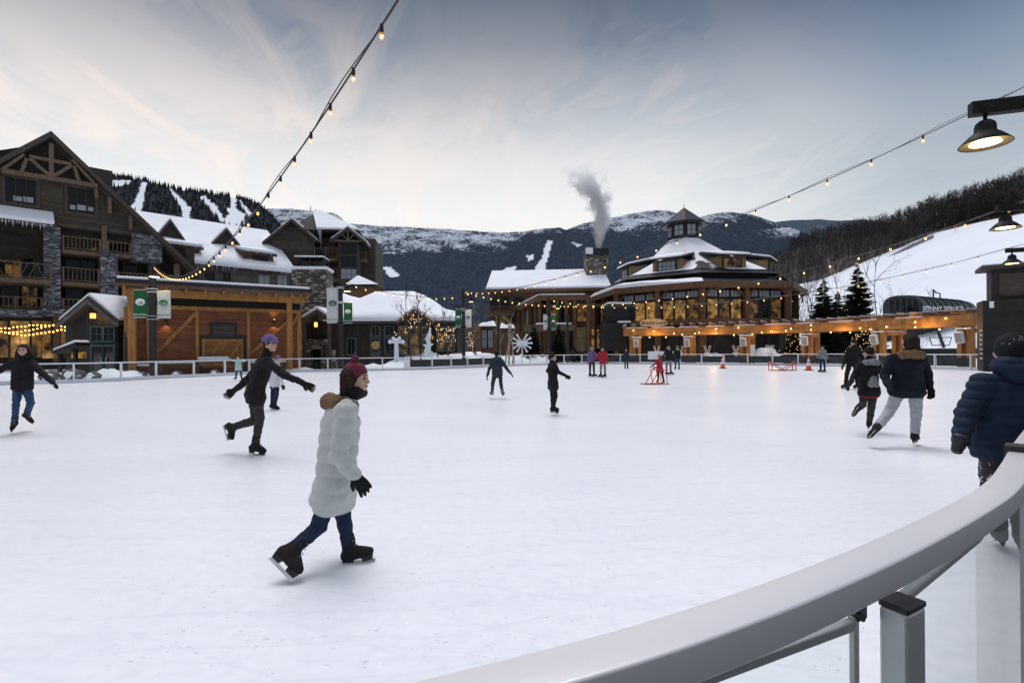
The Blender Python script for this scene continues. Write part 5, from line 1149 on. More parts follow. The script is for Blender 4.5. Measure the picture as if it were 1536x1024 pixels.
def post_banners(F, root, Y, items):
    for (x0, x1, y0, y1, m, lm, lab) in items:
        a = at(x0, y1, Y); c = at(x1, y0, Y); s0 = a.x-F.o.x; s1 = c.x-F.o.x
        banner(F, (s0, s1), a.z, c.z, None, m, lm, lab, None, None)
        for z in (a.z-.02, c.z+.02): g = MB(); g.tube([F.pt(0, z, 0), F.pt(s0 if s0 < 0 else s1, z, 0)], .035, 6); g.box(F, -.22, .22, z-.09, z+.09, -.2, .2); g.build('banner_bracket', 'silver', root)
F, r_, t_ = lamp_post(229.5, 31, 'dark lamp post in front of the timber shed with green and white banners', 398, 416, 232, .42); TOPA = t_
post_banners(F, r_, 31, [(201, 222, 435.5, 475.5, 'banner_green', 'logo_white', 'green banner on the lamp post in front of the timber shed'), (236.5, 256, 437, 476.5, 'banner_white', 'logo_green', 'white banner on the lamp post in front of the timber shed')])
F, r_, t_ = lamp_post(511.5, 41.5, 'dark lamp post in front of the stone fireplace shelter with white and green banners', 420, 437.5, 521, .40); TOPB = t_
post_banners(F, r_, 41.5, [(490.5, 508, 432, 484, 'banner_white', 'logo_green', 'long white banner on the lamp post before the fireplace shelter'), (516, 528.5, 454, 484, 'banner_green', 'logo_white', 'green banner on the lamp post before the fireplace shelter')])
F, r_, t_ = lamp_post(695.5, 47.5, 'dark lamp post by the snow bank with small green and white banners', 434, 453, 706.5, .33); TOPC = t_
post_banners(F, r_, 47.5, [(683, 692, 464, 490.5, 'banner_green', 'logo_white', 'small green banner on the lamp post by the snow bank'), (698, 707, 465, 490.5, 'banner_white', 'logo_green', 'small white banner on the lamp post by the snow bank')])
F, r_, t_ = lamp_post(824, 55.5, 'dark lamp post in front of the brown terrace wing with white and green banners', 446, 463, 836.6, .33); TOPD = t_
post_banners(F, r_, 55.5, [(815, 822, 472, 494, 'banner_white', 'logo_green', 'small white banner on the lamp post before the terrace wing'), (826.5, 833.5, 472, 494, 'banner_green', 'logo_white', 'small green banner on the lamp post before the terrace wing')])
for px, Y, py, lab in ((748, 52, 474, 'plain dark post beside the birch clump'), (851.5, 56.5, 474, 'plain dark post to the right of the terrace banners')):
    b0 = plan(px, Y); t = at(px, py, Y); o = MB().box(Frame((b0.x, b0.y), (1, 0)), -.13, .13, -.06, t.z, -.13, .13).box(Frame((b0.x, b0.y), (1, 0)), -.3, .3, t.z+.003, t.z+.12, -.3, .3).build('light_pole', 'dark_metal'); tag(o, lab, 'pole')
HANG = []
for (lx, ly, wpx, lab, (ex, ey), thick) in [(1478, 217, 65, 'largest and nearest black bell lamp hanging from a dark arm at the upper right', (1461, 170), .30), (1508, 343, 38, 'middle black bell lamp hanging before the ski slope at the right edge', (1497, 319), .26), (1518, 396, 25.5, 'smallest black bell lamp hanging over the louvred building', (1510, 385), .24)]:
    Y = .98*FP/wpx; c = at(lx, ly, Y); root = thing('hanging_lamp', lab, 'lamp', (c.x+2.2, c.y, 0), 'bell lamps on arms at the right')
    lamp_shade(root, c, .48); LAMPS.append((c, 2)); zt = c.z+.48*1.4
    d = V((1, -.30, 0)).normalized(); a0 = V((c.x, c.y, zt+thick/2))-d*.28; a1 = V((c.x, c.y, zt+thick/2))+d*2.2; MB().bar(a0, a1, .2, thick).build('arm', 'lamp_black', root)
    p = a1+d*-.15; F = Frame((p.x, p.y), (d.x, d.y)); MB().box(F, -.12, .14, -.06, zt+.6, -.14, .14).build('pole', 'lamp_black', root); HANG.append((c, zt+thick+.05, p))

# ---------------------------------------------------------------- strings of bulbs
def bulb_proto(r): 
    so = MB().lathe((0, 0, 0), [(.001, .02), (.022, .02), (.026, -.06), (.022, -.085), (.001, -.085)], 8); gl = MB().lathe((0, 0, 0), [(.018, -.075), (r*.8, -.085-r*.5), (r, -.085-r*1.2), (r*.75, -.085-r*2.0), (.001, -.085-r*2.4)], 10); return so, gl
BUL = 0
def string(lab, A, B, pix, step, near=False, r=.05, grp='strings of warm bulbs over the rink', sock=True, drop=0.0):
    """wire through the plan line A-B; its height follows the sag read at a few points"""
    F = Frame((A.x, A.y), (B.x-A.x, B.y-A.y)); ctrl = sorted(F.px(x, y) for x, y in pix); L = (V((B.x, B.y, 0))-V((A.x, A.y, 0))).length
    S = np.array([c[0] for c in ctrl]); Zs = np.array([c[1] for c in ctrl]); deg = min(4, len(ctrl)-1); co = np.polyfit(S/L, Zs, deg)
    s0, s1 = S.min(), S.max(); k = max(8, int((s1-s0)/.45)); pts = [F.pt(s0+(s1-s0)*i/k, float(np.polyval(co, (s0+(s1-s0)*i/k)/L))) for i in range(k+1)]
    root = thing('string_light', lab, 'string lights', pts[k//2], grp)
    MB().tube(pts, .014 if near else .018, 4).build('cable', 'black_plastic', root)
    if near:
        tw = [p+V((.03*math.sin(i*.9), 0, .035+.03*math.cos(i*.9))) for i, p in enumerate(pts)]; MB().tube(tw, .008, 4).build('support_wire', 'black_plastic', root)
    dist = np.cumsum([0]+[(b-a).length for a, b in zip(pts[:-1], pts[1:])]); nb = min(98, int(dist[-1]/step)); first = None
    for i in range(nb):
        d = (i+.5)*step; j = max(0, min(len(pts)-2, int(np.searchsorted(dist, d))-1)); p = pts[j].lerp(pts[j+1], (d-dist[j])/max(1e-6, dist[j+1]-dist[j]))
        so, gl = bulb_proto(r)
        for q in (so, gl): q.v = [v+p for v in q.v]
        if sock: so.build('socket', 'black_plastic', root)
        # emissive shell paints the bulb's halo, with the hot filament inside
        g = gl.build('bulb', 'bulb_halo_shell', root, True); gb = MB().ball(p-V((0, 0, .085+r*1.15)), r*.52, 6, 4).build('filament', 'bulb' if near else 'bulb_far', g)
    return pts
e0 = at(597, 0, 5.7); string('nearest string of bulbs swooping down to the lamp post by the timber shed', TOPA, e0, [(229, 396), (236, 404), (247, 411), (262, 414), (283, 411), (300, 405), (325, 384), (352, 350), (378, 322), (407, 281), (451, 224), (507, 143), (560, 68), (597, -2), (640, -75)], .87, True, .036)
q1 = HANG[0]; e1 = V((q1[2].x, q1[2].y, 0)); string('long upper string of bulbs from nearest bell lamp across the cupola of the lodge', TOPC, e1, [(695.5, 436), (750, 436), (790, 428), (835, 419), (882, 404), (939, 386), (1003, 366), (1080, 337), (1170, 298), (1276, 253), (1338, 226), (1404, 196), (1480, 158), (1560, 118)], 1.35, True, .052)
q2 = HANG[1]; string('middle string of bulbs from the second bell lamp past the octagonal lodge eaves', TOPD, V((q2[2].x, q2[2].y, 0)), [(825, 457), (900, 456), (945, 452.6), (1000, 447), (1064, 436), (1111, 427), (1164, 415.5), (1222, 401), (1285, 384), (1356, 364), (1434, 338), (1521, 308), (1560, 293)], 1.5, True, .065)
q3 = HANG[2]; string('lowest long string of bulbs crossing the ski slope from the third bell lamp', TOPD+V((0, 0, -.4)), V((q3[2].x, q3[2].y, 0)), [(826, 457.5), (880, 458), (948, 459.5), (1012, 459), (1072, 455), (1141, 448), (1199, 440), (1263, 430), (1335, 416.5), (1386, 405), (1443, 392.6), (1502, 376), (1560, 358)], 1.25, True, .06)
string('short string of bulbs from the fireplace lamp post to the snow bank lamp post', TOPB, TOPC, [(513, 420), (533, 426.6), (556, 434), (592, 441), (624, 444), (660, 445.5), (688, 444), (695, 441)], .8, False, .07)
string('string of bulbs sagging from the snow bank lamp post to the terrace lamp post', TOPC, TOPD, [(696, 437), (712, 440.4), (740, 446.6), (770, 451.8), (792, 454.5), (815, 456.6), (824, 457)], .95, False, .08)
string('short string of bulbs from the terrace lamp post to the black kiosk', TOPD, at(912, 458, 57.5), [(825, 448), (844, 451.5), (862, 454), (882, 456.6), (912, 459.5)], .95, False, .08)
# bulbs strung to and fro along the pergola
bq = resample(PP, .42); fr_ = offs(bq, .24)
for lab, ph, z0, amp, sp_ in (('upper zigzag string of bulbs along the front beam of the pergola', .4, 3.42, .28, 5), ('lower zigzag string of bulbs along the front beam of the pergola', 2.3, 3.12, .22, 4)):
    root = thing('string_light', lab, 'string lights', fr_[0]+V((0, 0, 3.3)), 'bulb strings on the pergola'); pts = [p+V((0, 0, z0+amp*math.sin(i*.31+ph)+.08*math.sin(i*1.7))) for i, p in enumerate(fr_)]; MB().tube(pts, .01, 3).build('cable', 'black_plastic', root); c = 0
    for i in range(2, len(pts), sp_):
        if random.random() < .12 or c > 95: continue
        c += 1; g = MB().ball(pts[i]-V((0, 0, .07)), .085, 7, 5).build('bulb', 'bulb_halo_shell', root); MB().ball(pts[i]-V((0, 0, .07)), .056, 5, 4).build('filament', 'bulb_far', g)
# warm swags over the lodge terrace at the far left
for lab, y0, dy, Y in (('upper swag of bulbs over the lodge terrace at the left edge', 488, 3, 44), ('middle swag of bulbs over the lodge terrace at the left edge', 491, 5, 43), ('lower swag of bulbs over the lodge terrace at the left edge', 496, 4, 42)):
    root = thing('string_light', lab, 'string lights', at(40, y0, Y), 'bulb swags over the lodge terrace'); pts = [at(-40+x, y0+dy*math.sin(x*.045+Y), Y+2*math.sin(x*.02)) for x in range(0, 166, 3)]; MB().tube(pts, .012, 3).build('cable', 'black_plastic', root)
    for i in range(0, len(pts), 2):
        p = pts[i]-V((0, 0, .08+.1*random.random())); g = MB().ball(p, .10, 7, 5).build('bulb', 'bulb_halo_shell', root); MB().ball(p, .055, 5, 4).build('filament', 'bulb_far', g)

# ---------------------------------------------------------------- rink railing
def railing(root, P, zt, post_step, w=.09, h=.075, post=.085, posts=True, outside=1, m='white_paint'):
    g = MB()
    for a, c in zip(P[:-1], P[1:]): g.bar(a+V((0, 0, zt-h/2)), c+V((0, 0, zt-h/2)), w, h)
    g.build('handrail', m, root)
    g = MB()
    for a, c in zip(P[:-1], P[1:]): g.bar(a+V((0, 0, .09)), c+V((0, 0, .09)), .05, .22)
    g.build('kick_board', 'kick_board', root)
    k = 0; nodes = resample(P, post_step)
    for i, p in enumerate(nodes):
        t = (nodes[min(i+1, len(nodes)-1)]-nodes[max(0, i-1)]).normalized(); F = Frame((p.x, p.y), (t.x, t.y))
        MB().box(F, -post/2, post/2, -.02, zt-h-.002, -.06, .06).build('post', m, root)
    for a, c in zip(nodes[:-1], nodes[1:]):
        d = (c-a).normalized()*.06; F = Frame((a.x, a.y), ((c-a).x, (c-a).y)); L_ = (c-a).length; MB().quad(F.pt(.05, .21, 0), F.pt(L_-.05, .21, 0), F.pt(L_-.05, zt-.12, 0), F.pt(.05, zt-.12, 0)).build('glass_panel', 'rink_glass', root)
        q = proj((a+c)/2+V((0, 0, .5)))[0] if a.y > 5 else 0
        if 598 < q < 742 or 862 < q < 1480: MB().box(F, .06, L_-.06, .24, zt-.22, -.09, -.06).build('backing_panel', 'dark_panel', root)
FARP = [p for p in RINK if p.y > 17.5 and not (p.x > 28 and p.y < 27)]
fr_root = thing('rink_railing', 'long white rink railing with glass panels running round the far side of the ice', 'railing', FARP[len(FARP)//2])
railing(fr_root, FARP, 1.06, 2.05)
# the close-up curved rail at the camera's feet
nr = thing('curved_railing', 'thick curved grey handrail with glass panels sweeping through the lower right foreground', 'railing', (1, 1.3, 0))
i0 = min(range(len(NEAR)), key=lambda i: (NEAR[i]-V((-3.2, -.75, 0))).length); i1 = min(range(len(NEAR)), key=lambda i: (NEAR[i]-V((2.11, 2.125, 0))).length)
NP = resample(NEAR[:i1+1], .06); ZT, RW, RH = 1.07, .082, .063
def sweep(P, prof):
    vs = []; fs = []; n = len(prof)
    for i, p in enumerate(P):
        t = (P[min(i+1, len(P)-1)]-P[max(0, i-1)]).normalized(); nn = V((t.y, -t.x, 0)); vs += [p+nn*a+V((0, 0, b)) for a, b in prof]
    for i in range(len(P)-1):
        for k in range(n): fs.append((i*n+k, i*n+(k+1) % n, (i+1)*n+(k+1) % n, (i+1)*n+k))
    fs.append(tuple(range(n))); fs.append(tuple(reversed(range((len(P)-1)*n, len(P)*n)))); return vs, fs
rr_ = .0055; prof = []
for cx_, cz_, a0 in ((RW/2-rr_, -rr_, 90), (-RW/2+rr_, -rr_, 180), (-RW/2+rr_, -RH+rr_, 270), (RW/2-rr_, -RH+rr_, 360)):
    for k in range(5): a = R(a0-90+k*22.5); prof.append((cx_+rr_*math.cos(a), ZT+cz_+rr_*math.sin(a)))
v, f = sweep(NP, prof); o = MB().add(v, f).build('handrail', 'rail_grey', nr, True)
NP2 = resample(NEAR[i1:], .25); NP2 = [NP2[0]+(NP2[1]-NP2[0])*.12]+NP2[1:]; v, f = sweep(NP2[:40], prof); MB().add(v, f).build('handrail', 'rail_grey', nr, True)
pj = NEAR[i1]; tj = (NEAR[i1+2]-NEAR[i1-2]).normalized(); v, f = sweep([pj-tj*.05, pj+tj*.055], [(a*1.2+(.004 if a > 0 else -.004), b+(.022 if b > 1.03 else -.016)) for a, b in prof]); MB().add(v, f).build('rail_joiner', 'black_plastic', nr)
def near_post(c, t, w=.075, d=.052, ztop=.985, name='post'):
    F = Frame((c.x, c.y), (t.x, t.y)); o = MB().box(F, -w/2, w/2, -.02, ztop-.012, -d/2, d/2).build(name, 'post_grey', nr, bevel=.006); MB().box(F, -w/2-.001, w/2+.001, ztop-.0118, ztop, -d/2-.001, d/2+.001).build('post_cap', 'black_plastic', o, bevel=.003)
    return F
C0 = V((.794, 1.047, 0)); near_post(C0, V((.87, .49, 0)))
def glass_run(a, c, zt_):
    F = Frame((a.x, a.y), ((c-a).x, (c-a).y)); L_ = (c-a).length
    g = MB().quad(F.pt(0, .1, 0), F.pt(L_, .1, 0), F.pt(L_, zt_, 0), F.pt(0, zt_, 0)).build('glass_panel', 'rink_glass', nr); MB().box(F, 0, L_, zt_-.010, zt_+.010, -.010, .010).build('glass_channel', 'post_grey', nr, bevel=.003)
    MB().box(F, 0, L_, .02, .1, -.015, .015).build('kick_board', 'kick_board', nr)
inn = V((-.42, .75, 0))*.06
ga, gb = V((-.35, .52, 0))+inn, V((.70, 1.06, 0)); glass_run(ga, gb, .93); gc, gm_, gd_ = V((.79, 1.085, 0)), V((1.34, 1.485, 0)), V((2.085, 2.10, 0)); glass_run(gc, gm_, .945); glass_run(gm_, gd_, .945)
for p_, t_ in ((gb+V((.004, .002, 0)), V((.87, .49, 0))),):
    F = Frame((p_.x, p_.y), (t_.x, t_.y)); MB().box(F, -.008, .008, .02, .985, -.006, .008).build('glass_clamp', 'silver', nr, bevel=.003)
F = Frame((.726, 1.062), (.87, .49)); MB().tube([F.pt(-.02, .95, -.03), F.pt(-.02, .95, .01)], .008, 10).box(F, -.022, .012, .938, .962, -.02, .0).build('bolt_plate', 'dark_metal', nr)
# next post beyond the joiner, with its pair of pale glass edges
near_post(V((2.24, 2.16, 0)), V((.7, .7, 0)), ztop=.98)
F = Frame((2.105, 2.10), (.7, .7))
for k, mm in ((-.035, 'silver'), (-.005, 'sign_wood'), (.02, 'silver')): MB().box(F, k-.007, k+.007, .02, .93, -.02, .02).build('edge_strip', mm if mm == 'silver' else 'kick_board', nr)
MB().tube([F.pt(0, .99, -.04), F.pt(0, .99, .05)], .016, 10).build('bolt', 'silver', nr)
glass_run(V((2.13, 2.13, 0)), V((3.4, 3.25, 0)), .945)
for p_ in (V((-.5, .40, 0)), V((3.25, 3.2, 0)), V((-1.9, -.35, 0))): near_post(p_, V((.87, .49, 0)))

# ---------------------------------------------------------------- snow banks, boulders, snow sculptures, small things beyond the rail
def bank(x0, x1, Y, h, depth, seed, lab=None):
    a, c = plan(x0, Y), plan(x1, Y); F = Frame((a.x, a.y), ((c-a).x, (c-a).y)); o = lumpy('snow_bank', 'snow', None, (F, 0, (c-a).length, -depth, 0), -.1, h, seed, 'structure'); return o
for k, q in enumerate([(560, 740, 47, 1.7, 7, 1), (735, 835, 54.5, 1.5, 6, 2), (520, 620, 43.5, .8, 4, 3), (830, 925, 57, .9, 4, 4), (100, 190, 30.5, .75, 3, 5), (-40, 60, 30, .7, 4, 6), (1150, 1200, 55, 2.3, 9, 7), (1060, 1110, 56, 1.3, 5, 8), (1215, 1320, 50, 1.0, 4, 9), (1340, 1440, 45, .8, 6, 10), (955, 1060, 57.2, .8, 3, 11), (360, 470, 41.5, .45, 2, 12), (640, 860, 60, 1.4, 8, 13)]): bank(*q)
def boulder(px, Y, r, lab, seed, sq=.75):
    p = plan(px, Y); bm = bmesh.new(); bmesh.ops.create_icosphere(bm, subdivisions=3, radius=1)
    for v in bm.verts: v.co *= 1+.28*fbm(v.co.x*1.1+seed, v.co.y*1.1, v.co.z*1.1)+.1*fbm(v.co.x*4, v.co.y*4+seed, v.co.z*4); v.co.z *= sq; v.co *= r
    me = bpy.data.meshes.new('boulder'); bm.to_mesh(me); bm.free(); me.materials.append(M['rock']); o = link(bpy.data.objects.new('boulder', me), None, (p.x, p.y, r*sq*.55)); tag(o, lab, 'boulder', 'boulders outside the left railing')
for px, Y, r, l, s in [(108, 29.2, .95, 'tall dark boulder outside the railing left of the entry porch', 1), (138, 29.5, .7, 'round grey boulder outside the railing before the porch doors', 2), (75, 29, .8, 'snow dusted boulder beside the dark haired skater in jeans', 3), (212, 32.2, .5, 'small boulder under the left corner of the timber shed', 5), (265, 33.4, .5, 'low boulder behind the rail under the red boards', 6), (322, 34.6, .55, 'low boulder behind the rail under the barn doors', 7)]: boulder(px, Y, r*.62, l, s)
b = thing('tilted_canopy', 'snow topped slanting dark canopy beside the lodge terrace left of the porch', 'canopy', plan(92, 36)); FQ2 = Frame(plan(76, 36).to_tuple()[:2], (1, 0))
A = [FQ2.P(78, 526, .6), FQ2.P(113, 513, .6)]; MB().prism([A[0], A[1], A[1]-V((0, 0, .26)), A[0]-V((0, 0, .22))], FQ2.n*-1.2).build('slab', 'charcoal', b); MB().prism([A[0]+V((.02, .05, .14)), A[1]+V((-.1, .05, .16)), A[1]+V((0, .05, .003)), A[0]+V((0, .05, .003))], FQ2.n*-1.15).build('snow', 'roof_snow', b)
for x in (84, 108): s, z = FQ2.px(x, 524, 0); MB().box(FQ2, s-.1, s+.1, -.06, z+.2, -.4, -.2).build('post', 'charcoal', b)
# firepit glow boxes on the terrace
for px, py, l in ((75, 533, 'small lit lantern box on the terrace beside the slanting canopy'), (118, 533, 'warm lit lantern box left of the porch doors')):
    p = at(px, py, 37); o = MB().box(Frame((p.x, p.y), (1, 0)), -.3, .3, p.z-.2, p.z+.25, -.3, .3).build('glow', 'pane_lit', None); o.name = 'lantern_box'; tag(o, l, 'lantern')
def sculpture(cx, cy, Y, kind, lab):
    c = at(cx, cy, Y); root = thing('snow_sculpture', lab, 'sculpture', (c.x, c.y, 0)); k = Y/FP; b = MB()
    if kind == 0:        # thick stem with four knobs
        b.tube([V((c.x, c.y, .2)), c+V((0, 0, .05))], [.23, .18], 10); b.tube([c+V((-.55, 0, .05)), c+V((.55, 0, .02))], [.15, .15], 10)
        for x, z, r in ((-.58, .04, .19), (.58, .01, .19), (-.28, .32, .17), (.28, .34, .17), (0, .1, .22)): b.ball(c+V((x, 0, z)), r, 10, 7)
        for x in (-.25, .25): b.tube([c, c+V((x, 0, .32))], [.16, .14], 8)
    elif kind == 1:      # tall wavy spire
        pts = [c+V((x*.5, 0, z*.62)) for x, z in ((0, -2.2), (-.15, -1.2), (.1, -.4), (-.1, .4), (.15, 1.1), (.45, 1.9))]; b.tube(pts, [.42, .28, .2, .22, .14, .03], 10)
        for x, z in ((-.9, -.6), (.85, -.5), (-.6, .3), (.6, .9), (-.75, -1.5), (.7, -1.6)): b.tube([c+V((0, 0, z*.62-.1)), c+V((x*.5, 0, z*.62+.08))], [.14, .06], 8)
    if kind == 2:        # big snowflake: twelve knobbed spokes on a stake
        b.tube([V((c.x, c.y, 0)), c], .06, 8); 
        for i in range(12):
            if i in (3, 9): continue
            a = math.pi*(i+.5)/6-.26; e = c+V((math.cos(a)*1.0, 0, math.sin(a)*.98)); b.tube([c, e], [.11, .06], 8); b.ball(e, .125, 10, 6)
            a2 = a+.16
        for x in (-.36, .36): b.ball(c+V((x, 0, 0)), .27, 10, 6)
        b.ball(c, .2, 10, 6)
    b.build('body', 'ice_white', root, True)
sculpture(594.5, 513, 46.5, 0, 'squat white snow sculpture with four round knobs before the tall windows')
sculpture(703.5, 514, 0, 1, '') if False else sculpture(642.5, 512, 46, 1, 'tall twisting white snow sculpture among the fairy lit trees')
sculpture(783, 514.5, 54, 2, 'large white snowflake sculpture with knobbed spokes on a stake')
# small snow roofed huts beyond the snow bank
for i, (x0, x1, y0, y1, Y, l) in enumerate([(718, 744, 483, 491, 64, 'small hut with lit windows and domed snow roof behind the snow bank'), (750, 772, 486, 494, 66, 'small domed snow roof shelter behind the birch clump')]):
    F = Frame(plan(x0, Y).to_tuple()[:2], (1, 0)); W_ = plan(x1, Y).x-plan(x0, Y).x; zt = at(x0, y1, Y).z; root = thing('hut', l, 'hut', F.pt(W_/2, 0))
    MB().box(F, .3, W_-.3, -.06, zt, -2.5, -.3).build('wall', 'brown_timber', root); MB().box(F, 0, W_, zt, zt+.18, -2.8, 0).build('roof', 'trim', root)
    o = lumpy('roof_snow', 'roof_snow', root, (F, -.05, W_+.05, -2.85, .05), zt+.19, at(x0, y0, Y).z-zt+.1, i+3, None, 14, .3)
    if i == 0:
        for e in (.2, .56): window(F, root, W_*e, W_*(e+.25), 1.9, zt-.35, -.3, cols=2, rows=2, pm='pane_sky')
def trunk_tree(px, Y, h, lab, seed, **k): return make_bare('bare_tree', lab, 'tree', plan(px, Y), seed, h, **k)
LT = []
for px, Y, h, lab, seed in [(617, 47.5, 7.0, 'leafless fairy lit tree left of the tall snow sculpture', 3), (632, 48.5, 7.4, 'tallest leafless tree wound with fairy lights before the gable', 4), (655, 48.5, 5.6, 'leafless fairy lit tree right of the tall snow sculpture', 5), (672, 49, 5.0, 'small fairy lit tree left of the green banner', 6), (716, 51, 5.0, 'leafless tree with fairy lights right of the white banner', 8)]:
    t = trunk_tree(px, Y, h, lab, seed, levels=3, kids=(8, 5, 4), spread=.30, r0=.09, first=.18); b = MB(); rn_ = random.Random(seed); p0 = plan(px, Y)
    cr = [c for c in t.children if c.name.startswith('crown')][0]; vv = cr.data.vertices
    for i in range(95):
        v = vv[rn_.randrange(len(vv))].co+p0
        if v.z < h*.75: b.ball(v, .032, 5, 3)
    o = b.build('fairy_lights', 'fairy' if seed % 2 else 'fairy_white', t); o['kind'] = 'stuff'
for i, (px, Y, h, l) in enumerate([(752, 53, 4.6, 'leftmost pale birch of the clump behind the rail'), (763, 53.5, 5.0, 'slender middle birch of the pale clump'), (757, 53.2, 4.2, 'leaning pale birch in the middle of the clump'), (769, 53.6, 4.8, 'rightmost pale birch of the clump behind the rail')]): trunk_tree(px, Y, h, l, 60+i, levels=2, kids=(5, 3), spread=.25, r0=.10, lean=.14, mtrunk='birch_bark', mt='birch_bark', first=.5)
trunk_tree(713, 58, 6.4, 'frosted pale tree behind the white banner', 71, levels=3, kids=(12, 6, 4), spread=.4, r0=.05, mt='birch_bark')
for px, Y, h, l, s, mt_ in [(1186, 68, 15.5, 'tall pale birch at the right corner of the round lodge', 72, 'twig'), (1198, 66, 10, 'slim dark tree before the right bay of the round lodge', 73, 'twig'), (1154, 60, 6.5, 'slim bare sapling before the lodge windows', 74, 'twig'), (1267, 140, 26, 'lone tall pale trunk standing in front of the dark hillside', 75, 'birch_bark'), (1321, 62, 13, 'bare spreading tree left of the lift station', 76, 'twig'), (1365, 100, 11, 'thin bare tree behind the lift station roof', 77, 'twig'), (1389, 102, 12, 'second thin bare tree behind the lift station roof', 78, 'twig'), (1383, 46, 3.6, 'small bare tree under the pergola beside the fifth post', 79, 'twig'), (1412, 50, 4.0, 'wide bare shrub under the right end of the pergola', 80, 'twig'), (1070, 57, 5, 'thin brown tree behind the second pergola post', 81, 'bark'), (1219, 120, 20, 'left of two dark trunks behind the black conifer', 82, 'twig'), (1224, 121, 22, 'right of two dark trunks behind the black conifer', 83, 'twig')]:
    trunk_tree(px, Y, h, l, s, levels=3, kids=(9, 5, 4), spread=.34, r0=h*.0075, mt=mt_, mtrunk='birch_bark' if mt_ == 'birch_bark' else 'bark', first=.3)
def conifer(px, Y, h, lab, seed, lights=0, w=.30):
    rn_ = random.Random(seed); p0 = plan(px, Y); root = thing('spruce_tree', lab, 'spruce', p0); MB().tube([p0+V((0, 0, -.1)), p0+V((0, 0, h*.96))], [h*.018, .01], 7).build('trunk', 'bark', root); b = MB(); tips = []
    nl = int(h*8)
    for i in range(nl):
        t = (i+rn_.random())/nl; z = h*(.05+.95*t); L = h*w*(1-t)**.85*rn_.uniform(.75, 1.12)+.1
        for k in range(max(4, int(9*(1-t)+4))):
            a = rn_.random()*6.283; d = V((math.cos(a), math.sin(a), 0)); sd = V((-d.y, d.x, 0)); st = p0+V((0, 0, z)); l_ = L*rn_.uniform(.7, 1.1); drop = -.22*l_*rn_.uniform(.6, 1.4); m_ = max(2, int(l_/.25))
            for j in range(m_):
                f0 = (j+.3)/m_; f1 = min(1.05, f0+1.5/m_); c0 = st+d*l_*f0+V((0, 0, drop*f0+.18*l_*f0*f0)); c1 = st+d*l_*f1+V((0, 0, drop*f1+.18*l_*f1*f1)); wd = .10+.16*l_*(1-f0)*.6
                off = sd*wd*rn_.uniform(.6, 1.2); dz = V((0, 0, -wd*.5*rn_.random()))
                up_ = V((0, 0, wd*.5)); b.add([c0, c1, c0.lerp(c1, .7)+off*1.5+dz, c0.lerp(c1, .2)+off+dz], [(0, 1, 2, 3)]); b.add([c0, c1, c0.lerp(c1, .7)-off*1.5+dz, c0.lerp(c1, .2)-off+dz], [(0, 1, 2, 3)]); b.add([c0+up_, c1+up_*.4, c1-up_, c0-up_*1.6], [(0, 1, 2, 3)])
            tips.append(st+d*l_*.9+V((0, 0, drop*.9+.15*l_)))
    b.build('crown', 'needle', root)
    if lights:
        g = MB()
        for p in rn_.sample(tips, min(lights, len(tips))): g.ball(p, .035, 5, 3)
        o = g.build('fairy_lights', 'fairy', root); o['kind'] = 'stuff'
conifer(1236, 58, 9.4, 'dark unlit spruce behind the pergola', 1); conifer(1257, 63, 8.5, 'smaller spruce between the dark one and the lit one', 3); conifer(1287, 57, 11.0, 'tall fairy lit spruce behind the pergola before the ski slope', 2, 110, .27)
conifer(1188, 51.5, 3.5, 'low fairy lit spruce under the pergola left of the fourth post', 4, 80, .42); conifer(1293, 50, 3.6, 'bushy fairy lit spruce under the pergola behind the skaters', 5, 190, .5)
conifer(800, 57, 4.4, 'dark spruce right of the snowflake sculpture', 6, 0, .33); conifer(838, 58.5, 4.6, 'dark spruce beside the terrace lamp post', 7, 0, .3)
conifer(862, 58, 2.0, 'small round evergreen before the tan wall', 8, 0, .5)
# cones, skating aids, signs on the rail
def cone(px, py, lab):
    p = ground(px, py); root = thing('traffic_cone', lab, 'cone', p, 'traffic cones on the ice'); F = Frame((p.x, p.y), (1, 0)); MB().box(F, -.24, .24, .004, .05, -.24, .24).build('base', 'black_plastic', root, bevel=.02)
    prf = lambda z: .20-.17*z/.9
    MB().lathe(p, [(prf(.05), .05), (prf(.95), .95), (.001, .96)], 16).build('body', 'orange', root, True)
    
    for z0, z1 in ((.32, .52), (.62, .76)): MB().lathe(p, [(prf(z0), z0), (prf(z0)+.004, z0), (prf(z1)+.004, z1), (prf(z1), z1)], 16).build('reflective_band', 'white_paint', root, True)
cone(1084, 552.5, 'orange traffic cone on the ice left, below the second pergola bay'); cone(1213, 555.5, 'orange traffic cone on the ice right, in front of the fourth pergola post')
def skate_aid(p, yaw, lab, s=1.0):
    root = thing('skating_aid', lab, 'skating aid', p); c, sn_2 = math.cos(yaw), math.sin(yaw)
    T = lambda x, y, z: V(p)+V((c*x-sn_2*y, sn_2*x+c*y, z))*s
    r = .028*s; b = MB()
    for y in (-.38, .38): MB().tube([T(-.95, y, .03), T(.75, y, .03)], r, 8).build('runner', 'red_steel', root)
    for y in (-.38, .38):
        b = MB(); b.tube([T(-.55, y, .03), T(.02, y, .95)], r, 8); b.tube([T(-.02, y, .03), T(-.20, y, .95)], r*.9, 8)
        b.tube([T(-.20, y, .95), T(.04, y, .97)], r, 8); b.tube([T(.60, y, .03), T(.55, y, .93), T(.04, y, .97)], r, 8); b.build('side_frame', 'red_steel', root)
    b = MB(); b.tube([T(-.20, -.38, .95), T(-.20, .38, .95)], r, 8); b.tube([T(-.55, -.38, .03), T(-.55, .38, .03)], r, 8); b.tube([T(-.95, -.38, .03), T(-.95, .38, .03)], r, 8); b.tube([T(-.95, -.38, .03), T(-.55, .38, .03)], r, 8); b.build('crossbar', 'red_steel', root)
    return root
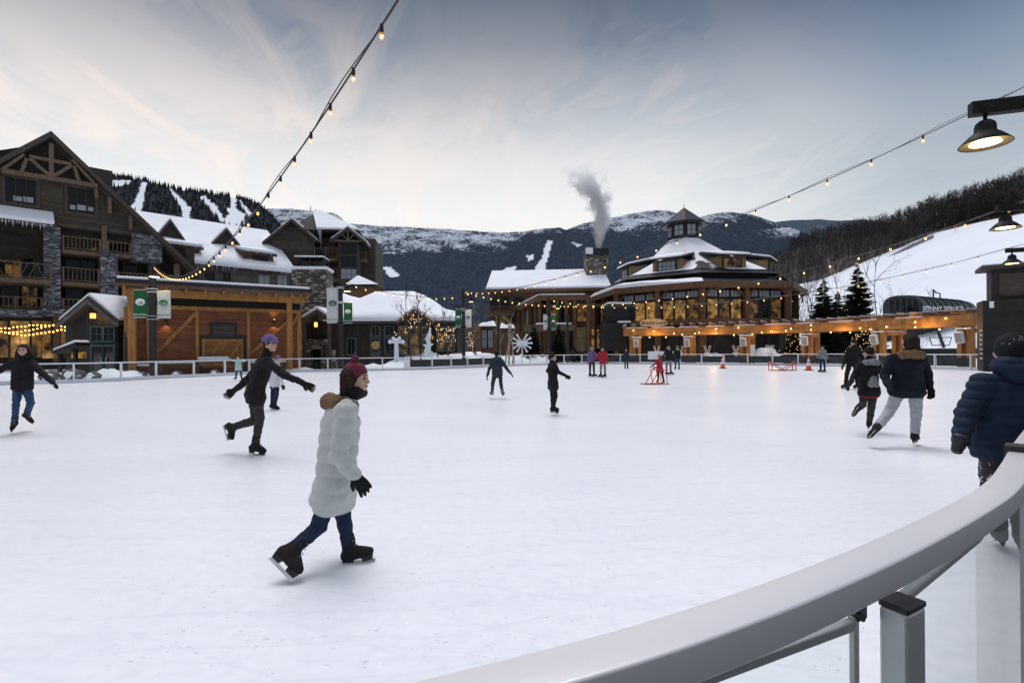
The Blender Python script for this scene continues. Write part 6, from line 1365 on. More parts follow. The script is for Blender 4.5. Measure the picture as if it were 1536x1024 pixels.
pa = ground(984, 576); skate_aid(pa, R(14), 'red steel skating aid pushed by the small child in red', .66)
fs = thing('skating_aid', 'red steel skating aid lying folded on its side near the right cone', 'skating aid', ground(1174, 556)); p = ground(1174, 556); b = MB()
T = lambda x, z, y=0: p+V((x, y, z))
for y in (-.2, .25): b.tube([T(-.82, .04, y), T(.82, .04, y)], .03, 6); b.tube([T(-.82, .5, y), T(.8, .42, y)], .03, 6); b.tube([T(-.82, .04, y), T(-.82, .62, y)], .03, 6); b.tube([T(.8, .04, y), T(.8, .62, y)], .03, 6); b.tube([T(-.6, .45, y), T(0, .06, y), T(.6, .42, y)], .03, 6)
b.build('frame', 'red_steel', fs); b = MB(); b.tube([T(-.82, .62, -.2), T(-.82, .62, .25)], .03, 6); b.tube([T(.8, .62, -.2), T(.8, .62, .25)], .03, 6); b.build('crossbar', 'red_steel', fs)
def sheet(x0, x1, y0, y1, Y, name, lab, cat, m='white_paint'):
    a = at(x0, y1, Y); c = at(x1, y0, Y); o = MB().box(Frame((a.x, a.y), (1, 0)), 0, c.x-a.x, a.z, c.z, -.03, .03).build(name, m, None, bevel=.01); tag(o, lab, cat); return o
sheet(972, 1023, 526.5, 539, 52.0, 'rail_banner', 'wide white banner hung on the far railing behind the child in red', 'banner'); sheet(606, 615, 538, 552, 41.0, 'notice_board', 'narrow white notice on the railing before the snow bank', 'notice')
sheet(1126, 1132, 517, 540, 48.3, 'notice_board', 'tall white notice beside the third pergola post', 'notice')
# rack of bikes / fat tyre wheel by the rail, chairs under the pergola
for px, Y, l in ((985, 56.2, 'crossed white folding chair left under the pergola'), (1020, 55.8, 'second crossed white folding chair under the pergola'), (1061, 54.5, 'crossed white folding chair left of the third post'), (1104, 53.5, 'crossed white folding chair against the third post'), (1155, 51.5, 'crossed white folding chair before the snow mound')):
    p = plan(px, Y); root = thing('folding_chair', l, 'chair', p, 'white folding chairs under the pergola'); b = MB()
    for y in (-.2, .2): b.tube([p+V((-.28, y, 0)), p+V((.3, y, 1.9))], .035, 5); b.tube([p+V((.28, y, 0)), p+V((-.3, y, 1.9))], .035, 5)
    b.build('frame', 'white_paint', root); MB().box(Frame((p.x, p.y), (1, 0)), -.3, .3, .95, 1.0, -.25, .25).build('seat', 'white_paint', root)
    MB().box(Frame((p.x, p.y), (1, 0)), -.28, .28, 1.003, 1.12, -.24, .24).build('snow', 'roof_snow', root, bevel=.04)
wh = thing('snow_bike', 'dark fat wheeled bicycle parked by the rail before the tan wall', 'bicycle', plan(866, 57)); p = plan(866, 57); b = MB()
for x in (-.55, .55):
    ring_ = [p+V((x+.38*math.cos(a*math.pi/8), 0, 1.0+.38*math.sin(a*math.pi/8))) for a in range(17)]; b = MB().tube(ring_, .07, 6); b.build('wheel', 'black_plastic', wh)
MB().tube([p+V((-.55, 0, 1)), p+V((0, 0, 1.0)), p+V((.45, 0, 1.5)), p+V((-.15, 0, 1.5)), p+V((0, 0, 1))], .03, 5).tube([p+V((.55, 0, 1)), p+V((.42, 0, 1.7)), p+V((.2, 0, 1.75))], .03, 5).tube([p+V((-.15, 0, 1.5)), p+V((-.2, 0, 1.65))], .04, 5).build('frame', 'dark_metal', wh)
# the lift's parked chair and towrope gear seen under the pergola
lcg = thing('parked_lift_chair', 'dark chairlift chair frame parked on the snow seen under the right end of the pergola', 'chairlift chair', plan(1412, 60)); p = at(1411, 524, 60); b = MB()
b.tube([p+V((-1.3, 0, 1.4)), p+V((-1.0, 0, .5)), p+V((1.0, 0, .5)), p+V((1.3, 0, 1.4)), p+V((-1.3, 0, 1.4))], .06, 6); b.build('frame', 'dark_metal', lcg); MB().tube([p+V((.4, 0, .2)), p+V((-.3, 0, 2.2))], .16, 6).build('arm', 'dark_metal', lcg)

# ---------------------------------------------------------------- lamps that are lit in the photograph
def point(name, p, e, c=(1, .62, .25), r=.08):
    d = bpy.data.lights.new(name, 'POINT'); d.energy = e; d.color = c; d.shadow_soft_size = r; o = bpy.data.objects.new(name, d); COL.objects.link(o); o.location = p
def spot(name, p, e, to, ang=110, c=(1, .66, .28), blend=.4, r=.05):
    d = bpy.data.lights.new(name, 'SPOT'); d.energy = e; d.color = c; d.spot_size = R(ang); d.spot_blend = blend; d.shadow_soft_size = r; o = bpy.data.objects.new(name, d); COL.objects.link(o); o.location = p; o.rotation_euler = V(to).to_track_quat('-Z', 'Y').to_euler()
for p in SCON: spot('sconce_down', p+V((0, 0, -.2)), 22, (0, 0, -1), 100); spot('sconce_up', p+V((0, 0, .2)), 22, (0, 0, 1), 90)
for px, Y in ((985, 53.6), (1070, 51.4), (1160, 48.4), (1265, 44.2), (1385, 38.4)): p = plan(px, Y); point('pergola_bulbs', p+V((0, 0, 2.7)), 95, (1, .55, .18), .3)
point('porch_lantern', FP_.pt(FP_.px(142.5, 474)[0], FP_.px(142.5, 474)[1], -.3), 14); point('shelter_lantern', FF.pt(FF.px(474.7, 487)[0], FF.px(474.7, 487)[1], .2), 12)
for c, k in LAMPS: spot('lamp_beam', c+V((0, 0, -.02)), 40 if k == 1 else 30, (0, 0, -1), 130, (1, .8, .45), .8, .2)
point('terrace_swags', at(40, 500, 42), 90, (1, .55, .18), .5); point('balcony_lantern', FL.pt(*FL.px(118, 367, -1.8), -1.6), 20)
# ---------------------------------------------------------------- people: signed-distance bodies and clothes, meshed with surface nets
def _smin(a, b, k):
    if k <= 0: return np.minimum(a, b)
    h = np.maximum(k-np.abs(a-b), 0)/k; return np.minimum(a, b)-h*h*k*.25
def sdf_mesh(prims, vox, disp=None, clip=None):
    """prims: ('c',a,b,ra,rb,k) rounded cone, ('e',centre,axes,radii,k) ellipsoid, ('-',centre,r,k) carve; returns verts, quads"""
    lo = np.full(3, 1e9); hi = np.full(3, -1e9)
    for p in prims:
        if p[0] == 'c': pts = [(p[1], p[3]), (p[2], p[4])]
        elif p[0] == 'e': pts = [(p[1], max(p[3]))]
        else: continue
        for q, r in pts: lo = np.minimum(lo, np.array(q)-r); hi = np.maximum(hi, np.array(q)+r)
    lo -= vox*3; hi += vox*3; n = np.ceil((hi-lo)/vox).astype(int)+1
    ax = [lo[i]+vox*np.arange(n[i]) for i in range(3)]; f = np.full(n, 1e3, dtype=np.float32)
    for p in prims:
        k = p[-1]
        if p[0] == 'c': l_ = np.minimum(np.array(p[1])-p[3], np.array(p[2])-p[4]); h_ = np.maximum(np.array(p[1])+p[3], np.array(p[2])+p[4])
        elif p[0] == 'e': l_ = np.array(p[1])-max(p[3]); h_ = np.array(p[1])+max(p[3])
        else: l_ = np.array(p[1])-p[2]; h_ = np.array(p[1])+p[2]
        m = k+vox*3; i0 = np.maximum(((l_-m-lo)/vox).astype(int), 0); i1 = np.minimum(((h_+m-lo)/vox).astype(int)+2, n)
        sl = tuple(slice(a, b) for a, b in zip(i0, i1)); X, Y, Z = np.meshgrid(ax[0][sl[0]], ax[1][sl[1]], ax[2][sl[2]], indexing='ij', sparse=True)
        if p[0] == 'c':
            a = np.array(p[1]); ba = np.array(p[2])-a; L2 = max(1e-9, ba@ba); t = np.clip(((X-a[0])*ba[0]+(Y-a[1])*ba[1]+(Z-a[2])*ba[2])/L2, 0, 1)
            d = np.sqrt((X-a[0]-ba[0]*t)**2+(Y-a[1]-ba[1]*t)**2+(Z-a[2]-ba[2]*t)**2)-(p[3]+(p[4]-p[3])*t)
        elif p[0] == 'e':
            c = np.array(p[1]); A = np.array(p[2]); r = np.array(p[3]); q = [((X-c[0])*A[i][0]+(Y-c[1])*A[i][1]+(Z-c[2])*A[i][2])/r[i] for i in range(3)]
            l2 = np.sqrt(q[0]**2+q[1]**2+q[2]**2); d = (l2-1)*min(r)
        else:
            c = np.array(p[1]); d = p[2]-np.sqrt((X-c[0])**2+(Y-c[1])**2+(Z-c[2])**2); f[sl] = -_smin(-f[sl], -d, k); continue
        f[sl] = _smin(f[sl], d.astype(np.float32), k)
    G = np.meshgrid(*ax, indexing='ij', sparse=True)
    if disp is not None: f = f+disp(*G).astype(np.float32)
    if clip is not None:
        for c, nn in clip: f = np.maximum(f, ((G[0]-c[0])*nn[0]+(G[1]-c[1])*nn[1]+(G[2]-c[2])*nn[2]).astype(np.float32))
    ins = f < 0; C = tuple(np.array(f.shape)-1); cnt = np.zeros(C, np.float32); pos = np.zeros(C+(3,), np.float32)
    cn = [(i, j, k) for i in (0, 1) for j in (0, 1) for k in (0, 1)]
    def S(o): return tuple(slice(o[i], o[i]+C[i]) for i in range(3))
    for a in cn:
        for ax_ in range(3):
            if a[ax_]: continue
            b = list(a); b[ax_] = 1; fa, fb = f[S(a)], f[S(b)]; m = (fa < 0) != (fb < 0)
            if not m.any(): continue
            t = np.where(m, fa/np.where(m, fa-fb, 1), 0)
            for q in range(3): pos[..., q] += np.where(m, a[q]+(t if q == ax_ else 0), 0)
            cnt += m
    act = cnt > 0; idx = np.full(C, -1, np.int32); ii = np.argwhere(act); idx[act] = np.arange(len(ii)); vs = (ii+pos[act]/cnt[act][:, None])*vox+lo
    F = []
    for ax_ in range(3):
        u, v = (ax_+1) % 3, (ax_+2) % 3; s0 = [slice(1, -1)]*3; s1 = [slice(1, -1)]*3; s0[ax_] = slice(0, -1); s1[ax_] = slice(1, None)
        A = ins[tuple(s0)]; B = ins[tuple(s1)]; w = np.argwhere(A != B)
        if not len(w): continue
        fl = A[tuple(w.T)]; base = w.copy(); base[:, u] += 1; base[:, v] += 1
        def at_(du, dv): q = base.copy(); q[:, u] -= du; q[:, v] -= dv; return idx[tuple(q.T)]
        a, b, c, d = at_(1, 1), at_(0, 1), at_(0, 0), at_(1, 0); F.append(np.where(fl[:, None], np.stack([a, b, c, d], 1), np.stack([d, c, b, a], 1)))
    return vs, np.concatenate(F)
def cone(a, b, ra, rb, k=.02): return ('c', tuple(a), tuple(b), ra, rb, k)
def smat(name, c, c2=None, rough=.85, scale=14, bump=.25, bscale=60, spec=.2): return mat(name, c, c2 or tuple(x*.7 for x in c), rough, scale, bump, bscale, spec=spec)
smat('skin', (.56, .37, .29), (.50, .30, .23), .55, 9, .05, 80); smat('lip', (.45, .17, .15), None, .5); smat('eye_dark', (.02, .015, .012), None, .2)
for nm, c in dict(black_cloth=(.016, .016, .018), navy=(.012, .015, .024), navy_puffer=(.018, .031, .060), slate=(.035, .048, .065), charcoal_cloth=(.045, .045, .048), jeans=(.035, .075, .16), jeans_dark=(.022, .035, .075), grey_cloth=(.24, .25, .27), light_grey=(.42, .43, .46), pale_coat=(.56, .58, .57), red_cloth=(.42, .03, .05), maroon=(.17, .03, .06), lilac=(.24, .22, .46), mint=(.42, .66, .68), pink=(.6, .25, .35), purple=(.17, .13, .30), blue_cloth=(.02, .06, .32), white_cloth=(.66, .67, .70), brown_hair=(.034, .022, .015), fur=(.20, .125, .065), skate_black=(.022, .022, .024), skate_grey=(.20, .21, .23), skate_white=(.55, .56, .58), tartan=(.11, .11, .12), green_grey=(.2, .22, .22), stripe_purple=(.20, .16, .34)).items(): smat(nm, c, tuple(x*(.9 if nm in ('pale_coat', 'light_grey', 'white_cloth') else .7) for x in c))
mat('blade_steel', (.6, .62, .65), (.5, .52, .55), .25, 8, metal=.9)
def wrinkle(seed, amp, fr):
    rn = np.random.default_rng(seed); W = rn.normal(size=(5, 3))*fr; ph = rn.random(5)*6.28
    def d(X, Y, Z):
        s = 0
        for w, p in zip(W, ph): s = s+np.sin(X*w[0]+Y*w[1]+Z*w[2]*1.6+p)
        return s*amp/3
    return d
def puffer(amp, pitch, z0=0.0):
    return lambda X, Y, Z: amp*(1-2.0*np.sqrt(np.abs(np.sin((Z-z0)*math.pi/pitch)))) + .0015*np.sin(X*37+Z*9)*np.sin(Y*31)
def limb_dir(a, b): return (V(b)-V(a)).normalized()
def hand_prims(w, d, palm, side, s, g=1.0, curl=.5):
    """five separate fingers; w wrist, d towards the fingers, palm = palm normal, side = +1 if the thumb is on palm x d"""
    d = V(d).normalized(); pn = V(palm); pn = (pn-d*pn.dot(d)).normalized(); sx = d.cross(pn)*side; P = []; L = .095*s
    for t in (-.5, -.17, .17, .5): P.append(cone(w+sx*t*.035*s, w+d*L+sx*t*.074*s, .015*s*g, .0125*s*g, .012*s))
    for t, l, in ((-.5, .062), (-.17, .078), (.17, .084), (.5, .074)):
        a = w+d*L+sx*t*.078*s; b = a+(d+pn*curl*.5+sx*t*.25).normalized()*l*.45*s; c = b+(d*(1-curl*.5)+pn*curl*1.1+sx*t*.2).normalized()*l*.33*s; e = c+(d*(1-curl)+pn*(curl*1.5)).normalized()*l*.26*s
        r = .0095*s*g; P += [cone(a, b, r*1.05, r, .003), cone(b, c, r, r*.93, .003), cone(c, e, r*.93, r*.82, .003)]
    a = w+d*.025*s+sx*.026*s; b = a+(d*.7+sx*.8+pn*.25).normalized()*.042*s; c = b+(d+sx*.25+pn*.45).normalized()*.034*s; P += [cone(a, b, .014*s*g, .011*s*g, .006), cone(b, c, .011*s*g, .009*s*g, .003)]
    return P
def head_prims(c, f, up, s):
    """skull, jaw, brow, nose, lips, ears, eye sockets; c = head centre"""
    f = V(f).normalized(); r = f.cross(up).normalized(); u = r.cross(f).normalized(); A = (tuple(r), tuple(f), tuple(u)); Q = lambda x, y, z: c+r*x*s+f*y*s+u*z*s
    P = [('e', tuple(Q(0, -.008, .025)), A, (.075*s, .094*s, .092*s), .01), ('e', tuple(Q(0, .022, -.045)), A, (.056*s, .066*s, .068*s), .04*s), cone(Q(-.025, .055, -.093), Q(.025, .055, -.093), .020*s, .020*s, .03*s),
         cone(Q(-.035, .078, .018), Q(.035, .078, .018), .014*s, .014*s, .015*s), ('-', tuple(Q(-.030, .094, .000)), .016*s, .012*s), ('-', tuple(Q(.030, .094, .000)), .016*s, .012*s),
         cone(Q(0, .086, .004), Q(0, .107, -.034), .009*s, .013*s, .010*s), cone(Q(-.012, .094, -.037), Q(.012, .094, -.037), .009*s, .009*s, .008*s), cone(Q(-.018, .087, -.066), Q(.018, .087, -.066), .007*s, .007*s, .006*s), cone(Q(-.015, .085, -.074), Q(.015, .085, -.074), .007*s, .007*s, .006*s)]
    for sg in (-1, 1): P.append(cone(Q(sg*.074, -.005, .012), Q(sg*.072, -.002, -.028), .014*s, .009*s, .006*s)); P.append(cone(Q(sg*.045, .062, -.028), Q(sg*.04, .06, -.03), .018*s, .016*s, .03*s))
    return P, Q, A
def person(lab, Y, J, face, H, c, vox=.016, head='hat', hair=None, puff=0, loose=1.0, skate='skate_black', coat_hem=0.0, glove='black_cloth', cat='skater', group=None, hood=None, hat_c='black_cloth', mitt=False, jk=None, extra=None, head_up=(0, 0, 1), stand=None, coat_k=.05, hat_low=0.0):
    """J: joint -> (px, py[, depth offset]); image-left joints end in l, image-right in r"""
    s = H/1.75; p = {k: at(q[0], q[1], Y+(q[2] if len(q) > 2 else 0)) for k, q in J.items()}
    base = V((p['pl'].x, p['pl'].y, 0)) if stand is None else V((p[stand].x, p[stand].y, 0)); root = thing('person', lab, cat, base, group); face = V(face).normalized(); hu = V(head_up)
    pel = (p['hl']+p['hr'])/2; chest = (p['sl']+p['sr'])/2; upv = (chest-pel).normalized()
    def mk(name, prims, m, v=vox, disp=None, clip=None, parent=None):
        a, b = sdf_mesh(prims, v, disp, clip); return npmesh(name, a, b, m, parent or root)
    hp, Q, A = head_prims(p['hd'], face, hu, s); neck = [cone(chest+upv*.02*s, Q(0, -.02, -.07), .058*s, .052*s, .03*s)]
    core = [cone(pel, chest, .075*s, .07*s, .02*s), cone(p['sl'], p['sr'], .036*s, .036*s, .02*s)]
    for x in 'lr':
        core += [cone(p['s'+x], p['e'+x], max(.036*s, vox*1.4), max(.032*s, vox*1.4), .012*s), cone(p['e'+x], p['w'+x], max(.032*s, vox*1.4), max(.024*s, vox*1.4), .012*s), cone(p['h'+x], p['k'+x], .060*s, .044*s, .02*s), cone(p['k'+x], p['a'+x], .044*s, .034*s, .02*s)]
        d = limb_dir(p['e'+x], p['w'+x]); core.append(cone(p['w'+x], p['w'+x]+d*.08*s, .022*s, .018*s, .015*s)); core.append(cone(p['a'+x], p['a'+x]-limb_dir(p['a'+x], p['k'+x])*.05*s, .032*s, .026*s, .02*s))
    body = mk('body', hp+neck+core, 'skin', min(vox, .0085) if vox < .015 else vox)
    if vox < .015:
        e = MB()
        for sg in (-1, 1): e.ball(Q(sg*.030, .080, .000), .0125*s, 8, 6)
        e.build('eyes', 'eye_dark', root, True); e = MB()
        for sg in (-1, 1): e.tube([Q(sg*.014, .090, .020), Q(sg*.032, .090, .026), Q(sg*.048, .080, .019)], .0045*s, 5)
        e.build('eyebrows', 'brown_hair', root); MB().tube([Q(-.02, .093, -.070), Q(0, .097, -.068), Q(.02, .093, -.070)], [.003, .006*s, .003], 6).build('lips', 'lip', root, True)
    # jacket
    g = .012*s+puff; wx = (p['sr']-p['sl']).normalized()
    J_ = [cone(p['hl'].lerp(p['sl'], .02)-wx*0.0, p['sl'].lerp(p['sr'], .25)-upv*.08*s, .095*s+g, .085*s+g, coat_k), cone(p['hr'], p['sr'].lerp(p['sl'], .25)-upv*.08*s, .095*s+g, .085*s+g, coat_k), cone(pel, chest-upv*.1*s, .115*s+g, .125*s+g, coat_k), cone(p['sl'], p['sr'], .062*s+g*.8, .062*s+g*.8, .05*s), cone(chest+upv*.0, Q(0, -.025, -.10), .075*s+g*.5, .066*s+g*.5, .03*s)]
    if coat_hem: 
        for x in 'lr': J_.append(cone(p['h'+x], p['h'+x].lerp(p['k'+x], coat_hem), .105*s+g, .115*s+g, .06*s))
    for x in 'lr': J_ += [cone(p['s'+x], p['e'+x], .058*s+g*.8, .050*s+g*.8, .03*s), cone(p['e'+x], p['w'+x], .050*s+g*.8, .040*s+g*.5, .02*s)]
    hemp = pel-upv*(.10*s+(coat_hem*.4*s)); jd = wrinkle(3, .010*s, 26) if not puff else puffer(.006, .075)
    mk('jacket', J_, c['jacket'], vox, jk or jd, [(tuple(hemp), tuple(-upv))] )
    if c.get('hem'): hp_ = hemp+upv*.012; mk('jacket_hem', [cone(p['hl'], p['hr'], .10*s+g, .10*s+g, .05), cone(p['hl'].lerp(p['kl'], .25), p['hr'].lerp(p['kr'], .25), .1*s+g, .1*s+g, .05)], c['hem'], vox, lambda X, Y_, Z: 0*X-.004, [(tuple(hemp), tuple(-upv)), (tuple(hemp+upv*.035*s), tuple(upv))])
    T_ = [cone(pel+upv*.04*s, pel-upv*.03*s, .115*s, .11*s, .05*s)]
    for x in 'lr': T_ += [cone(p['h'+x], p['k'+x], .088*s*loose, .066*s*loose, .03*s), cone(p['k'+x], p['a'+x].lerp(p['k'+x], .12), .066*s*loose, .056*s*loose, .02*s)]
    mk('trousers', T_, c['trousers'], vox, wrinkle(8, .008*s, 34))
    for x in 'lr':
        a = p['a'+x]; t = p['t'+x]; k = p['k'+x]; d = limb_dir(a, k); fd = (t-a); fd = fd-d*fd.dot(d)*.0; fl = fd.normalized()
        heel = a-d*.075*s-fl*.045*s; toe = a+fl*.19*s-d*.0*s
        sole = a-d*.085*s; tz = heel+ (fl-d*fl.dot(d)).normalized()*.235*s; fwd = (tz-heel).normalized()
        b_ = mk('skate', [cone(a+d*.10*s, a-d*.02*s, .058*s, .052*s, .02*s), cone(a-d*.02*s, heel+d*.01*s, .05*s, .040*s, .02*s), cone(heel+d*.005*s, heel+fwd*.15*s, .038*s, .040*s, .02*s), cone(a-d*.01*s, heel+fwd*.2*s, .045*s, .034*s, .03*s)], skate, min(vox, .012), wrinkle(5, .003*s, 50))
        sdn = fwd.cross(d).normalized(); lo = heel-d*.04*s; bl = MB(); h0 = -.052*s
        def pt(q, z, w): return heel+fwd*q*s-d*z*s+sdn*w*s
        bl.hexa([pt(-.03, .092, -.003), pt(.225, .092, -.003), pt(.225, .092, .003), pt(-.03, .092, .003), pt(-.02, .066, -.003), pt(.235, .066, -.003), pt(.235, .066, .003), pt(-.02, .066, .003)])
        bl.build('blade', 'blade_steel', b_)
        for q0, q1 in ((-.02, .05), (.13, .21)): MB().hexa([pt(q0, .068, -.008), pt(q1, .068, -.008), pt(q1, .068, .008), pt(q0, .068, .008), pt(q0-.01, .025, -.02), pt(q1+.01, .025, -.02), pt(q1+.01, .025, .02), pt(q0-.01, .025, .02)]).build('blade_holder', 'black_plastic', b_)
        lc = MB()
        if vox < .015:
            for i in range(5):
                q = a+d*(.08-.035*i)*s+fl*(.052+.012*i)*s; lc.tube([q-sdn*.03*s, q+fl*.006, q+sdn*.03*s], .004*s, 4)
            lc.build('laces', 'light_grey', b_)
        d2 = limb_dir(p['e'+x], p['w'+x]); pn = (-face*.2+(wx if x == 'l' else -wx)); 
        if mitt: mk('mitten', [cone(p['w'+x]-d2*.03*s, p['w'+x]+d2*.03*s, .052*s, .056*s, .02), cone(p['w'+x]+d2*.04*s, p['w'+x]+d2*.135*s, .054*s, .040*s, .02), cone(p['w'+x]+d2*.03*s+wx*.03*s, p['w'+x]+d2*.085*s+wx*.075*s, .026*s, .022*s, .012)], glove, .009, wrinkle(4, .003, 60))
        else: mk('glove', [cone(p['w'+x]-d2*.045*s, p['w'+x]+d2*.005, .038*s, .03*s, .01)]+hand_prims(p['w'+x], d2, pn, 1 if x == 'l' else -1, s*1.08, 1.3), glove, .0075 if vox < .015 else .012)
    up3 = Q(0, 0, 1)-Q(0, 0, 0); up3.normalize(); ra = (.083*s, .102*s, .105*s)
    if head in ('hat', 'pompom', 'beanie'):
        band = .018; mk('hat', [('e', tuple(Q(0, -.010, .032)), A, (.088*s, .106*s, .108*s), .01), ('e', tuple(Q(0, -.016, .0)), A, (.091*s, .108*s, .085*s+hat_low), .015)], hat_c, min(vox, .011), wrinkle(2, .003*s, 70), [(tuple(Q(0, 0, -hat_low)), tuple((-up3+face*.42).normalized()))])
        if head == 'pompom': mk('pompom', [('e', tuple(Q(0, -.01, .155)), A, (.035*s,)*3, .01)], hat_c, .008, wrinkle(6, .006, 160))
    if head == 'helmet':
        mk('helmet', [('e', tuple(Q(0, -.008, .035)), A, (.098*s, .122*s, .108*s), .01), cone(Q(-.05, .105, .03), Q(.05, .105, .03), .016*s, .016*s, .02)], hat_c, min(vox, .011), None, [(tuple(Q(0, 0, .018)), tuple(-up3-face*.12))])
        mk('helmet_band', [('e', tuple(Q(0, -.008, .035)), A, (.1005*s, .1245*s, .109*s), .01)], 'stripe_purple', min(vox, .011), None, [(tuple(Q(0, 0, .05)), tuple(-up3)), (tuple(Q(0, 0, .085)), tuple(up3))])
    if head == 'hood':
        mk('hood', [('e', tuple(Q(0, -.02, .02)), A, (.108*s, .118*s, .130*s), .02), cone(Q(0, -.03, -.04), Q(0, -.04, -.12), .10*s, .09*s, .04)], hat_c, vox, wrinkle(2, .004*s, 50), [(tuple(Q(0, .062, 0)), tuple(face))])
    if hair:
        Hp = [('e', tuple(Q(0, -.016, .03)), A, (.086*s, .100*s, .100*s), .02)]; ln = hair
        if ln > .05:
            for x in (-.06, -.03, 0, .03, .06): Hp.append(cone(Q(x, -.06, .02), Q(x*1.5, -.075-.02*(x == 0), -.05-ln), .045*s, .026*s, .03))
            if ln > .15:
                for x in (-1, 1): Hp += [cone(Q(x*.076, -.01, .0), Q(x*.10, .03, -.13), .032*s, .034*s, .02), cone(Q(x*.10, .03, -.13), Q(x*.15, .07, -.30), .034*s, .02*s, .02), cone(Q(x*.085, -.03, -.02), Q(x*.17, -.02, -.26), .034*s, .022*s, .02)]
            for x in (-.072, .072): Hp.append(cone(Q(x, -.015, .03), Q(x*1.35, .015, -.05-ln*.9), .030*s, .022*s, .02))
        mk('hair', Hp, 'brown_hair', min(vox, .011), wrinkle(9, .005, 75), [(tuple(Q(0, .052, 0)), tuple((face*.9-up3*.55).normalized()))])
    if hood: # fur collar / hood lying on the shoulders
        mk('hood', [cone(p['sl'].lerp(chest, .35)+upv*.06*s-face*.07*s, chest+upv*.075*s-face*.11*s, .06*s, .07*s, .03), cone(p['sr'].lerp(chest, .35)+upv*.06*s-face*.07*s, chest+upv*.075*s-face*.11*s, .06*s, .07*s, .03), cone(p['sl'].lerp(chest, .35)+upv*.06*s-face*.07*s, p['sl'].lerp(chest, .6)+face*.08*s+upv*.03*s, .058*s, .045*s, .03), cone(p['sr'].lerp(chest, .35)+upv*.06*s-face*.07*s, p['sr'].lerp(chest, .6)+face*.08*s+upv*.03*s, .058*s, .045*s, .03)], hood, min(vox, .011), wrinkle(7, .007*s, 120 if hood == 'fur' else 30))
    if extra: extra(mk, p, Q, A, s, root, upv, face, wx)
    return root, p
Rt, Lf, Aw, To = V((1, 0, 0)), V((-1, 0, 0)), V((0, 1, 0)), V((0, -1, 0))
# --- near figures
def coat_bits(mk, p, Q, A, s, root, upv, face, wx):
    mk('cuff_band', [cone(p['wl'].lerp(p['el'], .05), p['wl'].lerp(p['el'], .14), .05*s, .052*s, .01)], 'red_cloth', .009)
    mk('scarf', [cone(Q(-.05, .03, -.12), Q(.05, .03, -.12), .05*s, .05*s, .03), cone(Q(-.05, -.03, -.12), Q(.05, -.03, -.12), .055*s, .055*s, .03)], 'black_cloth', .010, wrinkle(3, .004, 50))
    mk('red_cuff', [cone(p['wr'].lerp(p['er'], .06), p['wr'].lerp(p['er'], .16), .052*s, .054*s, .01)], 'red_cloth', .009)
person('person in a pale grey long coat with brown fur hood gliding closest to the camera', 3.68, dict(hd=(534, 567), sl=(506, 617, .10), sr=(520, 615, -.14), el=(499, 672, .16), er=(508, 684, -.20), wl=(516, 712, .16), wr=(531, 712, -.20), hl=(496, 737, -.07), hr=(506, 737, .06), kl=(478, 789, -.12), kr=(517, 784, .04), al=(441, 822, -.25), ar=(524, 823, .0), tl=(468, 846, -.28), tr=(562, 830, .0), pl=(535, 845)),
       Rt+To*.10, 1.52, dict(jacket='pale_coat', trousers='jeans_dark'), .012, 'pompom', .07, .010, .95, coat_hem=.22, hood='fur', hat_c='maroon', extra=coat_bits, jk=puffer(.0075, .105))
person('person in black jacket and striped purple helmet leaning forward mid stride before the shed', 7.58, dict(hd=(405, 515), sl=(391, 545, .16), sr=(401, 543, -.16), el=(372, 569, .26), er=(429, 563, -.26), wl=(352, 585, .30), wr=(455, 575, -.24), hl=(380, 590, .09), hr=(384, 590, -.08), kl=(384, 630, .10), kr=(390, 628, -.06), al=(350, 640, .12), ar=(383, 665, -.06), tl=(352, 657, .12), tr=(402, 667, -.06), pl=(385, 680)),
       Rt+To*.25, 1.70, dict(jacket='black_cloth', trousers='charcoal_cloth'), .0135, 'helmet', .03, 0, 1.0, hat_c='purple', coat_hem=.2)
person('child in a white jacket and dark blue trousers half hidden behind the black jacket skater', 13.5, dict(hd=(417, 539), sl=(408, 551, .1), sr=(418, 551, -.1), el=(404, 565, .12), er=(421, 565, -.14), wl=(407, 577, .14), wr=(424, 576, -.18), hl=(410, 577, .07), hr=(415, 577, -.07), kl=(409, 593, .04), kr=(415, 592, -.08), al=(408, 606, .1), ar=(412, 607, -.05), tl=(416, 609, .1), tr=(420, 610, -.05), pl=(412, 614)),
       Rt+To*.2, 1.42, dict(jacket='white_cloth', trousers='jeans_dark'), .018, 'hat', hat_c='purple')
def jeans_bits(mk, p, Q, A, s, root, upv, face, wx):
    mk('scarf', [cone(Q(-.05, .03, -.115), Q(.05, .03, -.115), .05*s, .05*s, .03), cone(Q(-.05, -.03, -.11), Q(.05, -.03, -.11), .055*s, .055*s, .03)], 'black_cloth', .010, wrinkle(3, .005, 50))
person('dark haired woman in a black puffer jacket and blue jeans skating at the far left', 9.76, dict(hd=(35, 525), sl=(20, 544, .0), sr=(48, 545, .05), el=(-3, 556, -.05), er=(64, 560, .0), wl=(-17, 574, -.1), wr=(79, 573, -.1), hl=(27, 581, .0), hr=(40, 581, .04), kl=(24, 607, -.06), kr=(46, 604, .0), al=(22, 633, .0), ar=(40, 622, .25), tl=(15, 643, -.20), tr=(56, 634, .28), pl=(20, 650)),
       To*1.0+Rt*.50, 1.66, dict(jacket='black_cloth', trousers='jeans'), .0125, None, .22, .001, .95, coat_hem=.0, extra=jeans_bits)
def child_patch(mk, p, Q, A, s, root, upv, face, wx):
    c = (p['sl']+p['sr'])/2-upv*.27*s+To*.155*s; mk('back_panel', [cone(c-wx*.02*s, c-upv*.12*s-wx*.06*s, .055*s, .07*s, .03), cone(c, c-upv*.14*s+wx*.05*s, .05*s, .045*s, .03)], 'grey_cloth', .012)
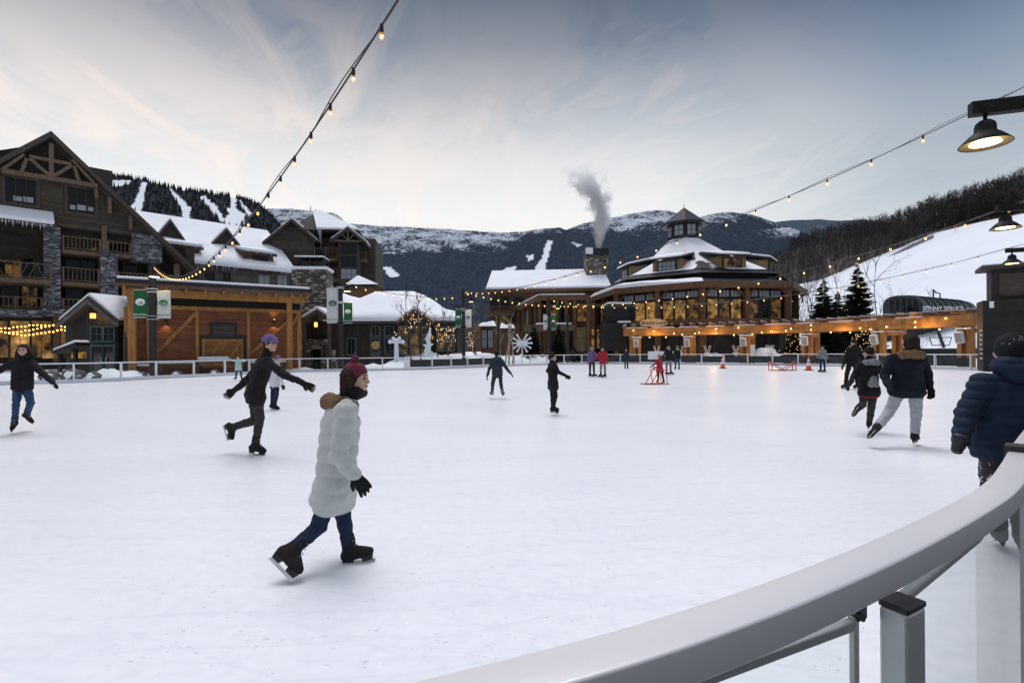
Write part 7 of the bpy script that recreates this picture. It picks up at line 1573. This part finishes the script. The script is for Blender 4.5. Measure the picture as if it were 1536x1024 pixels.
person('child in black and grey hooded jacket, one skate kicked back, beside the fur hooded woman', 9.2, dict(hd=(1303, 529), sl=(1291, 548, 0), sr=(1316, 548, 0), el=(1281, 563, .05), er=(1324, 562, -.05), wl=(1274, 576, -.1), wr=(1330, 570, -.15), hl=(1297, 586, 0), hr=(1310, 586, 0), kl=(1294, 606, -.05), kr=(1307, 612, .0), al=(1287, 612, -.36), ar=(1304, 633, .0), tl=(1281, 622, -.30), tr=(1301, 638, .2), pl=(1304, 647)),
       Aw+Lf*.1, 1.48, dict(jacket='black_cloth', trousers='charcoal_cloth', hem='red_cloth'), .0135, 'hat', None, 0, 1.05, coat_hem=.1, hood='grey_cloth', extra=child_patch)
def stripe(mk, p, Q, A, s, root, upv, face, wx):
    mk('side_stripe', [cone(p['hr']+wx*.065*s, p['kr']+wx*.055*s, .028*s, .024*s, .01), cone(p['kr']+wx*.055*s, p['ar'].lerp(p['kr'], .15)+wx*.045*s, .024*s, .02*s, .01)], 'stripe_purple', .011)
person('woman in navy coat with wide brown fur hood and pale grey trousers, back turned', 7.84, dict(hd=(1364, 511), sl=(1339, 538, 0), sr=(1382, 538, 0), el=(1327, 562, .05), er=(1391, 560, .05), wl=(1332, 578, -.1), wr=(1395, 581, .0), hl=(1350, 584, 0), hr=(1373, 584, 0), kl=(1334, 617, .05), kr=(1374, 620, .0), al=(1316, 640, -.15), ar=(1372, 651, 0), tl=(1305, 652, .08), tr=(1379, 660, .2), pl=(1372, 668)),
       Aw+Lf*.2, 1.72, dict(jacket='navy', trousers='light_grey'), .0135, None, .14, .010, 1.12, coat_hem=.08, hood='fur', extra=stripe, jk=wrinkle(4, .010, 24))
def kid_bits(mk, p, Q, A, s, root, upv, face, wx):
    mk('wrist_strap', [cone(p['wl']-wx*.03*s+V((0, 0, .02)), p['wl']+wx*.02*s+V((0, 0, .0)), .03*s, .03*s, .01)], 'blue_cloth', .009)
    mk('jacket_hood', [cone(Q(-.07, -.065, -.125), Q(.07, -.065, -.125), .085*s, .085*s, .05), cone(Q(-.04, -.115, -.19), Q(.04, -.115, -.19), .07*s, .07*s, .06), cone(Q(-.08, 0, -.13), Q(.08, 0, -.13), .06*s, .06*s, .05)], 'navy_puffer', .010, puffer(.004, .06))
    g = MB(); rn_ = random.Random(3)
    for i in range(240):
        k = rn_.random(); a = p['hl'].lerp(p['kl'], k) if i % 2 else p['kl'].lerp(p['al'], k*.8); r = (.088-.02*k if i % 2 else .066)*s*1.05; th = rn_.uniform(2.2, 4.3); q = a+V((math.cos(th)*r, math.sin(th)*r, 0)); e = rn_.uniform(.003, .009); g.ball(q, e, 5, 3)
    o = g.build('snow_specks', 'snow', root); o['kind'] = 'stuff'
    sp = MB()
    for i in range(46):
        th = rn_.uniform(3.3, 6.1); ph = rn_.uniform(.1, 1.1); q = Q(.090*math.cos(th)*math.cos(ph), .108*math.sin(th)*math.cos(ph)-.012, .034+.108*math.sin(ph)); sp.ball(q, rn_.uniform(.002, .0045), 4, 3)
    o = sp.build('hat_snow', 'snow', root); o['kind'] = 'stuff'
person('boy in a quilted navy blue puffer jacket and black hat standing behind the curved rail', 3.78, dict(hd=(1513, 526), sl=(1474, 577, .0), sr=(1549, 577, .0), el=(1451, 620, .0), er=(1573, 620, -.05), wl=(1442, 652, -.05), wr=(1580, 655, -.12), hl=(1490, 668, .0), hr=(1527, 668, .0), kl=(1488, 735, -.02), kr=(1530, 738, .0), al=(1498, 795, .02), ar=(1532, 800, .0), tl=(1492, 806, .16), tr=(1540, 812, .16), pl=(1512, 828)),
       Aw, 1.56, dict(jacket='navy_puffer', trousers='charcoal_cloth'), .0095, 'hat', None, .022, 1.15, hat_low=.055, skate='skate_grey', glove='black_plastic', mitt=True, extra=kid_bits, jk=puffer(.0075, .066), coat_hem=.03)
# --- middle distance and far figures
def far(lab, Y, cx, fy, H, c, face, head='hat', lean=0, arms=((-.16, -.30), (.16, -.30)), stride=.10, **k):
    """upright skater from its standing point; offsets in metres turned back into joints"""
    p0 = ground(cx, fy) if Y is None else plan(cx, Y); Y = p0.y; s = H/1.75; px = lambda x, z: proj(p0+V((x*s, 0, z*s)))
    J = dict(hd=px(lean*1.55, 1.60), sl=px(-.17+lean*1.3, 1.38), sr=px(.17+lean*1.3, 1.38), hl=px(-.085+lean*.6, .93), hr=px(.085+lean*.6, .93), kl=px(-.10-stride*.6, .54), kr=px(.10+stride*.6, .54), al=px(-.10-stride, .17), ar=px(.10+stride, .17), pl=px(0, 0))
    for x, sg, (ax_, az_) in (('l', -1, arms[0]), ('r', 1, arms[1])):
        J['e'+x] = px(sg*.19+lean*1.3+ax_*.55, 1.38+az_*.9); J['w'+x] = px(sg*.19+lean*1.3+ax_*1.4, 1.38+az_*1.75)
    f = V(face).normalized()
    for x in 'lr': a = J['a'+x]; q = p0+V(((-.10-stride if x == 'l' else .10+stride)*s, 0, .15*s))+f*.16*s; w = proj(q); J['t'+x] = (w[0], w[1], q.y-Y)
    return person(lab, Y, J, face, H, c, k.pop('vox', .019), head, **k)
person('man in a slate blue jacket and dark trousers skating away with arms held out', 16.2, dict(hd=(745, 531.5), sl=(738.5, 541, 0), sr=(752.5, 541, 0), el=(734, 553, 0), er=(759, 551.5, 0), wl=(731.5, 562.5, 0), wr=(765.5, 559.5, 0), hl=(742, 561, 0), hr=(750, 561, 0), kl=(739, 576, 0), kr=(751.5, 576, 0), al=(738.5, 587, 0), ar=(753.5, 587.5, 0), tl=(735.5, 590.5, .12), tr=(756, 590, .12), pl=(746, 597)), Aw, 1.5, dict(jacket='slate', trousers='charcoal_cloth'), .017, 'hat', skate='skate_grey', hood='slate')
person('person in a dark jacket with plaid hem gliding just right of the picture middle', 11.94, dict(hd=(829, 536), sl=(826, 547, .13), sr=(832, 547, -.13), el=(822, 556, .16), er=(838, 558, -.16), wl=(829, 566, .16), wr=(848, 563, -.16), hl=(828, 576, .07), hr=(831, 576, -.07), kl=(829, 594, .05), kr=(833, 594, -.05), al=(829, 610, .08), ar=(830, 611, -.05), tl=(838, 613, .08), tr=(840, 614, -.05), pl=(830, 622)), Rt+To*.2, 1.40, dict(jacket='black_cloth', trousers='black_cloth', hem='tartan'), .017, None, .03, coat_hem=.25)
far('person in a dark purple jacket and cap skating beside the red coated one', None, 888, 565, 1.70, dict(jacket='purple', trousers='charcoal_cloth'), Rt, hat_c='grey_cloth', arms=((-.05, -.28), (.2, -.18)), stride=.02)
far('person in a bright red coat with grey trousers left of the black kiosk', None, 904.5, 566, 1.70, dict(jacket='red_cloth', trousers='grey_cloth'), Lf+To*.2, hat_c='charcoal_cloth', arms=((-.2, -.2), (.05, -.26)), stride=.02, coat_hem=.2)
far('person in dark teal clothes standing on the far ice before the black kiosk', None, 939.5, 553.5, 1.65, dict(jacket='slate', trousers='jeans_dark'), To, arms=((-.05, -.3), (.05, -.3)), stride=.0)
far('person in a black jacket and striped beanie right behind the child in red', None, 1003, 562, 1.72, dict(jacket='black_cloth', trousers='green_grey'), Rt, hat_c='grey_cloth', arms=((-.18, -.22), (.1, -.26)), stride=.03)
far('person in a black top and light blue jeans near the far white rail', None, 1016, 554, 1.72, dict(jacket='black_cloth', trousers='jeans'), To+Lf, head=None, hair=.04, arms=((-.1, -.24), (.02, -.3)), stride=.04)
person('small child in a red hooded jacket pushing the red skating aid', 22.9, dict(hd=(988.5, 535), sl=(985, 543, 0), sr=(993, 543, 0), el=(981, 547, -.1), er=(990, 549, -.2), wl=(976.5, 550, -.2), wr=(983, 551, -.35), hl=(987, 555.5, 0), hr=(992.5, 555.5, 0), kl=(987.5, 563, 0), kr=(994, 563, 0), al=(987, 570, 0), ar=(995.5, 570.5, 0), tl=(984, 571.5, -.1), tr=(993, 572, -.1), pl=(990, 574.5)), Lf+To*1.0, 1.22, dict(jacket='red_cloth', trousers='black_cloth'), .017, 'hood', hat_c='red_cloth', coat_hem=.2)
o_ = plan(532.5, 45.5); far('person in bright blue jacket standing outside the rail by the long dark building', 43.5, 532.5, 0, 1.55, dict(jacket='blue_cloth', trousers='jeans_dark'), Aw, hat_c='blue_cloth', stride=.0, cat='person')
person('little girl in lilac and mint top with arms spread before the barn doors', 27.7, dict(hd=(357, 535.5), sl=(353, 541, 0), sr=(361.5, 541, 0), el=(348, 540.5, 0), er=(365.5, 541.5, 0), wl=(343.5, 538, 0), wr=(369.5, 540.5, 0), hl=(355, 553, 0), hr=(360, 553, 0), kl=(354.5, 560, 0), kr=(361.5, 560, 0), al=(354, 566, 0), ar=(362.5, 567, 0), tl=(351.5, 568, -.1), tr=(366, 568.5, -.1), pl=(358, 571.3)), To, 1.25, dict(jacket='mint', trousers='charcoal_cloth', hem='lilac'), .017, None, .03, glove='pink', coat_hem=.15)
far('skater in a grey top and dark trousers beside the right traffic cone', None, 1234, 558.5, 1.70, dict(jacket='grey_cloth', trousers='jeans_dark'), Lf, hat_c='slate', arms=((-.1, -.26), (.1, -.3)), stride=.03)
far('tall person all in black skating away between the last two pergola posts', 18.6, 1277, 0, 1.86, dict(jacket='black_cloth', trousers='black_cloth'), Aw+Lf*.2, hat_c='brown_hair', arms=((-.12, -.3), (.12, -.28)), stride=.10, lean=.06, vox=.017)
# ---------------------------------------------------------------- camera, sky, light
cd = bpy.data.cameras.new('camera'); cam = bpy.data.objects.new('camera', cd); COL.objects.link(cam)
cd.sensor_width = 36; cd.lens = 36*FP/1536; cd.shift_y = (PY0-512)/1536; cd.clip_start = .05; cd.clip_end = 30000
cam.matrix_world = Matrix((( CR.x, CU.x, 0, 0), (CR.y, CU.y, -1, 0), (CR.z, CU.z, 0, CH), (0, 0, 0, 1)))
SC.camera = cam
w = bpy.data.worlds.new('World'); SC.world = w; w.use_nodes = True; n = w.node_tree.nodes; l = w.node_tree.links; n.clear()
out = n.new('ShaderNodeOutputWorld'); bg = n.new('ShaderNodeBackground'); l.new(bg.outputs[0], out.inputs[0])
tc = n.new('ShaderNodeTexCoord'); sp = n.new('ShaderNodeSeparateXYZ'); l.new(tc.outputs['Generated'], sp.inputs[0])
def mth(op, a, b=None, c=None):
    m = n.new('ShaderNodeMath'); m.operation = op
    for i, x in enumerate((a, b, c)):
        if x is None: continue
        if hasattr(x, 'links') or not isinstance(x, (int, float)): l.new(x, m.inputs[i])
        else: m.inputs[i].default_value = x
    return m.outputs[0]
def ramp(src, stops):
    r = n.new('ShaderNodeValToRGB'); e = r.color_ramp.elements
    while len(e) < len(stops): e.new(.5)
    for k, (p, c) in enumerate(stops): e[k].position = p; e[k].color = rgba(c)
    l.new(src, r.inputs[0]); return r.outputs[0]
def mixc(f, a, b, mode='MIX'):
    m = n.new('ShaderNodeMix'); m.data_type = 'RGBA'; m.blend_type = mode
    if isinstance(f, (int, float)): m.inputs[0].default_value = f
    else: l.new(f, m.inputs[0])
    for i, x in ((6, a), (7, b)):
        if isinstance(x, tuple): m.inputs[i].default_value = rgba(x)
        else: l.new(x, m.inputs[i])
    return m.outputs[2]
X, Yc, Z = sp.outputs; zc = mth('MAXIMUM', Z, 0.0)
hl = mth('SQRT', mth('ADD', mth('MULTIPLY', X, X), mth('MULTIPLY', Yc, Yc)))
gaz = R(-13); gd = mth('DIVIDE', mth('ADD', mth('MULTIPLY', X, math.sin(gaz)), mth('MULTIPLY', Yc, math.cos(gaz))), mth('MAXIMUM', hl, .001))
glow = ramp(zc, [(0, (.86, .88, .88)), (.25, (.86, .89, .895)), (.335, (.76, .775, .79)), (.43, (.44, .475, .525)), (.51, (.175, .22, .285)), (.575, (.085, .12, .175)), (.70, (.42, .47, .55)), (1, (.66, .70, .78))])
side = ramp(zc, [(0, (.62, .66, .69)), (.20, (.47, .54, .60)), (.30, (.35, .42, .485)), (.40, (.185, .265, .365)), (.485, (.078, .132, .225)), (.565, (.036, .066, .132)), (.70, (.42, .47, .55)), (1, (.66, .70, .78))])
f1 = n.new('ShaderNodeMapRange'); f1.interpolation_type = 'SMOOTHSTEP'; f1.inputs[1].default_value = .54; f1.inputs[2].default_value = .97; l.new(gd, f1.inputs[0])
c0 = mixc(f1.outputs[0], side, glow)
# warm blush of thin cirrus, denser on the left; bands run towards the glow and so converge on it
pz = mth('ADD', zc, .10); pxn = mth('DIVIDE', X, pz); pyn = mth('DIVIDE', Yc, pz)
cmb = n.new('ShaderNodeCombineXYZ'); l.new(pxn, cmb.inputs[0]); l.new(pyn, cmb.inputs[1])
def cloud(rot, stretch, scale, p0, p1, off=(0, 0, 0), det=7, dist=.5):
    mp = n.new('ShaderNodeMapping'); mp.vector_type = 'TEXTURE'; mp.inputs['Rotation'].default_value = (0, 0, rot); mp.inputs['Scale'].default_value = stretch; mp.inputs['Location'].default_value = off; l.new(cmb.outputs[0], mp.inputs[0])
    t = n.new('ShaderNodeTexNoise'); t.inputs['Scale'].default_value = scale; t.inputs['Detail'].default_value = det; t.inputs['Roughness'].default_value = .58; t.inputs['Distortion'].default_value = dist; l.new(mp.outputs[0], t.inputs['Vector'])
    r = n.new('ShaderNodeMapRange'); r.interpolation_type = 'SMOOTHSTEP'; r.inputs[1].default_value = p0; r.inputs[2].default_value = p1; l.new(t.outputs['Fac'], r.inputs[0]); return r.outputs[0]
ca = cloud(-gaz+.1, (.75, 2.0, 1), 2.0, .42, .66, (.3, .7, 0), 8, 1.1); cb = cloud(-gaz+.75, (.55, 1.5, 1), 3.2, .45, .68, (3.1, .2, 0), 8, 1.4); cc = cloud(-gaz-.3, (1.1, 1.9, 1), 1.2, .38, .62, (5.4, 2.2, 0), 6, .9)
lft = n.new('ShaderNodeMapRange'); lft.inputs[1].default_value = .62; lft.inputs[2].default_value = -.30; lft.inputs[3].default_value = .12; lft.inputs[4].default_value = 1.0; l.new(mth('DIVIDE', X, mth('MAXIMUM', hl, .001)), lft.inputs[0])
fade = n.new('ShaderNodeMapRange'); fade.inputs[1].default_value = .60; fade.inputs[2].default_value = .36; l.new(zc, fade.inputs[0])
amt = mth('MULTIPLY', mth('MULTIPLY', mth('MAXIMUM', mth('MAXIMUM', ca, mth('MULTIPLY', cb, .6)), mth('MULTIPLY', cc, .8)), lft.outputs[0]), mth('ADD', mth('MULTIPLY', fade.outputs[0], .80), .20))
blush = ramp(zc, [(0, (1.0, .945, .89)), (.25, (.99, .92, .87)), (.38, (.86, .775, .725)), (.5, (.54, .485, .47)), (.6, (.30, .285, .295)), (.75, (.5, .5, .55))])
c1 = mixc(amt, c0, blush)
# behind the viewer: unseen sky, darkened low down to shade the rail, bright overhead
bk = n.new('ShaderNodeMapRange'); bk.interpolation_type = 'SMOOTHSTEP'; bk.inputs[1].default_value = .15; bk.inputs[2].default_value = -.45; l.new(Yc, bk.inputs[0])
c2 = mixc(bk.outputs[0], c1, ramp(zc, [(0, (.09, .095, .11)), (.22, (.12, .13, .15)), (.55, (.42, .45, .50)), (1, (.62, .66, .74))]))
sk = n.new('ShaderNodeTexSky'); sk.sky_type = 'NISHITA'; sk.sun_disc = False; sk.sun_elevation = R(70); sk.sun_rotation = R(345)
c3 = mixc(1.0, c2, mixc(1.0, sk.outputs[0], (.006, .006, .006), 'MULTIPLY'), 'ADD')
l.new(c3, bg.inputs[0]); bg.inputs[1].default_value = 1.0
sd = bpy.data.lights.new('sun', 'SUN'); sun = bpy.data.objects.new('sun', sd); COL.objects.link(sun)
sd.energy = 1.95; sd.angle = R(32); sd.color = (1, .97, .95)
el, az = R(70), R(345)                      # high, soft, ahead of the viewer: the thin overcast's brightest part
dirv = V((math.sin(az)*math.cos(el), math.cos(az)*math.cos(el), math.sin(el)))
sun.rotation_euler = dirv.to_track_quat('Z', 'Y').to_euler(); sun.location = (0, -20, 60)
SC.view_settings.view_transform = 'Standard'; SC.view_settings.look = 'None'; SC.view_settings.exposure = 0; SC.view_settings.gamma = 1
cy = SC.cycles; cy.use_denoising = True; cy.max_bounces = 6; cy.transparent_max_bounces = 16; cy.volume_bounces = 1; cy.volume_step_rate = 2.0; cy.caustics_reflective = False; cy.caustics_refractive = False; cy.sample_clamp_indirect = 4.0
